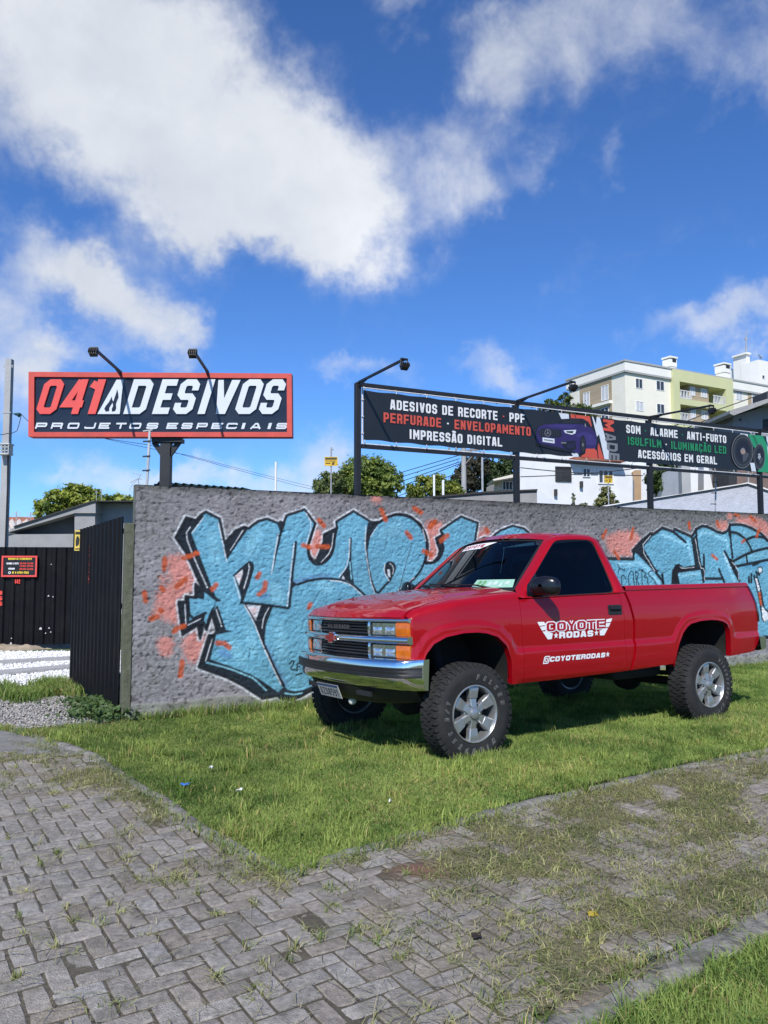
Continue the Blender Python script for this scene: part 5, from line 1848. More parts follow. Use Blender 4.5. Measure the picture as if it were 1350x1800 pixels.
def make_wheel(words, spin):
    """axle along +y, outer face at y = 0"""
    mb = MB()
    mb.lathe([(0, -.10), (.15, -.10), (.15, -.085), (.06, -.08), (0, -.08)], (0, 0, 0), (0, 1, 0), 24)
    mb.lathe([(.17, -.135), (.17, -.105), (.075, -.10), (.075, -.135)], (0, 0, 0), (0, 1, 0), 28)
    mb.lathe([(0, -.185), (.200, -.185), (.200, -.18), (0, -.175)], (0, 0, 0), (0, 1, 0), 28)
    hub = mb.build('wheel', under_m, truck, recalc=True)
    mb = MB()
    prof = [(.222, -.250), (.235, -.262), (.30, -.270), (.345, -.262), (.372, -.246), (.389, -.225), (.393, -.20), (.393, -.07), (.389, -.045), (.372, -.024), (.345, -.008), (.325, -.002), (.315, .000), (.30, .000), (.268, -.004), (.262, -.0055), (.250, -.006), (.236, -.010), (.226, -.018), (.222, -.026)]
    mb.lathe(prof, (0, 0, 0), (0, 1, 0), 96)
    # tread blocks and shoulder lugs
    nb = 44
    for k in range(nb):
        a = 2 * math.pi * k / nb

        def blk(y0, y1, r0, r1, a0, a1, tw=0.0):
            vs = []
            for rr in (r0, r1):
                for yy, aa in ((y0, a0), (y1, a0 + tw), (y1, a1 + tw), (y0, a1)):
                    vs.append((-rr * math.sin(a + aa), yy, rr * math.cos(a + aa)))
            mb.add(vs, [(4, 5, 6, 7), (0, 1, 5, 4), (1, 2, 6, 5), (2, 3, 7, 6), (3, 0, 4, 7)])
        st = 2 * math.pi / nb
        blk(-.075, -.026, .375, .4005, .06 * st, .72 * st, .1 * st)
        blk(-.244, -.195, .375, .4005, .36 * st, 1.02 * st, -.1 * st)
        blk(-.135, -.082, .380, .4005, .40 * st, 1.02 * st, .25 * st)
        blk(-.190, -.140, .380, .4005, .0 * st, .62 * st, -.25 * st)
        # side biters wrapping down the shoulder
        vs = []
        w0, w1 = (.08 * st, .70 * st) if k % 2 else (.08 * st, .55 * st)
        for aa in (w0, w1):
            for rr, yy in ((.399, -.026), (.393, -.020), (.378, -.018), (.362 if k % 2 else .366, -.014), (.362 if k % 2 else .366, -.022), (.385, -.04)):
                vs.append((-rr * math.sin(a + aa), yy, rr * math.cos(a + aa)))
        mb.add(vs, [(0, 1, 7, 6), (1, 2, 8, 7), (2, 3, 9, 8), (3, 4, 10, 9), tuple(range(6)), tuple(range(11, 5, -1))])
    # raised letters round the wall
    for word, a0, hgt, adv in words:
        for i, ch in enumerate(word):
            if ch == ' ': continue
            ang = a0 + i * adv
            wl = .60 * (NARROW.get(ch, 1))
            for tr_, mi, lift in ((.27, 1, .0), (.15, 0, .0012)):
                def fn(x, y, o, ang=ang, wl=wl, hgt=hgt, lift=lift):
                    rr = .268 + y * hgt
                    th = ang + ((x - wl / 2) + .18 * y) * hgt / .29
                    return (-rr * math.sin(th), .0012 + o + lift - max(0, (.27 - rr)) * .12 - max(0, rr - .318) * .02, rr * math.cos(th))
                put_glyph(mb, ch, wl, .22, .1, fn, mi, 0.0, tr_)
    mb.v = [(x * RT / .4005, y * .84, z * RT / .4005) for x, y, z in mb.v]
    mb.build('tyre', [tyre_m, let_m], hub, recalc=False, angle=40, org=(0, 0, 0))
    mb = MB()
    mb.lathe([(.2235, -.022), (.2245, -.010), (.222, -.003), (.216, -.002), (.211, -.008), (.208, -.020), (.203, -.045), (.198, -.09), (.196, -.20), (.205, -.235), (.222, -.245)], (0, 0, 0), (0, 1, 0), 72)
    for k in range(6):
        a = spin + k * math.pi / 3
        er, et = Vector((-math.sin(a), 0, math.cos(a))), Vector((-math.cos(a), 0, -math.sin(a)))
        # stepped spoke: (radius, half width, outer face)
        st_ = [(.050, .028, -.022), (.085, .030, -.026), (.115, .033, -.030), (.120, .038, -.024), (.165, .044, -.020), (.192, .048, -.018), (.207, .049, -.022)]
        rows = []
        for r0, hw, y in st_:
            c = er * r0
            row = []
            for w, yy in ((-hw - .006, y - .040), (-hw, y - .007), (-hw + .007, y), (hw - .007, y), (hw, y - .007), (hw + .006, y - .040)):
                p = c + et * w
                row.append((p.x, yy, p.z))
            rows.append(row)
        mb.grid(rows, 0, True, closev=True)
    mb.lathe([(0, -.002), (.030, -.002), (.038, -.006), (.041, -.014), (.043, -.024), (.070, -.030), (.088, -.036), (.094, -.055), (.094, -.08)], (0, 0, 0), (0, 1, 0), 36)
    mb.v = [(x, y if y > -.07 else -.07 + (y + .07) * .75, z) for x, y, z in mb.v]
    rim = mb.build('rim', alloy_m, hub, recalc=False, angle=30, org=(0, 0, 0))
    for k in range(6):
        mb = MB()
        a = spin + (k + .5) * math.pi / 3
        c = Vector((-math.sin(a) * .066, 0, math.cos(a) * .066))
        mb.lathe([(.014, -.0285), (.0145, -.0265), (.010, -.034), (.010, -.05)], c, (0, 1, 0), 12, 0)
        mb.lathe([(0, -.022), (.006, -.022), (.0085, -.026), (.0085, -.05)], c, (0, 1, 0), 6, 1)
        mb.build('lug_nut', [under_m, chrome_m], hub, recalc=False, org=(0, 0, 0))
    return hub


FWD = [('FALKEN', R(6), .042, R(14)), ('WILDPEAK', R(142), .042, R(14.5)), ('A/T', R(266), .042, R(12))]
wf = make_wheel(FWD, R(2))
wf.location = (0, 1.035, .40)
wr = make_wheel([('DISCOVERER', R(35), .036, R(9.4)), ('S/T', R(138), .036, R(9.4))], R(-8))
wr.location = (-2.985, 1.035, .40)
for src, x in ((wf, 0), (wr, -2.985)):
    c = copy_tree(src, truck)
    c.location = (x, -1.035, .40)
    c.rotation_euler = (0, R(40), math.pi)

# ------------------------------------------------------------------ billboard on its post behind the wall
def sD(u): return 9.55 + (u - 52) / 461 * .17
def sg(u, v, o=0.0):
    p = at(u, v, sD(u))
    return p + Vector((0, -o, 0))


frame_m = mat('red_frame_paint', (.52, .060, .045), .6, var=.18, scale=5, dirt=(.30, .05, .04), dscale=3, damt=.5)
post_m = mat('black_steel', (.012, .012, .014), .5, var=.25, bump=.1)
cpos = sg(289, 768)
board = thing('billboard', 'black billboard with red frame and big red and white lettering on a single post', 'billboard', (cpos.x, cpos.y, 0))
panel_m = mat('navy_panel', (.015, .018, .026), .16, var=.25, scale=2.5, dirt=(.03, .034, .042), dscale=1.6, damt=.6)
mb = MB()
mb.prism([sg(*p) for p in ((57, 660), (508, 663), (508, 764), (57, 763.5))], (0, .10, 0))
mb.build('panel', panel_m, board)
mb = MB()
oc = [(52, 654.5), (513, 657.5), (514, 768.7), (51.5, 768.2)]
ic = [(62, 663.2), (504.5, 665.8), (505, 760), (61.5, 760.2)]
for i in range(4):
    j = (i + 1) % 4
    mb.prism([sg(*oc[i], .03), sg(*oc[j], .03), sg(*ic[j], .03), sg(*ic[i], .03)], (0, .15, 0))
mb.build('frame', frame_m, board)
mb = MB()
fsn = lambda x, y, o: sg(x, 728.3 - y, .003 + o)
white_l, red_l = mat('white_acrylic', (.58, .62, .66), .35, var=.05), mat('red_acrylic', (.66, .075, .06), .4, var=.06)


def big(ch, x, w, mi, t=.185, c=.085):
    H_ = 60.8
    put_glyph(mb, ch, w / H_, t, c, lambda u, v, o: fsn(x + u * H_ + .31 * v * H_, v * H_, o), mi, .022)


big('0', 63.0, 35, 0); big('4', 105.5, 36, 0, .20); big('1', 150.5, 18.5, 0, .225)
big('D', 217.8, 37, 1); big('E', 268, 28, 1); big('S', 302.5, 34, 1); big('I', 347.8, 12.8, 1, .21); big('O', 411.5, 36.5, 1); big('S', 453, 34, 1)
for loop in ([(380.6, 0), (396, 0), (423.5, 59.6), (408.8, 59.6), (394.5, 27), (394, 59.6), (384.6, 59.6)],):
    mb.prism([fsn(x, y, .022) for x, y in loop], (0, .022, 0), 1)
mb.prism([fsn(x, y, .020) for x, y in [(172.4, 0), (206, 60.2), (217.8, 60.2), (211.4, 0)]], (0, .020, 0), 1)
fl_pts = [(187, 4), (184.5, 9), (187, 14), (192, 20), (195.5, 26), (197.5, 31), (198.5, 25), (200.5, 22), (203, 30), (205.5, 37), (207, 44), (209, 36), (209.5, 29), (206.5, 22), (205, 17), (205.5, 10), (203.5, 5), (198, 4), (197.5, 9), (200, 14), (199, 20), (196.5, 16), (193.5, 11), (193, 5)]
mb.poly(fl_pts, lambda x, y: fsn(x, y, .0215), 2)
mb.build('lettering', [red_l, white_l, panel_m], board, recalc=False); mb = MB()
xs_pe = [(62.2, 'P', 19.5), (89.8, 'R', 19.5), (118.4, 'O', 20), (148.2, 'J', 19), (173.3, 'E', 19), (202.5, 'T', 18), (227, 'O', 20), (256.9, 'S', 20), (292.2, 'E', 19), (318.2, 'S', 19), (345, 'P', 18.5), (371, 'E', 19), (397, 'C', 19), (424, 'I', 5.5), (439.3, 'A', 19), (470, 'I', 5.5), (484.6, 'S', 18.5)]
for x, ch, w in xs_pe:
    put_glyph(mb, ch, w / 10.6, .27 if ch != 'I' else .5, .10, lambda u, v, o, x=x: fsn(x + u * 10.6 + .3 * v * 10.6, -25.6 + v * 10.6 + (-.6 * x / 500), o), 1, .012)
mb.build('lettering', [red_l, white_l, panel_m], board, recalc=False)
mb = MB()
pb, pt_ = sg(289, 768, -.10), None
mb.box((cpos.x, cpos.y + .10, (pb.z - .05) / 2), (.125, .125, pb.z - .05))
mb.build('post', post_m, board)
mb = MB()
mb.box((cpos.x + .02, cpos.y + .10, pb.z - .035), (.38, .16, .05))
for s_ in (-1, 1): mb.bar((cpos.x + s_ * .16, cpos.y + .10, pb.z - .05), (cpos.x + s_ * .02, cpos.y + .10, pb.z - .25), .05, .06)
mb.build('bracket', post_m, board)


def flood(parent, base, tip, name='lamp', drop=.055, aim=None, w=.068):
    mb = MB()
    base, tip = Vector(base), Vector(tip)
    mb.bar(base, tip, .027, .027)
    d = (tip - base).normalized()
    mb.bar(base + d * .0 - Vector((0, 0, .05)), base + d * .28, .012, .025)
    arm = mb.build('lamp_arm', post_m, parent)
    mb = MB()
    c = tip + Vector((0, 0, -drop))
    back = -Vector((d.x, d.y, 0)).normalized() if aim is None else Vector(aim)
    M = Matrix.Rotation(math.atan2(back.y, back.x) - math.pi / 2, 3, 'Z') @ Matrix.Rotation(R(-28), 3, 'X')
    mb.box(c, (w * 1.25, .055, w), 0, M)
    for k in range(-2, 3): mb.box(c + M @ Vector((k * .022, -.04, 0)), (.005, .03, w * .8), 0, M)
    for s_ in (-1, 1): mb.bar(c + M @ Vector((s_ * w * .66, 0, 0)), tip + M @ Vector((s_ * w * .66, 0, 0)), .012, .02)
    mb.box(tip, (w * 1.35, .02, .02), 0, M)
    hd_ = mb.build('lamp_head', post_m, arm)
    mb = MB()
    mb.box(c + M @ Vector((0, .029, 0)), (w * 1.05, .006, w * .8), 0, M)
    mb.build('lamp_glass', mat('lamp_glass', (.55, .57, .6), .15, var=.1), arm)


for bu, bv, tu, tv in ((213, 655, 165, 612), (366, 655, 339, 615)):
    b = sg(bu, bv, .0)
    best = min(((at(tu, tv, Y), Y) for Y in np.arange(8.0, 9.5, .02)), key=lambda q: abs(math.hypot((q[0] - b).y, (q[0] - b).z) - 1.02))
    flood(board, b, best[0], aim=(0, 1, 0))

# ------------------------------------------------------------------ long banner frame
OB = -.6
fo = wp(2.885, 0, OB)
frame = thing('steel_gantry', 'black steel frame of posts and beams carrying the long banner behind the graffiti wall', 'frame', fo)
for s_ in (2.885, 5.39, 7.985, 10.58):
    mb = MB()
    a = wp(s_, 0, OB - .03)
    M = Matrix(((DW[0], -NW[0], 0), (DW[1], -NW[1], 0), (0, 0, 1)))
    mb.box((a.x, a.y, 1.97), (.072, .072, 3.94), 0, M)
    mb.build('post', post_m, frame, bevel=.004)
for z, w in ((3.925, .042), (3.12, .040)):
    mb = MB()
    mb.bar(wp(2.86, z, OB - .03), wp(13.2, z + .02, OB - .03), w, .05)
    for k in range(17):
        s_ = 3.2 + k * .62
        mb.bar(wp(s_, z, OB - .03), wp(s_, z + (-.05 if z > 3.5 else .05), OB - .03), .012, .012)
    mb.build('beam', post_m, frame)
for s_, L_, h_ in ((2.885, 1.24, .0), (5.39, 1.20, .02), (7.985, 1.18, -.04), (10.58, 1.2, 0)):
    b = wp(s_, 3.945, OB)
    t = wp(s_, 3.945 + h_, OB + L_)
    flood(frame, b, t, drop=.085)

fb = lambda s_, z, o=0.0: wp(s_, z, OB + .02 + o)
ban = thing('banner', 'long black printed banner with white red and green lettering tied into the steel frame', 'banner', fb(2.94, 3.2))
ban_m = mat('black_banner', (.013, .015, .019), .42, var=.2, scale=1.5, bump=.06, bscale=6)
mb = MB()
rows = []
for i in range(241):
    s_ = 2.945 + (13.0 - 2.945) * i / 240
    row = []
    for j in range(13):
        t = j / 12
        z0 = 3.192 + .012 * math.sin((s_ - 2.945) / .46 * math.pi) ** 2 - .004 * math.sin(s_ * 1.7)
        z1 = 3.845 - .010 * math.sin((s_ - 2.945) / .46 * math.pi) ** 2 + .004 * math.sin(s_ * 2.3)
        o = .003 * math.sin(s_ * 3.1 + t * 2) - .004
        row.append(fb(s_, z0 + (z1 - z0) * t, o * .6))
    rows.append(row)
mb.grid(rows)
mb.build('cloth', ban_m, ban, recalc=False)
mb = MB()
lw, lr, lg = mat('banner_white', (.66, .68, .70), .5, var=.05), mat('banner_red', (.50, .075, .05), .5, var=.06), mat('banner_green', (.016, .20, .085), .5, var=.06)
F_ = lambda x, y, o: fb(x, y, .006 + o)
kw = dict(wid=.52, t=.185, c=.085, gap=.13)
text(mb, 'ADESIVOS DE RECORTE * PPF', 3.33, 5.51, 3.630, .130, F_, marks={'*': 1}, mi=0, **kw)
mb.build('lettering', [lw, lr, lg], ban, recalc=False); mb = MB()
text(mb, 'PERFURADE * ENVELOPAMENTO', 3.232, 5.613, 3.450, .130, F_, marks={'*': 0}, mi=1, **kw)
mb.build('lettering', [lw, lr, lg], ban, recalc=False); mb = MB()
text(mb, 'IMPRESS\u00c3O DIGITAL', 3.615, 5.11, 3.260, .128, F_, mi=0, **kw)
mb.build('lettering', [lw, lr, lg], ban, recalc=False); mb = MB()
text(mb, 'SOM * ALARME * ANTI-FURTO', 7.455, 9.70, 3.643, .130, F_, marks={'*': 2}, mi=0, **kw)
mb.build('lettering', [lw, lr, lg], ban, recalc=False); mb = MB()
text(mb, 'ISULFILM * ILUMINA\u00c7\u00c3O LED', 7.478, 9.69, 3.459, .128, F_, marks={'*': 0}, mi=2, **kw)
mb.build('lettering', [lw, lr, lg], ban, recalc=False); mb = MB()
text(mb, 'ACESS\u00d3RIOS EM GERAL', 7.69, 9.46, 3.268, .128, F_, mi=0, **kw)
mb.build('lettering', [lw, lr, lg], ban, recalc=False); mb = MB()

# printed car, slashes, speakers
print_cols = {'p': (.028, .017, .095), 'P': (.042, .028, .14), 'd': (.010, .010, .016), 'w': (.55, .60, .66), 'r': (.50, .075, .045), 'g': (.02, .24, .11), 's': (.16, .17, .19), 'k': (.018, .018, .02), 'G': (.012, .14, .06), 'q': (.30, .20, .17), 'v': (.06, .062, .068)}
keys = list(print_cols)
pm = [mat('print_' + str(i), print_cols[k], .45, var=.05) for i, k in enumerate(keys)]
mb = MB()
lev = [0]


def pr(crop, pts, k, hole=None):
    ox, oy, sc = crop
    lev[0] += 1
    o = .003 + lev[0] * .00018
    q = [wall_sz(ox + a / sc, oy + b / sc, OB) for a, b in pts]
    q = [(s_, min(3.838, max(3.203, z))) for s_, z in q]
    loops = [q]
    if hole: loops.append([wall_sz(ox + a / sc, oy + b / sc, OB) for a, b in hole])
    mb.poly(loops, lambda x, y: fb(x, y, o), keys.index(k))


c5 = (920, 700, 6.75)


def ell(cx, cy, rx, ry, n=28, tilt=0.0):
    return [(cx + rx * math.cos(t), cy + ry * math.sin(t) + tilt * rx * math.cos(t)) for t in np.linspace(0, 2 * math.pi, n + 1)[:-1]]


pr(c5, [(405, 150), (525, 165), (530, 245), (440, 250)], 'w'); pr(c5, [(545, 630), (620, 635), (655, 760), (580, 750)], 'w')
pr(c5, [(545, 160), (775, 190), (800, 340), (700, 330), (560, 300)], 'r'); pr(c5, [(720, 600), (860, 585), (880, 535), (945, 770), (665, 760), (700, 660)], 'r')
pr(c5, [(800, 170), (895, 185), (1030, 790), (950, 780), (885, 430), (860, 460)], 'w')
pr(c5, [(815, 200), (855, 205), (850, 320)], 'd'); pr(c5, [(590, 165), (600, 165), (612, 235), (603, 235)], 'd'); pr(c5, [(855, 590), (868, 590), (880, 740), (870, 740)], 'd')
pr(c5, [(650, 650), (730, 600), (720, 660), (640, 705)], 'd'); pr(c5, ell(850, 545, 22, 75), 'd')
pr(c5, [(145, 400), (165, 345), (230, 315), (390, 303), (690, 310), (790, 350), (850, 430), (860, 520), (840, 600), (720, 600), (650, 660), (600, 650), (420, 620), (250, 592), (150, 545), (135, 480)], 'p')
pr(c5, [(240, 330), (390, 312), (640, 318), (560, 360), (430, 355)], 'P'); pr(c5, [(600, 440), (700, 400), (800, 430), (850, 500), (840, 560), (740, 560), (720, 470), (650, 470)], 'P')
pr(c5, [(385, 303), (470, 255), (560, 240), (690, 245), (760, 285), (795, 350), (720, 330), (690, 312)], 'd'); pr(c5, [(470, 262), (560, 248), (640, 250), (660, 300), (440, 296)], 'k')
pr(c5, [(165, 392), (200, 362), (430, 378), (442, 450), (400, 472), (180, 462)], 'd')
for k in range(9): pr(c5, [(185 + k * 27, 372 + k), (189 + k * 27, 372 + k), (193 + k * 27, 455), (189 + k * 27, 455)], 'v')
pr(c5, ell(275, 415, 38, 43), 's', ell(275, 415, 32, 36))
for a in (-90, 30, 150):
    u, v = math.cos(R(a)), math.sin(R(a))
    pr(c5, [(275 - v * 6, 415 + u * 6), (275 + u * 35, 415 + v * 39), (275 + v * 6, 415 - u * 6)], 's')
pr(c5, [(213, 468), (355, 485), (355, 540), (213, 520)], 'w')
pr(c5, [(230, 488), (340, 502), (340, 518), (230, 502)], 's')
pr(c5, [(463, 385), (612, 378), (602, 420), (560, 437), (480, 415)], 'w'); pr(c5, [(490, 395), (590, 392), (570, 420), (500, 412)], 'd'); pr(c5, ell(585, 408, 12, 14), 'w')
pr(c5, [(430, 520), (600, 505), (612, 600), (560, 625), (470, 590)], 'd'); pr(c5, [(430, 525), (495, 525), (490, 540), (432, 540)], 's')
for k in range(3): pr(c5, [(500, 548 + k * 18), (590, 540 + k * 20), (590, 546 + k * 20), (503, 554 + k * 18)], 'p')
pr(c5, [(145, 530), (430, 590), (600, 640), (600, 655), (420, 625), (150, 565)], 'd')
pr(c5, ell(690, 555, 34, 112), 'd'); pr(c5, ell(690, 555, 24, 85), 'k'); pr(c5, ell(690, 555, 8, 22), 's')
for a in range(0, 360, 45): pr(c5, [(690 + 6 * math.cos(R(a)), 555 + 18 * math.sin(R(a))), (690 + 23 * math.cos(R(a - 5)), 555 + 82 * math.sin(R(a - 5))), (690 + 23 * math.cos(R(a + 5)), 555 + 82 * math.sin(R(a + 5)))], 'v')
pr(c5, [(708, 308), (722, 305), (728, 350), (712, 345)], 's')
mb.build('printed_car', pm, ban, recalc=False); mb = MB()
# upright word running down beside the slash
for i, (ch, a, b, k) in enumerate((('M', 250, 385, 'r'), ('A', 415, 505, 's'), ('D', 525, 625, 's'), ('E', 645, 745, 's'))):
    xo = 932 + i * 22

    def fm_(x, y, o, a=a, b=b, xo=xo):
        px, py = xo + 128 * y, a + (b - a) * x + 18 * y
        s_, z = wall_sz(920 + px / 6.75, 700 + py / 6.75, OB)
        return fb(s_, max(3.2, z), .0058 + o)
    put_glyph(mb, ch, 1.0, .26, .14, fm_, keys.index(k))
mb.build('printed_word', pm, ban, recalc=False); mb = MB()
c6 = (1080, 720, 5.0)
pr(c6, [(1090, 183), (1155, 192), (1162, 240), (1100, 235)], 'w'); pr(c6, [(1160, 190), (1305, 200), (1350, 400), (1352, 590), (1245, 570), (1300, 420), (1210, 330)], 'g')
pr(c6, [(1190, 195), (1215, 197), (1260, 330), (1240, 340)], 'G'); pr(c6, [(1178, 470), (1215, 470), (1232, 570), (1192, 560)], 'w'); pr(c6, [(1318, 205), (1420, 215), (1460, 590), (1352, 580)], 'w')
for cx, cy, rx, ry in ((1110, 368, 95, 150), (1258, 415, 50, 112)):
    pr(c6, ell(cx, cy, rx, ry), 's'); pr(c6, ell(cx, cy, rx * .955, ry * .96), 'k'); pr(c6, ell(cx + rx * .03, cy, rx * .84, ry * .85), 'v'); pr(c6, ell(cx + rx * .04, cy, rx * .79, ry * .80), 'k')
    pr(c6, ell(cx + rx * .05, cy, rx * .62, ry * .62), 'd')
    pr(c6, [(cx + rx * .62 * math.cos(t), cy + ry * .62 * math.sin(t)) for t in np.linspace(.2, 1.5, 10)] + [(cx + rx * .25 * math.cos(t), cy + ry * .25 * math.sin(t)) for t in np.linspace(1.5, .2, 6)], 'v')
    pr(c6, ell(cx + rx * .04, cy, rx * .22, ry * .20), 's')
pr(c6, ell(1116, 372, 20, 20), 'q')
for a in (0, 70, 140, 210, 290): pr(c6, [(1256, 412), (1256 + 12 * math.cos(R(a)), 412 + 30 * math.sin(R(a))), (1256 + 12 * math.cos(R(a + 25)), 412 + 30 * math.sin(R(a + 25)))], 'w')
mb.build('printed_speakers', pm, ban, recalc=False)
tie_m = mat('tie_cord', (.55, .55, .56), .7, var=.2)
for k in range(22):
    s_ = 2.96 + k * .46
    for z0, z1 in ((3.838, 3.905), (3.20, 3.135)):
        mb = MB(); mb.tube([fb(s_, z0, .004), fb(s_ + .01, (z0 + z1) / 2, .01), wp(s_, z1, OB - .03)], .006, 5); mb.build('tie', tie_m, ban)
for z in (3.28, 3.5, 3.72):
    mb = MB(); mb.tube([fb(2.95, z, .004), wp(2.9, z + .01, OB - .02)], .006, 5); mb.build('tie', tie_m, ban)
# thin white rods the banner is stretched on
mb = MB()
for z in (3.885, 3.150): mb.tube([wp(2.95, z, OB - .01), wp(13, z + .01, OB - .01)], .008, 6)
mb.tube([wp(2.945, 3.15, OB - .01), wp(2.945, 3.885, OB - .01)], .010, 6)
mb.build('rod', mat('white_rod', (.60, .62, .66), .5, var=.1), ban)

# ------------------------------------------------------------------ rods, poles and wires
galv = mat('galvanised', (.40, .41, .42), .5, metal=.4, var=.2)
white_p = mat('white_pipe', (.76, .77, .78), .5, var=.08)
conc_m = mat('pole_concrete', (.34, .345, .35), .9, var=.15, scale=4, bump=.4, bscale=60, dirt=(.2, .2, .19), dscale=2, damt=.5)
# fence rod with insulators on the wall top below the billboard
p0 = wp(*(lambda q: (q[0], 2.42))(wall_sz(258, 851, -.05)), -.05)
pt = at(263, 758, p0.y)
root = thing('fence_rod', 'pale fence rod with insulators on the wall below the billboard post', 'fence rod', p0, 'fence rods with insulators')
mb = MB(); mb.bar(p0, Vector((p0.x + .02, p0.y, pt.z)), .022, .022); mb.bar(Vector((p0.x - .05, p0.y, pt.z)), Vector((p0.x + .05, p0.y, pt.z + .015)), .02, .012); mb.build('rod', galv, root)
for z in (.16, .31, .47):
    mb = MB(); mb.bar(Vector((p0.x - .045, p0.y - .012, p0.z + z)), Vector((p0.x + .035, p0.y - .012, p0.z + z + .006)), .016, .014); mb.build('insulator', dark_m, root)
# broken wire bracket at the wall's corner
p0 = wp(.09, 2.43, -.04)
mb = MB()
mb.tube([p0, p0 + Vector((-.01, 0, .05)), p0 + Vector((.02, 0, .11))], .005, 5); mb.tube([p0 + Vector((-.09, 0, .02)), p0 + Vector((-.02, 0, .06)), p0 + Vector((.03, 0, .055))], .004, 5); mb.tube([p0 + Vector((-.10, 0, -.06)), p0 + Vector((-.07, 0, .0)), p0 + Vector((-.02, 0, .05))], .003, 5); mb.tube([p0 + Vector((-.06, 0, .12)), p0 + Vector((.02, 0, .10))], .003, 5)
tag(mb.build('wire_bracket', galv, org=p0), 'bent wire bracket on the top left corner of the graffiti wall', 'bracket')


def rod(name, u, v0, v1, Y, r, m_, label, cat, group=None, sq=False):
    a, b = at(u, v0, Y), at(u, v1, Y)
    mb = MB()
    if sq: mb.box((a.x, Y, (a.z + 0) / 2), (r * 2, r * 2, a.z))
    else: mb.tube([(a.x, Y, 0), (a.x, Y, a.z)], r, 8)
    return tag(mb.build(name, m_, org=(a.x, Y, 0)), label, cat, group)


rod('white_pipe', 485, 812, 870, 12.0, .018, white_p, 'single white pipe standing alone between the billboard and the yellow sign', 'pipe', 'white pipes standing behind the graffiti wall')
rod('white_pipe', 763, 835, 880, 20.0, .028, white_p, 'taller of the two white pipes in front of the round bush under the banner', 'pipe', 'white pipes standing behind the graffiti wall')
rod('white_pipe', 779, 844, 880, 20.0, .030, white_p, 'shorter of the two white pipes in front of the round bush under the banner', 'pipe', 'white pipes standing behind the graffiti wall')
# yellow signs on rods
yel = mat('sign_yellow', (.62, .40, .02), .5, var=.25, scale=12)
for (u, v0, v1, w, Y, ut, vt, lab, name) in ((582, 803, 819, 23, 14.0, 583, 786, 'yellow warning sign on a thin rod left of the round tree', 'warning_sign'), (1069.5, 836, 849, 14, 16.5, 1070, 834, 'yellow warning sign below the banner before the white house window', 'warning_sign')):
    c = at(u, (v0 + v1) / 2, Y)
    root = thing(name, lab, 'sign', (c.x, Y, 0), 'yellow warning signs on rods')
    k = Y / 1350
    mb = MB(); mb.box(c, (w * k, .012, (v1 - v0) * k)); mb.build('plate', yel, root)
    mb = MB(); mb.tube([(c.x, Y + .02, 0), (c.x, Y + .02, at(ut, vt, Y).z)], .014, 8); mb.bar((c.x, Y + .02, at(ut, vt, Y).z - .03), (c.x + .04, Y, at(ut, vt, Y).z - .05), .02, .02); mb.build('rod', galv, root)
    mb = MB()
    f2 = lambda x, y, o: Vector((c.x + x, Y - .0075 - o, c.z + y))
    W2, H2 = w * k / 2, (v1 - v0) * k / 2
    mb.poly([(-W2 * .9, H2 * .35), (W2 * .9, H2 * .35), (W2 * .9, H2 * .85), (-W2 * .9, H2 * .85)], lambda x, y: f2(x, y, 0))
    mb.poly([(-W2 * .85, H2 * .0), (W2 * .8, H2 * .0), (W2 * .8, H2 * .15), (-W2 * .85, H2 * .15)], lambda x, y: f2(x, y, 0))
    mb.poly([(W2 * .1, -H2 * .8), (W2 * .5, -H2 * .8), (W2 * .55, -H2 * .1), (W2 * .2, -H2 * .2)], lambda x, y: f2(x, y, 0))
    mb.poly([(-W2 * .85, -H2 * .55), (-W2 * .1, -H2 * .55), (-W2 * .1, -H2 * .3), (-W2 * .85, -H2 * .3)], lambda x, y: f2(x, y, 0))
    mb.build('marking', mat('sign_ink', (.06, .045, .01), .6), root, recalc=False)

# concrete utility post at the left edge with a caged lamp and its cable
YP = 15.6
a, b = at(10.3, 632, YP), at(-1, 965, YP)
px = b.x + .075
root = thing('utility_post', 'slim pale concrete utility post with a caged lamp behind the black fence', 'utility pole', (px, YP, 0))
mb = MB()
mb.prism([(px - .085, YP - .06, 0), (px + .085, YP - .06, 0), (px + .085, YP + .06, 0), (px - .085, YP + .06, 0)], (0, 0, .1))
ztop = a.z
rows = []
for z in (0, 2, 4, ztop):
    w = .082 - .022 * z / ztop
    rows.append([(px - w, YP - .06, z), (px + w, YP - .06, z), (px + w, YP + .06, z), (px - w, YP + .06, z)])
mb.grid(rows, 0, False, closev=True); mb.add(rows[-1], [(0, 1, 2, 3)])
mb.build('post', conc_m, root)
mb = MB()
for k in range(4): mb.lathe([(0, .004), (.012, .003), (.014, 0)], (px, YP - .061, ztop - .085 - .19 * k), (0, -1, 0), 8)
for z in (ztop - .14, ztop - .17): mb.bar((px - .11, YP - .05, z), (px + .10, YP - .05, z), .014, .014)
mb.bar((px - .11, YP - .06, ztop - 1.12), (px + .09, YP - .06, ztop - 1.12), .018, .02)
mb.build('bolt', galv, root)
zb = at(0, 792, YP).z
mb = MB()
bx0, bx1 = px - .05, px + .16
mb.box(((bx0 + bx1) / 2, YP - .16, zb + .10), (bx1 - bx0 + .04, .22, .025)); mb.box(((bx0 + bx1) / 2, YP - .16, zb - .10), (bx1 - bx0 + .02, .20, .03)); mb.box(((bx0 + bx1) / 2, YP - .07, zb), (bx1 - bx0, .02, .2))
for i in range(4): mb.box((bx0 + (bx1 - bx0) * i / 3, YP - .25, zb), (.014, .014, .2))
for i in range(2): mb.box(((bx0 + bx1) / 2, YP - .25, zb - .035 + .07 * i), (bx1 - bx0, .014, .014))
mb.build('caged_lamp', mat('pale_grey_metal', (.45, .46, .46), .6, var=.2), root)
mb = MB()
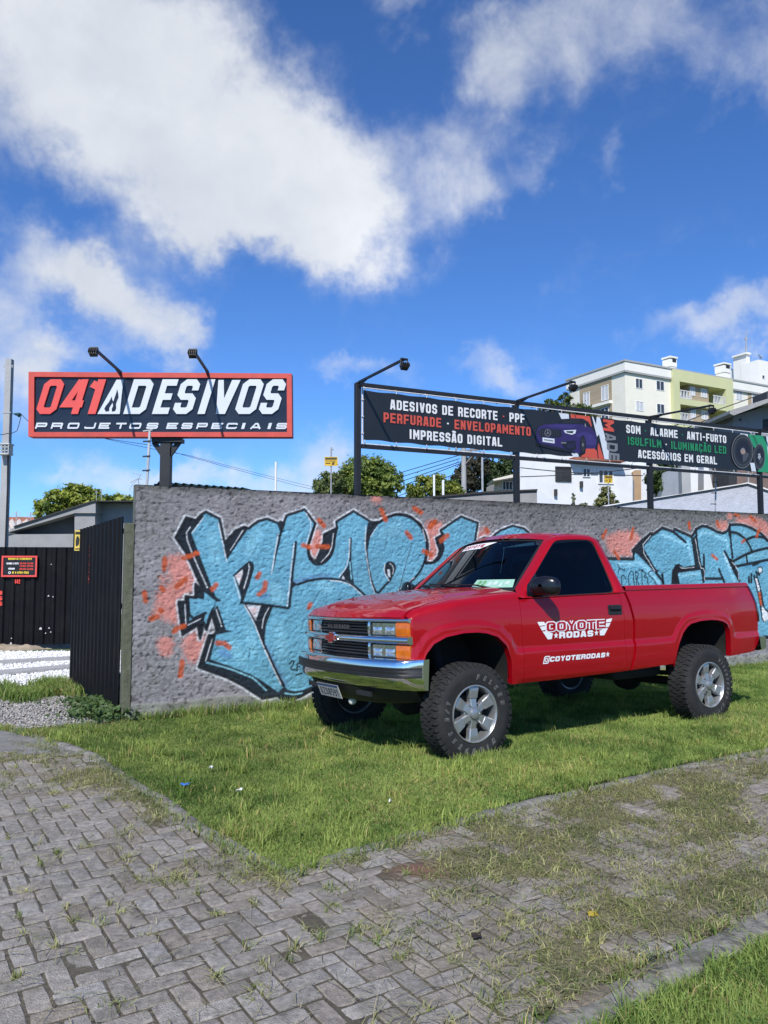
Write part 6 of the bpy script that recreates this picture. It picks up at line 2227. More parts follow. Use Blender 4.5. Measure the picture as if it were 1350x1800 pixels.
mb.tube([(px + .095, YP - .12, zb - .1), (px + .085, YP - .09, zb - .5), (px + .088, YP - .08, 3.2), (px + .085, YP - .08, 1.9)], .016, 6)
mb.build('cable', dark_m, root)
cab = mat('cable_black', (.02, .02, .022), .6)
q0 = Vector((px + .10, YP - .05, ztop - 1.12))
mb = MB(); mb.tube([q0, q0 + Vector((.10, -.02, -.06))], .008, 5); mb.tube([q0 + Vector((.06, 0, -.02)), q0 + Vector((.16, 0, -.05)), q0 + Vector((.2, 0, -.03))], [.012, .05, .01], 8); mb.build('clamp', mat('dark_teal', (.01, .05, .05), .5), root)


def wire(pts, r, label, group='overhead wires and cables', n=14, sag=.0):
    P = []
    for a, b in zip(pts[:-1], pts[1:]):
        a, b = Vector(a), Vector(b)
        for i in range(n):
            t = i / n
            p = a.lerp(b, t)
            p.z -= sag * 4 * t * (1 - t)
            P.append(p)
    P.append(Vector(pts[-1]))
    mb = MB(); mb.tube(P, r, 5)
    return tag(mb.build('overhead_wire', cab, org=pts[0]), label, 'wire', group)


wire([q0 + Vector((.2, 0, -.03)), at(60, 748, 15), at(262, 782, 18), at(490, 845, 26), at(560, 862, 30)], .006, 'thin wire sagging from the concrete post past the billboard', sag=.02)
wire([q0 + Vector((.2, 0, -.05)), at(30, 757, YP - .2), at(12, 762, YP - .3), at(-10, 763, YP - .4)], .008, 'short slack wire loop hanging off the concrete post', sag=.02)
wire([at(180, 770, 18.2), at(330, 800, 22), at(560, 858, 32)], .006, 'second thin wire running down behind the billboard post', sag=.02)

# ------------------------------------------------------------------ distant pole and cables under the banner
yq = 42
a = at(815, 793, yq)
root = thing('utility_pole', 'grey concrete utility pole with crossarm before the dark trees under the banner', 'utility pole', (a.x, yq, 0))
mb = MB(); mb.tube([(a.x, yq, 0), (a.x, yq, a.z + .4)], [.19, .13], 10); mb.build('pole', conc_m, root)
mb = MB(); mb.bar((a.x - .9, yq, a.z - .1), (a.x + .9, yq, a.z + .1), .1, .1); mb.bar((a.x, yq - .1, a.z - .8), (a.x + .8, yq - .1, a.z + .1), .05, .05)
for s_ in (-.8, -.4, .4, .8): mb.lathe([(0, .16), (.05, .14), (.06, 0)], (a.x + s_, yq, a.z + .05), (0, 0, 1), 8)
mb.build('crossarm', mat('grey_wood', (.20, .19, .18), .8, var=.3), root)
NTH = ('topmost', 'second from the top', 'middle', 'second from the bottom', 'lowest')
for i, (v1, v2) in enumerate(((832, 800), (840, 806), (848, 812), (857, 815), (872, 830))):
    wire([at(560, v1 + 22 - i * 2, 46), at(700, v1, 44), at(808, v2, yq)], .022, NTH[i] + ' of the five cables fanning left from the grey utility pole')
rod('antenna_mast', 847.5, 793, 880, 24, .035, galv, 'thin grey mast in front of the dark trees', 'mast')
a = at(1202, 818, 26)
rod('concrete_pole', 1202, 800, 870, 26, .15, conc_m, 'short concrete pole beside the dark tree behind the pale gable wall', 'pole', sq=True)
# two more rods with insulators over the pale gable wall
for u, v0, v1, lab in ((1256, 838, 898, 'leaning fence rod with insulators before the pale gable wall'), (1313, 826, 848, 'short thin rod at the peak of the pale gable wall')):
    Y = 13.2 if u < 1300 else 15.2
    a_2, b_2 = at(u + 2, v0, Y), at(u - 4 if u < 1300 else u, v1 + 4, Y)
    root = thing('fence_rod', lab, 'fence rod', b_2, 'fence rods with insulators')
    mb = MB(); mb.bar(b_2 - Vector((0, 0, 1.6)), a_2, .02, .02); mb.bar(a_2 - Vector((.05, 0, 0)), a_2 + Vector((.06, 0, 0)), .02, .012); mb.build('rod', galv, root)
    if u < 1300:
        for t in (.25, .55, .85):
            q = b_2.lerp(a_2, t); mb = MB(); mb.bar(q - Vector((.05, .012, 0)), q + Vector((.04, -.012, 0)), .018, .014); mb.build('insulator', dark_m, root)

# ------------------------------------------------------------------ buildings
def slab(mb, pts, Y, depth, mi=0):
    """upright outline (survey marks at distance Y) given real depth away from the street"""
    mb.prism([at(u, v, Y) for u, v in pts], (0, depth, 0), mi)


grey_r = mat('grey_render', (.27, .272, .28), .9, var=.12, scale=3, bump=.3, bscale=40, dirt=(.20, .20, .20), dscale=1.2, damt=.5)
shade_grey_r = mat('shaded_grey_render', (.085, .087, .09), .9, var=.15, scale=3, bump=.2, bscale=40)
cap_m = mat('dark_flashing', (.02, .02, .022), .6, var=.2)
# low grey building behind the fence on the left
Y0 = 25.0
root = thing('grey_shed', 'low grey building with a sloping parapet behind the black fence', 'building', (at(120, 960, Y0).x, Y0, 0))
def low(u): return (u, 1000)
mb = MB()
slab(mb, [(-60, 1100), (-60, 938), (12, 937.5), (60, 923), (130, 902), (168, 902), (168, 880.5), (240, 880.5), (240, 1100)], Y0 + .5, 6)
mb.build('wall', grey_r, root)
mb = MB()
slab(mb, [(-60, 1100), (-60, 940), (131, 938.5), (131, 1100)], Y0, .5 + .02)
slab(mb, [(131, 1100), (131, 903), (167, 902.5), (167, 1100)], Y0, .52)
slab(mb, [(12, 936.5), (131, 902), (168, 902), (168, 881.5), (160, 882.5), (25, 926)], Y0 - .1, .62)
mb.build('projecting_band', grey_r, root)
mb = MB()
slab(mb, [(24, 927), (160, 883), (166, 881.6), (240, 881.6), (240, 879.8), (165, 879.8), (158, 881), (24, 924.5)], Y0 - .16, 6.3)
mb.build('flashing', cap_m, root)
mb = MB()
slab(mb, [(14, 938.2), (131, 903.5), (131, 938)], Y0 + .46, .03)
mb.build('recess_shade', shade_grey_r, root)  # shade of the hollow put in as a darker copy of the wall render
mb = MB()
for u in (169.5, 178.5):
    a, b = at(u, 880, Y0 + .3), at(u, 862, Y0 + .3)
    mb.tube([a, b], .012, 5); mb.bar(b - Vector((.05, 0, .05)), b + Vector((.05, 0, -.05)), .02, .012)
mb.build('roof_rod', galv, root)
# tiled roof peeping over it
Yt = 30
root = thing('tiled_house', 'distant house with a pale ribbed roof and brick ridge behind the grey shed', 'house', at(25, 960, Yt))
mb = MB()
A, B, C_, D_ = at(-40, 945, Yt), at(70, 925, Yt), at(70, 914, Yt + 5), at(-60, 914, Yt + 5)
rows = []
for i in range(61):
    t = i / 60
    p, q = A.lerp(B, t), D_.lerp(C_, t)
    o = .06 * math.sin(t * 60 * 1.05)
    rows.append([p + Vector((0, 0, o)), q + Vector((0, 0, o))])
mb.grid(rows); mb.build('roof', mat('fibre_cement', (.50, .46, .42), .85, var=.2), root, recalc=False)
mb = MB(); mb.bar(at(-60, 913, Yt + 5), at(62, 914, Yt + 5), .3, .25); mb.build('ridge', mat('brick_ridge', (.30, .12, .08), .9, var=.3), root)
mb = MB(); slab(mb, [(-60, 1000), (-60, 940), (70, 926), (70, 1000)], Yt + .5, 4); mb.build('wall', mat('pale_render', (.5, .5, .48), .9, var=.1), root)
for u, v0, v1 in ((29, 917, 899), (54, 915, 900)):
    a, b = at(u, v0, 32), at(u, v1, 32)
    root = thing('tv_aerial', 'tiny rooftop aerial on the distant tiled house, ' + ('left one' if u < 40 else 'right one'), 'aerial', a, 'rooftop aerials on the tiled house')
    mb = MB(); mb.tube([a - Vector((0, 0, .4)), b], .02, 5); mb.build('mast', galv, root)
    mb = MB()
    for k in range(4): mb.bar(b + Vector((-.18, 0, -.06 - .06 * k)), b + Vector((.18, 0, -.02 - .06 * k)), .015, .015)
    mb.build('element', galv, root)

# green corrugated roof edge behind the wall under the billboard
Yg = 10.8
root = thing('green_roof', 'edge of a dark green corrugated roof just above the wall top by the billboard post', 'roof', (at(300, 850, Yg).x, Yg, 0))
mb = MB(); a, b = at(272, 848, Yg), at(430, 859, Yg + 1.0)
rows = []
for i in range(49):
    p = a.lerp(b, i / 48); o = .02 * (1 if (i // 2) % 2 else -1)
    rows.append([p + Vector((0, 0, o)), p + Vector((.5, 2.2, -.02 + o)), ])
mb.grid(rows); mb.build('sheet', mat('green_sheet', (.03, .075, .05), .5, var=.2), root, recalc=False)
mb = MB(); mb.bar(a + Vector((0, 0, -.06)), b + Vector((0, 0, -.06)), .05, .08); mb.bar((a.x + .2, a.y + .4, 0), (a.x + .2, a.y + .4, a.z - .05), .1, .1); mb.bar((b.x - .2, b.y + .4, 0), (b.x - .2, b.y + .4, b.z - .05), .1, .1); mb.build('fascia', cap_m, root)

# grey parapet wall behind the banner posts
Yw = 15
root = thing('parapet_wall', 'smooth grey wall with a dark sloping cap rising behind the second banner post', 'wall', (at(850, 870, Yw).x, Yw, 0))
mb = MB(); slab(mb, [(745, 1000), (745, 873.5), (800, 870), (905, 863.5), (944, 862), (944, 1000)], Yw, .25); mb.build('panel', grey_r, root)
mb = MB(); slab(mb, [(745, 876), (745, 873), (800, 868.5), (850, 864), (945, 859.5), (945, 862.3), (850, 867), (800, 871.5)], Yw - .04, .34); mb.build('cap', cap_m, root)
wht_r = mat('white_render', (.64, .65, .665), .85, var=.06, scale=2, bump=.2, bscale=50, dirt=(.5, .5, .49), dscale=.9, damt=.4)
Yc = 19
mb = MB(); slab(mb, [(940, 1000), (940, 862), (948, 862), (985, 886), (1000, 893), (1000, 1000)], Yc, .3)
tag(mb.build('white_side_wall', mat('pale_blue_white', (.58, .61, .66), .85, var=.06, bump=.2), org=(at(960, 880, Yc).x, Yc, 0)), 'pale sloping garden wall between the grey parapet and the white house', 'wall')
# pale rough gable wall at the right
Yv = 15.0
lav = mat('lavender_render', (.44, .475, .57), .95, var=.14, scale=9, bump=1.0, bscale=26, dirt=(.36, .39, .48), dscale=5, damt=.6)
mb = MB()
slab(mb, [(1060, 1000), (1060, 890), (1110, 882), (1200, 869), (1260, 858), (1300, 852), (1315, 849), (1330, 853), (1350, 861), (1420, 880), (1420, 1000)], Yv, .2)
gab = tag(mb.build('gable_wall', lav, org=(at(1250, 880, Yv).x, Yv, 0)), 'rough pale lavender gable wall behind the right end of the banner', 'wall')
mb = MB()
slab(mb, [(1060, 891), (1060, 888.8), (1110, 880.8), (1200, 867.8), (1260, 856.8), (1300, 850.8), (1315, 847.6), (1330, 851.6), (1350, 859.6), (1420, 878.6), (1420, 880.6), (1350, 861.6), (1315, 849.8), (1260, 858.8), (1110, 882.6)], Yv - .05, .3)
mb.build('cap', mat('white_cap', (.66, .68, .72), .8, var=.1), gab)

# window helper for far facades
win_dark = mat('far_glass', (.05, .06, .075), .12, var=.3, scale=1.2)
win_frame = mat('far_frame', (.70, .71, .72), .6, var=.05)
curt = mat('far_curtain', (.50, .52, .55), .9, var=.15)


def far_window(parent, o, t, up, w, h, out, panes=2, bars=False, name='window', dark=None):
    """o = lower left corner on the facade; t, up unit vectors; out = outward normal"""
    o, t, up, out = Vector(o), Vector(t), Vector(up), Vector(out)
    fw = min(.07, w * .07)
    mb = MB()
    for x0, x1, y0, y1 in [(0, w, 0, fw), (0, w, h - fw, h), (0, fw, fw, h - fw), (w - fw, w, fw, h - fw)] + [(w * k / panes - fw / 2, w * k / panes + fw / 2, fw, h - fw) for k in range(1, panes)]:
        mb.prism([o + t * x0 + up * y0 + out * .05, o + t * x1 + up * y0 + out * .05, o + t * x1 + up * y1 + out * .05, o + t * x0 + up * y1 + out * .05], -out * .12)
    if bars:
        for k in range(1, 9): mb.prism([o + t * (w * k / 9) + out * .07, o + t * (w * k / 9 + .03) + out * .07, o + t * (w * k / 9 + .03) + up * h + out * .07, o + t * (w * k / 9) + up * h + out * .07], -out * .02)
    fr = mb.build(name, cap_m if bars else win_frame, parent)
    mb = MB()
    mb.add([o + out * .012, o + t * w + out * .012, o + t * w + up * h + out * .012, o + up * h + out * .012], [(0, 1, 2, 3)])
    mb.build('pane', dark or win_dark, fr, recalc=False)
    return fr


Z_ = Vector((0, 0, 1))
# white house with barred windows
Yh = 30
n_ = Vector((NW[0], NW[1], 0)); d_ = Vector((DW[0], DW[1], 0))
hp = at(935, 900, Yh)
root = thing('white_house', 'white two storey house with a barred window seen under the banner', 'house', (hp.x, hp.y, 0))


def plane_at(u, v, base, dr):
    """point where the sight line meets the upright plane through base along dr"""
    d = Vector(ray(u, v)); n = Vector((dr.y, -dr.x, 0)); c = Vector((0, 0, EYE))
    return c + d * ((base - c).dot(n) / d.dot(n))


hd2 = Vector((math.cos(R(12)), math.sin(R(12)), 0))
H_ = lambda u, v: plane_at(u, v, hp, hd2)
hn = Vector((hd2.y, -hd2.x, 0))
mb = MB(); mb.prism([H_(914, 1000), H_(914, 780), H_(1088, 780), H_(1112, 838), H_(1112, 1000)], (1.6, 4.5, 0)); mb.build('wall', wht_r, root)
for u0, v0, u1, v1, bars, pn in ((976, 820, 1004, 846, True, 2), (1024, 823.5, 1037, 838.5, False, 2), (1051, 825, 1078, 850.5, False, 3)):
    a, b, c = H_(u0, v1), H_(u1, v1), H_(u0, v0)
    far_window(root, a, hd2, Z_, (b - a).length, c.z - a.z, hn, pn, bars)
mb = MB(); mb.prism([H_(1000, 806), H_(1000, 811), H_(1090, 814), H_(1090, 809)], hn * .5); mb.build('roof_edge', mat('terracotta', (.28, .10, .06), .85, var=.3), root)
mb = MB()
for u in (975, 1020): 
    p = H_(u, 866 if u < 1000 else 852); mb.box(p + hn * .1, (.12, .1, .25))
mb.build('meter_box', cap_m, root)
root = thing('tan_house', 'small block with a tan wall panel beside the white house', 'house', (at(1100, 880, 33).x, 33, 0))
mb = MB(); slab(mb, [(1088, 1000), (1088, 806), (1142, 806), (1142, 1000)], 33.5, 5); mb.build('wall', mat('cool_white', (.62, .65, .70), .85, var=.06), root)
mb = MB(); slab(mb, [(1113, 1000), (1113, 830), (1117, 826), (1127, 826), (1127, 1000)], 33.2, .4); mb.build('tan_panel', mat('tan_render', (.36, .25, .15), .9, var=.12), root)
# cream house with awning roof left of the second post
Yk = 34
root = thing('cream_house', 'small cream house corner with a flat overhanging roof among the dark trees', 'house', (at(890, 860, Yk).x, Yk, 0))
mb = MB(); slab(mb, [(876, 1000), (876, 841), (908, 838), (920, 838), (920, 1000)], Yk, 4); mb.build('wall', mat('cream_render', (.62, .52, .42), .9, var=.08), root)
mb = MB(); slab(mb, [(866, 842.5), (892, 836), (920, 830), (920, 834), (908, 838), (868, 845)], Yk - .9, 2); mb.build('roof', mat('pale_slab', (.62, .58, .53), .9, var=.1), root)
a, b, c = at(883, 862, Yk - .02), at(901, 862, Yk - .02), at(883, 846, Yk - .02)
far_window(root, a, (1, 0, 0), Z_, b.x - a.x, c.z - a.z, (0, -1, 0), 3)

# grey house at the right edge, and the lower white and brick blocks under the banner
Yr = 40
root = thing('grey_house', 'grey house with an overhanging sloped roof in front of the apartment building', 'house', (at(1330, 750, Yr).x, Yr, 0))
mb = MB(); slab(mb, [(1290, 1000), (1289, 732), (1352, 712), (1440, 712), (1440, 1000)], Yr, 8); mb.build('wall', mat('blue_grey_render', (.23, .24, .27), .9, var=.1), root)
mb = MB(); slab(mb, [(1283, 727), (1283, 721.5), (1352, 700), (1440, 700), (1440, 706), (1352, 707), (1290, 730)], Yr - 1.2, 10); mb.build('roof', mat('grey_fascia', (.27, .265, .265), .7, var=.2), root)
mb = MB(); slab(mb, [(1348, 770), (1348, 688), (1400, 688), (1400, 770)], Yr + 8.2, 1.9); mb.build('tower', mat('dark_panel', (.05, .055, .065), .8, var=.1), root)
mb = MB(); slab(mb, [(1300, 739.5), (1300, 736), (1303.5, 736), (1303.5, 739.5)], Yr - .05, .1); slab(mb, [(1342, 757), (1342, 737), (1352, 736), (1352, 757)], Yr - .05, .1); mb.build('opening', cap_m, root)
Yb2 = 28
root = thing('white_block', 'white block with a slanted white pillar seen below the printed speakers of the banner', 'building', (at(1240, 850, Yb2).x, Yb2, 0))
mb = MB(); slab(mb, [(1205, 1000), (1205, 818), (1227, 818), (1227, 1000)], Yb2, 4); mb.build('wall', wht_r, root)
mb = MB(); slab(mb, [(1227, 1000), (1227, 815), (1282, 815), (1282, 1000)], Yb2 + .8, 3); mb.build('grey_wing', mat('blue_grey_block', (.20, .225, .26), .9, var=.1), root)
mb = MB(); slab(mb, [(1238, 1000), (1237, 815), (1244, 815), (1254, 862), (1254, 1000)], Yb2 + .2, .8); mb.build('pillar', wht_r, root)
for u in (1226.5, 1230.5):
    a = at(u, 846, Yb2 + .78); far_window(root, a, (1, 0, 0), Z_, .05, .12, (0, -1, 0), 1)
root = thing('brick_block', 'brown block with a black shutter seen through the gap under the speaker picture', 'building', (at(1320, 850, 27).x, 27, 0))
mb = MB(); slab(mb, [(1290, 1000), (1290, 810), (1440, 810), (1440, 1000)], 27, 5); mb.build('wall', mat('brown_render', (.16, .115, .10), .9, var=.2), root)
mb = MB(); slab(mb, [(1281, 1000), (1281, 810), (1295.5, 810), (1295.5, 1000)], 26.6, 1); mb.build('shutter', cap_m, root)

# apartment building on the rise
Ya = 95
cA = at(1098, 636, Ya)
cb = Vector((cA.x, cA.y, 0))
dr_ = Vector((math.cos(R(29)), math.sin(R(29)), 0))            # right-hand facade runs away
dl_ = Vector((-math.sin(R(25)), math.cos(R(25)), 0))           # left-hand facade
nr_, nl_ = Vector((dr_.y, -dr_.x, 0)), Vector((-dl_.y, dl_.x, 0))
apt = thing('apartment_building', 'cream apartment building with a lime green balcony bay on the rise behind the banner', 'building', cb)
cream = mat('cream_facade', (.78, .745, .64), .9, var=.05, scale=.3, bump=.1, dirt=(.5, .47, .40), dscale=.25, damt=.35)
offw = mat('off_white', (.78, .765, .71), .9, var=.05, scale=.3)
lime = mat('lime_facade', (.54, .55, .31), .9, var=.06, scale=.3)
beige = mat('beige_slats', (.36, .29, .20), .85, var=.18, scale=1.2, stretch=(.2, .2, 4))
PR = lambda u, v: plane_at(u, v, cb, dr_)
PLf = lambda u, v: plane_at(u, v, cb, dl_)
zt = cA.z
rs = lambda u, v: ((PR(u, v) - cb).dot(dr_), PR(u, v).z)
ls = lambda u, v: ((PLf(u, v) - cb).dot(dl_), PLf(u, v).z)
Rr = lambda s_, z, o=0: cb + dr_ * s_ + Z_ * z + nr_ * o
Ll = lambda s_, z, o=0: cb + dl_ * s_ + Z_ * z + nl_ * o
wl_ = ls(1000, 672)[0]
s_g0, s_g1 = rs(1178, 660)[0], rs(1283, 680)[0]
wr_ = rs(1372, 690)[0]
zp = rs(1098, 651)[1]                # underside of the parapet band
# main volume left and right of the green bay
mb = MB()
def block(s0, s1, z0, z1, o, dep, mi=0): mb.prism([Rr(s0, z0, o), Rr(s1, z0, o), Rr(s1, z1, o), Rr(s0, z1, o)], -nr_ * dep, mi)
mb.prism([Rr(0, 0), Rr(s_g0, 0), Rr(s_g0, 0, -wl_), Ll(wl_, 0)], (0, 0, zp))
mb.prism([Rr(s_g1, 0), Rr(wr_, 0), Rr(wr_, 0, -wl_), Rr(s_g1, 0, -wl_)], (0, 0, zp))
mb.prism([Rr(s_g0, 0, -2.4), Rr(s_g1, 0, -2.4), Rr(s_g1, 0, -wl_), Rr(s_g0, 0, -wl_)], (0, 0, zt - .4))
mb.build('wall', cream, apt)
mb = MB()
mb.prism([Rr(-.25, zp, .25), Rr(s_g0 - .05, zp, .25), Rr(s_g0 - .05, zp, -wl_), Ll(wl_ + .3, zp, .25), ], (0, 0, zt - zp))
mb.prism([Rr(s_g1 + .05, zp, .25), Rr(wr_, zp, .25), Rr(wr_, zp, -wl_), Rr(s_g1 + .05, zp, -wl_)], (0, 0, zt - zp))
mb.build('parapet', offw, apt)
mb = MB()
mb.prism([Rr(-.35, zt, .35), Rr(wr_, zt, .35), Rr(wr_, zt, -.3), Rr(-.35, zt, -.3)], (0, 0, .22))
mb.prism([Ll(-.2, zt, .35), Ll(wl_ + .4, zt, .35), Ll(wl_ + .4, zt, -.3), Ll(-.2, zt, -.3)], (0, 0, .22))
mb.prism([Rr(-.27, zp - .25, .27), Rr(s_g0 - .06, zp - .25, .27), Rr(s_g0 - .06, zp - .25, -.1), Rr(-.27, zp - .25, -.1)], (0, 0, .24))
mb.prism([Ll(-.2, zp - .25, .27), Ll(wl_ + .3, zp - .25, .27), Ll(wl_ + .3, zp - .25, -.1), Ll(-.2, zp - .25, -.1)], (0, 0, .24))
mb.prism([Rr(s_g1 + .06, zp - .25, .27), Rr(wr_, zp - .25, .27), Rr(wr_, zp - .25, -.1), Rr(s_g1 + .06, zp - .25, -.1)], (0, 0, .24))
mb.build('coping', mat('grey_coping', (.36, .36, .36), .8, var=.1), apt)
# green frame with two storeys of recessed balconies (the rest of the bay goes on below)
F0 = rs(1191, 690)
s_i0, s_i1 = rs(1190, 700)[0], rs(1271, 700)[0]
rowz = []
for ut, vt, ub, vb in ((1190, 672, 1190, 701), (1190, 711.5, 1190, 741)): rowz.append((rs(ub, vb)[1], rs(ut, vt)[1]))
pitch = rowz[0][0] - rowz[1][0]
for k in range(2, 6): rowz.append((rowz[1][0] - pitch * (k - 1), rowz[1][1] - pitch * (k - 1)))
mb = MB()
block(s_g0, s_i0, 0, zt + .02, .5, 2.9); block(s_i1, s_g1, 0, zt + .02, .5, 2.9)
zs = [zt + .02] + [z for r in rowz for z in (r[1], r[0])] + [0]
for k in range(0, len(zs) - 1, 2): block(s_i0, s_i1, max(0, zs[k + 1]), zs[k], .5, 2.9)
mb.build('green_bay', lime, apt)
rail_m = mat('balcony_rail', (.66, .67, .69), .5, var=.1)
for k, (z0, z1) in enumerate(rowz[:4]):
    w4 = s_i1 - s_i0
    mb = MB(); mb.prism([Rr(s_i0, z0, -.6), Rr(s_i1, z0, -.6), Rr(s_i1, z1, -.6), Rr(s_i0, z1, -.6)], -nr_ * .1) if False else None
    mb.prism([Rr(s_i0 + w4 * .27, z0, -.15), Rr(s_i0 + w4 * .70, z0, -.15), Rr(s_i0 + w4 * .70, z1, -.15), Rr(s_i0 + w4 * .27, z1, -.15)], -nr_ * 2.0)
    mb.build('beige_panel', beige, apt)
    for a, b in ((.30, .40), (.53, .66)):
        far_window(apt, Rr(s_i0 + w4 * a, z0 + (z1 - z0) * .36, -.14), dr_, Z_, w4 * (b - a), (z1 - z0) * .55, nr_, 2, dark=curt)
    for a, b in ((.005, .25), (.72, .985)):
        mb = MB()
        s0, s1 = s_i0 + w4 * a, s_i0 + w4 * b
        h_ = (z1 - z0) * .48
        for z in (z0 + .05, z0 + h_): mb.prism([Rr(s0, z, .45), Rr(s1, z, .45), Rr(s1, z + .09, .45), Rr(s0, z + .09, .45)], -nr_ * .06)
        m_ = 12
        for i in range(m_ + 1):
            s_ = s0 + (s1 - s0) * i / m_
            mb.prism([Rr(s_ - .035, z0 + .1, .44), Rr(s_ + .035, z0 + .1, .44), Rr(s_ + .035 + (.2 if i % 3 == 0 and i < m_ else 0), z0 + h_, .44), Rr(s_ - .035 + (.2 if i % 3 == 0 and i < m_ else 0), z0 + h_, .44)], -nr_ * .04)
        mb.build('balcony_railing', rail_m, apt)
        far_window(apt, Rr(s0 + (s1 - s0) * .1, z0 + .05, -2.38), dr_, Z_, (s1 - s0) * .75, (z1 - z0) * .85, nr_, 2)
# windows of the right-hand facade
for u0, v0, u1, v1 in ((1117, 664.5, 1129.5, 682), (1153.5, 668.5, 1167.5, 685.5), (1118, 704.5, 1131, 721.5), (1154.5, 709, 1168, 726), (1294, 686, 1305, 702)):
    a, b, c = rs(u0, v1), rs(u1, v1), rs(u0, v0)
    cu = v0 > 700 and u0 < 1130 or u0 > 1290
    for k in range(1 if v0 > 700 or u0 > 1290 else 1):
        far_window(apt, Rr(a[0], a[1], .0), dr_, Z_, b[0] - a[0], c[1] - a[1], nr_, 2, dark=curt if cu else None)
for k in range(1, 4):
    for u0, v0, u1, v1 in ((1118, 704.5, 1131, 721.5), (1154.5, 709, 1168, 726), (1294, 725, 1305, 741)):
        a, b, c = rs(u0, v1), rs(u1, v1), rs(u0, v0)
        far_window(apt, Rr(a[0], a[1] - pitch * k, .0), dr_, Z_, b[0] - a[0], c[1] - a[1], nr_, 2)
a, b = rs(1315, 713), rs(1345, 684)
mb = MB(); block(a[0], b[0], a[1], zp - .3, .06, .1); mb.build('beige_panel', beige, apt)
a, b = rs(1321, 711), rs(1335, 690)
far_window(apt, Rr(a[0], a[1], .07), dr_, Z_, b[0] - a[0], b[1] - a[1], nr_, 2, dark=curt)
# left-hand facade: beige bay with tall windows
a, b = ls(1076, 704), ls(1020, 719)
zb0 = ls(1076, 704)[1]
mb = MB(); mb.prism([Ll(a[0], zb0, .05), Ll(b[0], zb0, .05), Ll(b[0], zp - .3, .05), Ll(a[0], zp - .3, .05)], -nl_ * .1)
mb.prism([Ll(a[0], zb0 - 3.4, .05), Ll(b[0], zb0 - 3.4, .05), Ll(b[0], zb0 - .5, .05), Ll(a[0], zb0 - .5, .05)], -nl_ * .1); mb.build('beige_panel', beige, apt)
mb = MB(); mb.prism([Ll(a[0], zb0 - .35, .45), Ll(b[0], zb0 - .35, .45), Ll(b[0], zb0, .45), Ll(a[0], zb0, .45)], -nl_ * .6); mb.build('ledge', offw, apt)
for u0, v0, u1, v1 in ((1070.5, 675.5, 1058, 702), (1037.5, 688, 1026.5, 713), (1071, 714.5, 1058, 738)):
    p, q, c = ls(u0, v1), ls(u1, v1), ls(u0, v0)
    far_window(apt, Ll(p[0], p[1], .06), dl_, Z_, q[0] - p[0], c[1] - p[1], nl_, 2, dark=curt if v0 < 700 else None)
# chimneys, tank tower with mast on the roof
for i, (u0, u1, v0, v1) in enumerate(((1167.5, 1187, 627.5, 648), (1260, 1281, 639, 660))):
    D_ = PR((u0 + u1) / 2, v1).y + 2.0
    a, b = at(u0, v1 + 14, D_), at(u1, v0, D_)
    cx_ = (a.x + b.x) / 2; w = (b.x - a.x) * .74
    M = Matrix.Rotation(R(29), 3, 'Z')
    mb = MB(); mb.box((cx_, D_, (a.z + b.z) / 2 - .3), (w, w, b.z - a.z - .6), 0, M); ch_ = mb.build('chimney', offw, apt)
    mb = MB(); mb.box((cx_, D_, b.z - .95), (w * 1.12, w * 1.12, .95), 0, M); mb.box((cx_, D_, b.z - .2), (w * 1.28, w * 1.28, .22), 0, M); mb.build('cowl', offw, ch_)
    mb = MB(); mb.box(Vector((cx_, D_, b.z - .62)) + M @ Vector((w * .1, -w * .56, 0)), (w * .6, .08, .42), 0, M); mb.build('vent', cap_m, ch_)
def corner_block(mb, uc, ul, ur, D_, v, zb):
    """block whose near edge stands at uc, left face running to ul, right face to ur"""
    c = at(uc, v, D_); zt_ = c.z; c = Vector((c.x, c.y, 0))
    l, r = plane_at(ul, 900, c, dl_), plane_at(ur, 900, c, dr_)
    l.z = r.z = 0
    mb.prism([c + Z_ * zb, r + Z_ * zb, r + (l - c) + Z_ * zb, l + Z_ * zb], (0, 0, zt_ - zb))
    return zt_


mb = MB()
corner_block(mb, 1312, 1297.5, 1327, 118, 623, zt - 1)
corner_block(mb, 1333, 1310.5, 1375, 116, 632, zt - 1)
corner_block(mb, 1300, 1278, 1330, 120, 645, zt - 1)
tw_ = mb.build('roof_tower', offw, apt)
mb = MB()
zc_ = at(1312, 621.5, 117.6).z
corner_block(mb, 1312, 1295.5, 1330, 117.6, 618.5, zc_)
mb.build('tower_cap', offw, tw_)
p = at(1311.5, 622, 119.5); q = at(1311.5, 580, 119.5)
mb = MB(); mb.tube([p - Vector((0, 0, .5)), p.lerp(q, .55), q], [.14, .10, .04], 6); mb.box(p.lerp(q, .62), (.5, .2, .25)); mb.build('mast', mat('far_grey', (.30, .32, .36), .7), tw_)
cT = at(1333, 632, 116); cT.z = 0; wq = plane_at(1339.5, 665.5, cT, dr_); far_window(apt, wq, dr_, Z_, .6, .55, nr_, 1)
for i, (u, v) in enumerate(((1283, 644), (1336, 627))):
    c = at(u, v, 112 if i == 0 else 122); mb = MB()
    ax = Vector((.6, -.5, .6)).normalized()
    mb.lathe([(0, -.10), (.3, -.05), (.5, .06), (.55, .12)], c, ax, 16); mb.tube([c, c + ax * .4], .03, 5); mb.tube([c, c - Vector((0, 0, 1.2))], .05, 5)
    mb.build('dish', mat('dish_grey', (.45, .47, .5), .5), apt, recalc=False)
for (va, vb, lab) in ((745, 690, 'upper of two thin cables crossing in front of the apartment building'), (757, 702, 'lower of two thin cables crossing in front of the apartment building')):
    wire([at(1130, va + 22, 44), at(1240, va - 18, 44), at(1365, vb - 8, 44)], .028, lab, sag=.05)
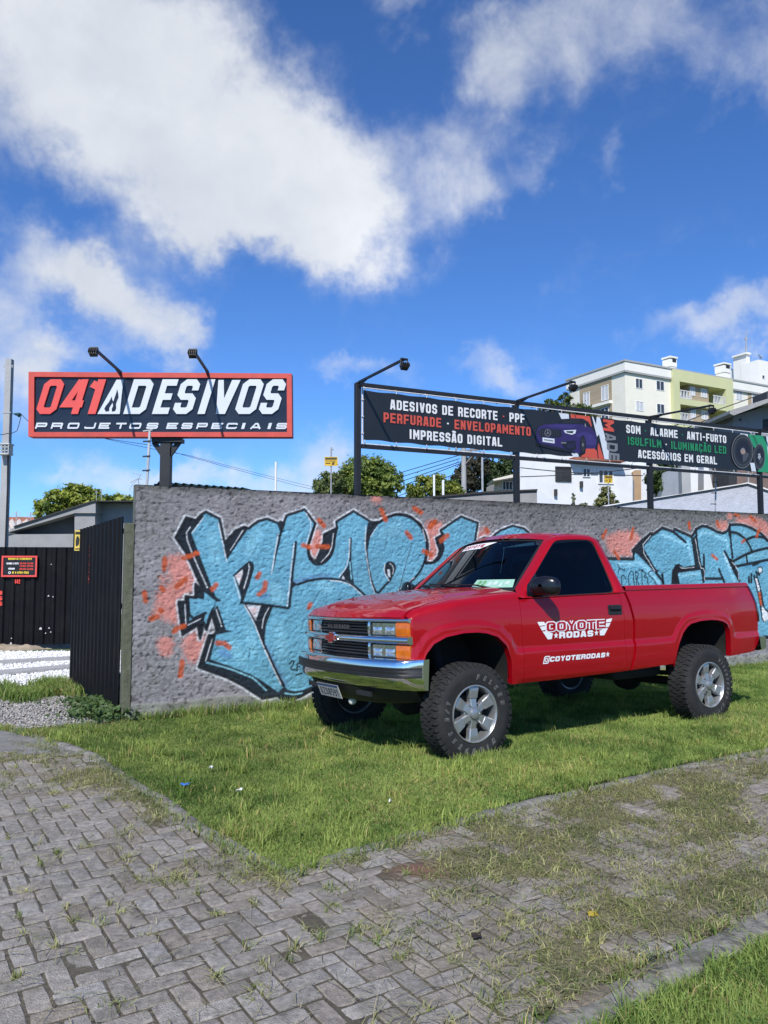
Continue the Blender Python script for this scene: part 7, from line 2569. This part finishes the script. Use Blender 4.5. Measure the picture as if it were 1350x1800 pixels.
for v0, v1, lab in ((822, 836, 'cable crossing low in front of the white house wall'), (838, 822, 'cable rising across the white house towards the right')):
    wire([at(915, v0, 28), at(1130, v1, 28)], .018, lab, sag=.06)

# ------------------------------------------------------------------ trees and bushes
leaf_m = leaf_mat('leaves', .5, .30)
needle_m = leaf_mat('dark_needles', .6, .15)
bark_m = mat('bark', (.09, .07, .055), .95, var=.35, scale=8, bump=.8, bscale=30)


def foliage(name, blobs, n, size, cols, seed, material, parent, org, clump=.30, updown=.35):
    """blobs: (centre, radii) in metres; leaves gathered in clumps over and inside each blob"""
    rg = np.random.default_rng(seed)
    Vs, Cs = [], []
    tot = sum(b[1][0] * b[1][2] for b in blobs)
    for c, r in blobs:
        c, r = np.array(c), np.array(r)
        m = max(30, int(n * r[0] * r[2] / tot))
        nc = max(14, int(m / 45))
        d = rg.normal(size=(nc, 3)); d /= np.linalg.norm(d, axis=1)[:, None]
        rad = rg.uniform(.45, 1.06, nc) ** .6
        cc = c + d * r * rad[:, None]
        cr = r.mean() * clump * rg.uniform(.6, 1.3, nc)
        tone = rg.uniform(0, 1, nc)
        k = rg.integers(0, nc, m)
        o = rg.normal(size=(m, 3)) * .5
        p = cc[k] + o * cr[k][:, None] * np.array([1, 1, .8])
        nrm = (p - c) / r + rg.normal(size=(m, 3)) * .8 + np.array([0, 0, updown])
        nrm /= np.linalg.norm(nrm, axis=1)[:, None]
        a = np.cross(nrm, rg.normal(size=(m, 3))); a /= np.linalg.norm(a, axis=1)[:, None]
        b = np.cross(nrm, a)
        s = size * rg.uniform(.6, 1.35, m)[:, None]
        q = np.stack([p - a * s, p - b * s * .45 + nrm * s * .15, p + a * s, p + b * s * .45 + nrm * s * .15], 1)
        Vs.append(q.reshape(-1, 3))
        t = np.clip(tone[k] * .7 + rg.uniform(0, .35, m), 0, 1)[:, None]
        Cs.append(np.repeat(np.array(cols[0]) * 1.3 * (1 - t) + np.array(cols[1]) * 1.35 * t, 4, 0))
    V, Cc = np.concatenate(Vs), np.concatenate(Cs)
    Fq = np.arange(len(V)).reshape(-1, 4)
    o = np_mesh(name, V, Fq, material, Cc, parent=parent, org=org)
    return o


def tree(name, label, blobs_px, D, n, leaf_px, cols, seed, group='trees and bushes beyond the graffiti wall', trunk=True, material=None, cat='tree', depth=.9):
    k = D / F_PX
    rg = random.Random(seed)
    us = [b[0] for b in blobs_px]
    u0 = sum(us) / len(us)
    base = at(u0, 1000, D); base.z = 0
    root = thing(name, label, cat, base, group)
    blobs = []
    for i, (u, v, rx, rz) in enumerate(blobs_px):
        c = at(u, v, D)
        c.y += rg.uniform(-.5, .5) * rx * k
        blobs.append((c, (rx * k, rx * k * depth, rz * k)))
    foliage('crown', blobs, n, leaf_px * k, cols, seed, material or leaf_m, root, base)
    mb = MB()
    top = max(b[0].z for b in blobs)
    r0 = .035 * top + .04
    fork = Vector((base.x, base.y, top * .45))
    mb.tube([base, base.lerp(fork, .5) + Vector((.02 * top, 0, 0)), fork], [r0, r0 * .8, r0 * .7], 8)
    for c, r in blobs:
        mid = fork.lerp(Vector(c), .5) + Vector((0, 0, .06 * top))
        mb.tube([fork, mid, Vector(c) + Vector((0, 0, r[2] * .3))], [r0 * .5, r0 * .34, r0 * .12], 6)
        for j in range(3):
            a = rg.uniform(0, 6.28)
            mb.tube([mid, Vector(c) + Vector((math.cos(a) * r[0] * .6, math.sin(a) * r[1] * .6, rg.uniform(-.2, .5) * r[2]))], [r0 * .2, r0 * .06], 5)
    mb.build('trunk', bark_m, root)
    return root


G1, G2 = (.038, .078, .018), (.27, .32, .065)
tree('tree', 'bright green bushy tree rising behind the low grey building', [(95, 888, 26, 22), (125, 873, 30, 22), (150, 882, 30, 24), (180, 884, 28, 14), (215, 882, 26, 10), (80, 900, 16, 20)], 27, 9000, 4.2, (G1, (.27, .30, .05)), 1)
tree('tree', 'round leafy tree standing behind the first post of the banner frame', [(640, 838, 42, 40), (665, 832, 30, 28), (620, 852, 26, 28), (685, 852, 22, 30), (655, 858, 36, 24), (603, 858, 12, 16)], 30, 13000, 3.6, (G1, (.21, .25, .06)), 2)
tree('tree', 'smaller pale leafy tree beside the round tree and behind the yellow sign', [(575, 855, 20, 22), (592, 848, 16, 18), (562, 862, 12, 18)], 29, 5000, 3.0, ((.04, .06, .02), (.17, .20, .075)), 3)
tree('bush', 'round bush behind the two white pipes under the banner', [(745, 860, 26, 22), (770, 858, 26, 20), (795, 862, 20, 18), (725, 866, 12, 16)], 37, 8000, 2.8, (G1, (.24, .26, .05)), 4, cat='bush')
tree('dark_tree', 'dark brownish tree behind the utility pole under the banner', [(815, 838, 20, 26), (838, 822, 20, 26), (822, 855, 26, 20), (803, 850, 12, 16)], 52, 8000, 3.0, ((.012, .016, .010), (.055, .050, .030)), 5, material=needle_m)
tree('dark_tree', 'dark green layered tree beside the small cream house under the banner', [(860, 826, 22, 18), (880, 818, 22, 20), (898, 826, 18, 24), (865, 846, 24, 20), (850, 856, 18, 14)], 54, 8500, 3.0, ((.008, .018, .007), (.050, .080, .022)), 6, material=needle_m)
tree('tree', 'hilltop tree showing above the banner beside the apartment building', [(968, 708, 10, 9), (992, 700, 12, 9), (985, 714, 22, 9), (1012, 722, 24, 9), (960, 718, 14, 8), (1030, 730, 20, 6)], 78, 7000, 1.9, ((.018, .035, .010), (.11, .15, .03)), 7)
tree('tree', 'dense dark green tree beside the short concrete pole under the banner', [(1165, 838, 24, 26), (1190, 835, 22, 24), (1178, 858, 32, 16), (1150, 848, 14, 22), (1212, 856, 12, 14)], 31, 10000, 3.2, ((.010, .028, .008), (.060, .095, .022)), 8)
tree('shrub', 'pale yellowish shrub in front of the white house by the yellow sign', [(1066, 870, 12, 14), (1058, 880, 12, 12), (1076, 880, 8, 10)], 24, 2600, 2.4, ((.06, .065, .02), (.26, .26, .10)), 9, cat='shrub')
tree('shrub', 'small spiky plant at the foot of the white house wall', [(1008, 880, 4, 12), (1026, 888, 6, 6)], 24, 500, 2.0, ((.06, .07, .04), (.22, .22, .14)), 10, cat='shrub')


# ------------------------------------------------------------------ grass
grass_m = leaf_mat('grass_blades', .6, .42)


def blades(name, x, y, h, w, cols, seed, z0=0.0, lean=.55, bend=.35):
    rg = np.random.default_rng(seed)
    n = len(x)
    th = rg.uniform(0, 2 * np.pi, n)
    ln = np.abs(rg.normal(0, lean, n))
    dx, dy = np.cos(th) * ln, np.sin(th) * ln
    ph = rg.uniform(0, np.pi, n)
    wx, wy = np.cos(ph) * w / 2, np.sin(ph) * w / 2
    b = np.stack([x, y, np.zeros(n) + z0], 1)
    mid = b + np.stack([dx * h * .42, dy * h * .42, h * .58], 1)
    tip = b + np.stack([dx * h * (1 + bend), dy * h * (1 + bend), h * np.clip(1 - .28 * ln, .25, 1)], 1)
    o = np.stack([wx, wy, np.zeros(n)], 1)
    V = np.stack([b - o, b + o, mid - o * .8, mid + o * .8, tip], 1).reshape(-1, 3)
    f = np.array([(0, 1, 3), (0, 3, 2), (2, 3, 4)])
    Fc = (f[None] + (np.arange(n) * 5)[:, None, None]).reshape(-1, 3)
    cc = np.repeat(cols, 5, 0)
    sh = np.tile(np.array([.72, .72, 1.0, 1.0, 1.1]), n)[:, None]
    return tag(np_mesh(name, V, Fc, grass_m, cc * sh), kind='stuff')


def lawn_cols(x, y, rg, dry=0.0, wscale=1.0):
    n = len(x)
    big = fbm(x * .9, y * .9, 3, 91)
    med = fbm(x * 4, y * 4, 3, 92)
    t = np.clip(.5 + 1.5 * (med - .5) + .9 * (big - .5) + rg.normal(0, .18, n), 0, 1)[:, None]
    c = np.array([.064, .118, .026]) * (1 - t) + np.array([.200, .262, .070]) * t
    d = (rg.uniform(0, 1, n) < (.05 + dry + .18 * np.clip((fbm(x * 2.2, y * 2.2, 3, 95) - .52) * 5, 0, 1)))[:, None]
    c = np.where(d, np.array([.32, .28, .12]) * rg.uniform(.6, 1.1, (n, 1)), c)
    return c * np.array([1.58, 1.55, 1.62]) * rg.uniform(.8, 1.2, (n, 1))


def scatter(poly, n, seed, near=4.2, power=1.3):
    rg = np.random.default_rng(seed)
    P = np.array(poly)
    X, Y = [], []
    got = 0
    while got < n:
        x = rg.uniform(P[:, 0].min(), P[:, 0].max(), 400000)
        y = rg.uniform(P[:, 1].min(), P[:, 1].max(), 400000)
        k = inside(x, y, poly) & (np.abs(x) < y * .53 + 1.6) & (rg.uniform(0, 1, 400000) < np.minimum(1, (near / np.maximum(y, .1)) ** power))
        X.append(x[k]); Y.append(y[k]); got += k.sum()
    return np.concatenate(X)[:n], np.concatenate(Y)[:n]


rg = np.random.default_rng(5)
x, y = scatter(LAWN, 430000, 31)
wd = (x - W0[0]) * NW[0] + (y - W0[1]) * NW[1]
kd = np.minimum(segdist(x, y, KERB_A, False), segdist(x, y, KERB_B, False))
k = (wd > .02) & (kd > .115 - .06 * fbm(x * 6, y * 6, 2, 77))
x, y = x[k], y[k]
pat = fbm(x * 1.6, y * 1.6, 3, 97)
h = (.028 + .022 * rg.uniform(0, 1, len(x)) + .040 * np.clip((pat - .48) * 5, 0, 1) * rg.uniform(.3, 1, len(x)))
# trodden, shorter and darker in front of the wall and left of the truck; longer to the right
h *= np.clip(.74 + .12 * (x + .5), .62, 1.45)
cols = lawn_cols(x, y, rg)
left = np.clip((.9 - x) / 2.5, 0, 1)[:, None]
cols = cols * (1.08 - .20 * left)
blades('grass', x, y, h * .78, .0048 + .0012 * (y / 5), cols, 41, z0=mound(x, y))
# longer light tufts
tx, ty = scatter(LAWN, 820, 33, 5, .6)
wd = (tx - W0[0]) * NW[0] + (ty - W0[1]) * NW[1]
pick = (wd > .05)
tx, ty = tx[pick], ty[pick]
m_ = 34
X = np.repeat(tx, m_) + rg.normal(0, .035, len(tx) * m_); Y = np.repeat(ty, m_) + rg.normal(0, .035, len(tx) * m_)
Hh = np.repeat(rg.uniform(.06, .13, len(tx)), m_) * rg.uniform(.5, 1.1, len(X))
cols = lawn_cols(X, Y, rg) * np.array([1.25, 1.15, 1.1])
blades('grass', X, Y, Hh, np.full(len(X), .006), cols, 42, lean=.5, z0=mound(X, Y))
# long grass along the wall foot and round the tyres
s_ = rg.uniform(.1, 11.5, 9000)
o_ = np.abs(rg.normal(0, .05, 9000)) + .03
X, Y = W0[0] + DW[0] * s_ + NW[0] * o_, W0[1] + DW[1] * s_ + NW[1] * o_
blades('grass', X, Y, rg.uniform(.03, .13, 9000) * (.5 + fbm(s_ * 2, s_ * 0, 3, 6)), np.full(9000, .006), lawn_cols(X, Y, rg, .1) * 1.1, 43)
# taller blades standing round the tyres
X, Y = [], []
for tx_, ty_ in ((0, .90), (-2.985, .90), (0, -.9), (-2.985, -.9)):
    for _ in range(900):
        q = truck.matrix_world @ Vector((tx_ + random.gauss(0, .22), ty_ + random.choice((1, 1, -1)) * (.16 + abs(random.gauss(0, .05))), 0)); X.append(q.x); Y.append(q.y)
X, Y = np.array(X), np.array(Y)
blades('grass', X, Y, rg.uniform(.05, .12, len(X)), np.full(len(X), .0055), lawn_cols(X, Y, rg), 49, lean=.45, z0=mound(X, Y))
# grass leaning over the kerbs
X, Y = [], []
for ln_, nn_, so in ((KERB_A, 1100, -.02), (KERB_B, 1500, -.02), (KERB_C, 900, .02)):
    for _ in range(nn_):
        i = random.randrange(len(ln_) - 1); t = random.random()
        X.append(ln_[i][0] + (ln_[i + 1][0] - ln_[i][0]) * t + random.gauss(0, .035)); Y.append(ln_[i][1] + (ln_[i + 1][1] - ln_[i][1]) * t + random.gauss(0, .035))
X, Y = np.array(X), np.array(Y)
kk = fbm(X * 3, Y * 3, 3, 15) > .46
X, Y = X[kk], Y[kk]
blades('grass', X, Y, rg.uniform(.03, .075, len(X)), np.full(len(X), .005), lawn_cols(X, Y, rg, .12), 50, z0=.012, lean=.9, bend=.6)
# near verge, bottom right
x, y = scatter(VERGE, 110000, 35, 3, 1.0)
k = segdist(x, y, KERB_C, False) > .19 - .07 * fbm(x * 6, y * 6, 2, 78)
x, y = x[k], y[k]
h = .035 + .05 * rg.uniform(0, 1, len(x)) + .05 * np.clip((fbm(x * 3, y * 3, 3, 98) - .45) * 4, 0, 1)
blades('grass', x, y, h, np.full(len(x), .0055), lawn_cols(x, y, rg, .02) * 1.05, 44, lean=.65)

# ------------------------------------------------------------------ weeds, clippings and dry straw on the paving
x = rg.uniform(-7, 8, 62000); y = rg.uniform(1.4, 8.6, 62000)
k = inside(x, y, PAVED) & (np.abs(x) < y * .53 + 1.5)
x, y = x[k], y[k]
sw_ = sward(x, y)
# tufts sit in the joints: snap to the nearest brick-lattice line
lx, ly = (x - org[0]) * U1[0] + (y - org[1]) * U1[1], (x - org[0]) * U2[0] + (y - org[1]) * U2[1]
sn = rg.uniform(0, 1, len(x)) < .5
lx = np.where(sn, np.round(lx / BW) * BW + rg.normal(0, .005, len(x)), lx)
ly = np.where(~sn, np.round(ly / BW) * BW + rg.normal(0, .005, len(x)), ly)
xs2, ys2 = org[0] + U1[0] * lx + U2[0] * ly, org[1] + U1[1] * lx + U2[1] * ly
right = np.clip((x - .0 + (y - 3) * .1) / 1.2, 0, 1)
prob = .020 + .10 * right * np.clip((5.2 - y) / 1.5, .25, 1) + .24 * sw_ ** 1.1
t = rg.uniform(0, 1, len(x)) < prob
cx, cy, sw_t = xs2[t], ys2[t], sw_[t]
cnt = rg.integers(9, 24, len(cx))
X, Y = np.repeat(cx, cnt), np.repeat(cy, cnt)
sp = np.repeat(rg.uniform(.006, .028, len(cx)) + .03 * sw_t, cnt)
X = X + rg.normal(0, 1, len(X)) * sp; Y = Y + rg.normal(0, 1, len(Y)) * sp
H2 = np.repeat(rg.uniform(.025, .062, len(cx)), cnt) * rg.uniform(.4, 1.1, len(X))
tn = np.repeat(rg.uniform(0, 1, len(cx)), cnt)[:, None]
cw = np.array([.19, .26, .07]) * (1 - tn) + np.array([.56, .55, .26]) * tn
dryb = (rg.uniform(0, 1, len(X)) < .22)[:, None]
cw = np.where(dryb, np.array([.52, .46, .27]), cw) * rg.uniform(.75, 1.15, (len(X), 1))
blades('grass', X, Y, H2 * .9, np.full(len(X), .0052), cw, 45, z0=.010, lean=1.25, bend=.8)
# matted grass over the worst patches
x = rg.uniform(-7, 8, 900000); y = rg.uniform(1.8, 8.6, 900000)
k = inside(x, y, PAVED) & (np.abs(x) < y * .53 + 1.5)
x, y = x[k], y[k]
k = rg.uniform(0, 1, len(x)) < np.clip((sward(x, y) - .22) * .45, 0, .4)
x, y = x[k], y[k]
tn = np.clip(fbm(x * 5, y * 5, 3, 12) * 1.5 - .25 + rg.normal(0, .2, len(x)), 0, 1)[:, None]
cw = np.array([.080, .13, .030]) * (1 - tn) + np.array([.36, .34, .15]) * tn
blades('grass', x, y, rg.uniform(.015, .04, len(x)), np.full(len(x), .004), cw * rg.uniform(.8, 1.2, (len(x), 1)), 46, z0=.019, lean=1.1, bend=.7)
# straw clippings lying flat
n = 9000
x = rg.uniform(-5, 5, n * 4); y = rg.uniform(1.9, 8, n * 4)
k = (inside(x, y, PAVED) | (rg.uniform(0, 1, n * 4) < .10)) & (np.abs(x) < y * .53 + 1.5) & (rg.uniform(0, 1, n * 4) < .25 + .75 * np.clip(sward(x, y) + .35 * (x > 0), 0, 1))
x, y = x[k][:n], y[k][:n]
n = len(x)
th = rg.uniform(0, np.pi, n); L2 = rg.gamma(2.2, .0085, n) + .006
dx, dy = np.cos(th) * L2, np.sin(th) * L2
wv = .0011 + .0006 * rg.uniform(0, 1, n)
ox, oy = -np.sin(th) * wv, np.cos(th) * wv
zz0, zz1 = .021 + rg.uniform(0, .01, n), .021 + rg.uniform(0, .014, n)
bx_, by_ = rg.normal(0, .10, n) * -dy, rg.normal(0, .15, n) * dx
V = np.stack([np.stack([x - dx - ox, y - dy - oy, zz0], 1), np.stack([x - dx + ox, y - dy + oy, zz0], 1), np.stack([x + bx_ + ox, y + by_ + oy, zz1 + .003], 1), np.stack([x + bx_ - ox, y + by_ - oy, zz1 + .003], 1),
              np.stack([x + dx + ox, y + dy + oy, zz1], 1), np.stack([x + dx - ox, y + dy - oy, zz1], 1)], 1).reshape(-1, 3)
f = np.array([(0, 1, 2, 3), (3, 2, 4, 5)])
Fc = (f[None] + (np.arange(n) * 6)[:, None, None]).reshape(-1, 4)
cc_ = np.repeat(np.array([.42, .38, .25]) * rg.uniform(.5, 1.15, (n, 1)), 6, 0)
tag(np_mesh('dry_grass', V, Fc, grass_m, cc_), kind='stuff')

# ------------------------------------------------------------------ weeds at the gate and the drive edge
c = gnd(180, 1262)
root = None
P_, C_2 = [], []


def weed_patch(name, pts, n, hmax, size, cols, seed, label):
    """low broad-leaved plants: leaves on short stalks spread over a patch"""
    rg = np.random.default_rng(seed)
    base = sum((Vector(p) for p in pts), Vector()) / len(pts)
    base = Vector((base.x, base.y, 0))
    k = rg.integers(0, len(pts), n)
    q = np.array([(p[0], p[1], 0) for p in pts])[k] + np.concatenate([rg.normal(0, .13, (n, 2)), np.zeros((n, 1))], 1)
    hgt = hmax * np.exp(-((q[:, 0] - base.x) ** 2 + (q[:, 1] - base.y) ** 2) / .9) * (.5 + fbm(q[:, 0] * 5, q[:, 1] * 5, 2, 3))
    q[:, 2] = hgt * rg.uniform(.1, 1, n)
    nr = np.concatenate([rg.normal(0, .6, (n, 2)) + np.array([0, -.3]), np.full((n, 1), .7)], 1); nr /= np.linalg.norm(nr, axis=1)[:, None]
    a = np.cross(nr, rg.normal(size=(n, 3))); a /= np.linalg.norm(a, axis=1)[:, None]
    b = np.cross(nr, a)
    s = size * rg.uniform(.5, 1.4, n)[:, None]
    V = np.stack([q - a * s, q - b * s * .5 + nr * s * .2, q + a * s, q + b * s * .5 + nr * s * .2], 1).reshape(-1, 3)
    t = np.clip(rg.uniform(0, 1, n) * .7 + .5 * q[:, 2] / hmax, 0, 1)[:, None]
    cc = np.repeat(np.array(cols[0]) * (1 - t) + np.array(cols[1]) * t, 4, 0)
    return tag(np_mesh(name, V, np.arange(len(V)).reshape(-1, 4), leaf_m, cc, org=base), label, 'weeds')


weed_patch('weed_clump', [gnd(u, v) for u, v in ((145, 1236), (160, 1245), (175, 1250), (190, 1258), (205, 1264), (155, 1262), (200, 1268), (180, 1266))], 2600, .15, .028, ((.025, .055, .02), (.085, .14, .045)), 61,
           'leafy green weeds growing at the foot of the black gate')
x, y = [], []
for u0, v0, su, sv, n in ((30, 1230, 40, 10, 1300), (95, 1214, 45, 10, 1800), (128, 1216, 12, 14, 700), (10, 1216, 30, 5, 500)):
    for _ in range(n):
        p = gnd(u0 + random.gauss(0, su * .5), v0 + random.gauss(0, sv * .5)); x.append(p.x); y.append(p.y)
x, y = np.array(x), np.array(y)
blades('grass', x, y, rg.uniform(.05, .17, len(x)) * (.6 + .8 * fbm(x * 3, y * 3, 2, 5)), np.full(len(x), .012), lawn_cols(x, y, rg) * .95, 47)
x, y = [], []
for u0, v0, su, sv, n in ((170, 1285, 90, 8, 2600), (75, 1292, 40, 5, 900), (8, 1284, 16, 4, 350), (180, 1262, 40, 8, 700), (215, 1275, 18, 5, 500)):
    for _ in range(n):
        p = gnd(u0 + random.gauss(0, su * .5), v0 + random.gauss(0, sv * .5)); x.append(p.x); y.append(p.y)
x, y = np.array(x), np.array(y)
blades('grass', x, y, rg.uniform(.02, .075, len(x)), np.full(len(x), .006), lawn_cols(x, y, rg, .1), 48)

# ------------------------------------------------------------------ litter
def scrap(name, u, v, w, d, col, label, seed, group=None):
    rg = random.Random(seed)
    p = gnd(u, v, .045 if col[2] > .3 else .024)
    rows = [[(p.x + (i / 4 - .5) * w + rg.gauss(0, w * .06), p.y + (j / 3 - .5) * d + rg.gauss(0, d * .06), p.z + rg.uniform(0, .022 if col[2] > .3 else .006)) for j in range(4)] for i in range(5)]
    mb = MB(); mb.grid(rows)
    tag(mb.build(name, mat('litter_' + str(seed), col, .5, var=.1), recalc=False, org=p), label, 'litter', group)


scrap('plastic_scrap', 325, 1380, .065, .06, (.03, .16, .55), 'crumpled blue plastic scrap lying on the lawn', 1)
scrap('paper_scrap', 420, 1391, .045, .04, (.75, .75, .75), 'white paper scrap on the lawn right of the blue scrap', 2, 'white paper scraps on the lawn')
scrap('paper_scrap', 371, 1351, .035, .04, (.70, .70, .72), 'white paper scrap on the lawn beyond the blue scrap', 3, 'white paper scraps on the lawn')
scrap('paper_scrap', 686, 1410, .02, .03, (.75, .75, .72), 'tiny white scrap alone near the middle of the lawn', 4, 'white paper scraps on the lawn')
scrap('fallen_leaf', 1041, 1607, .045, .05, (.45, .33, .02), 'yellow fallen leaf on the weedy paving', 5)
scrap('dead_leaf', 838, 1645, .04, .05, (.03, .022, .015), 'dark dead leaf on the paving', 6)
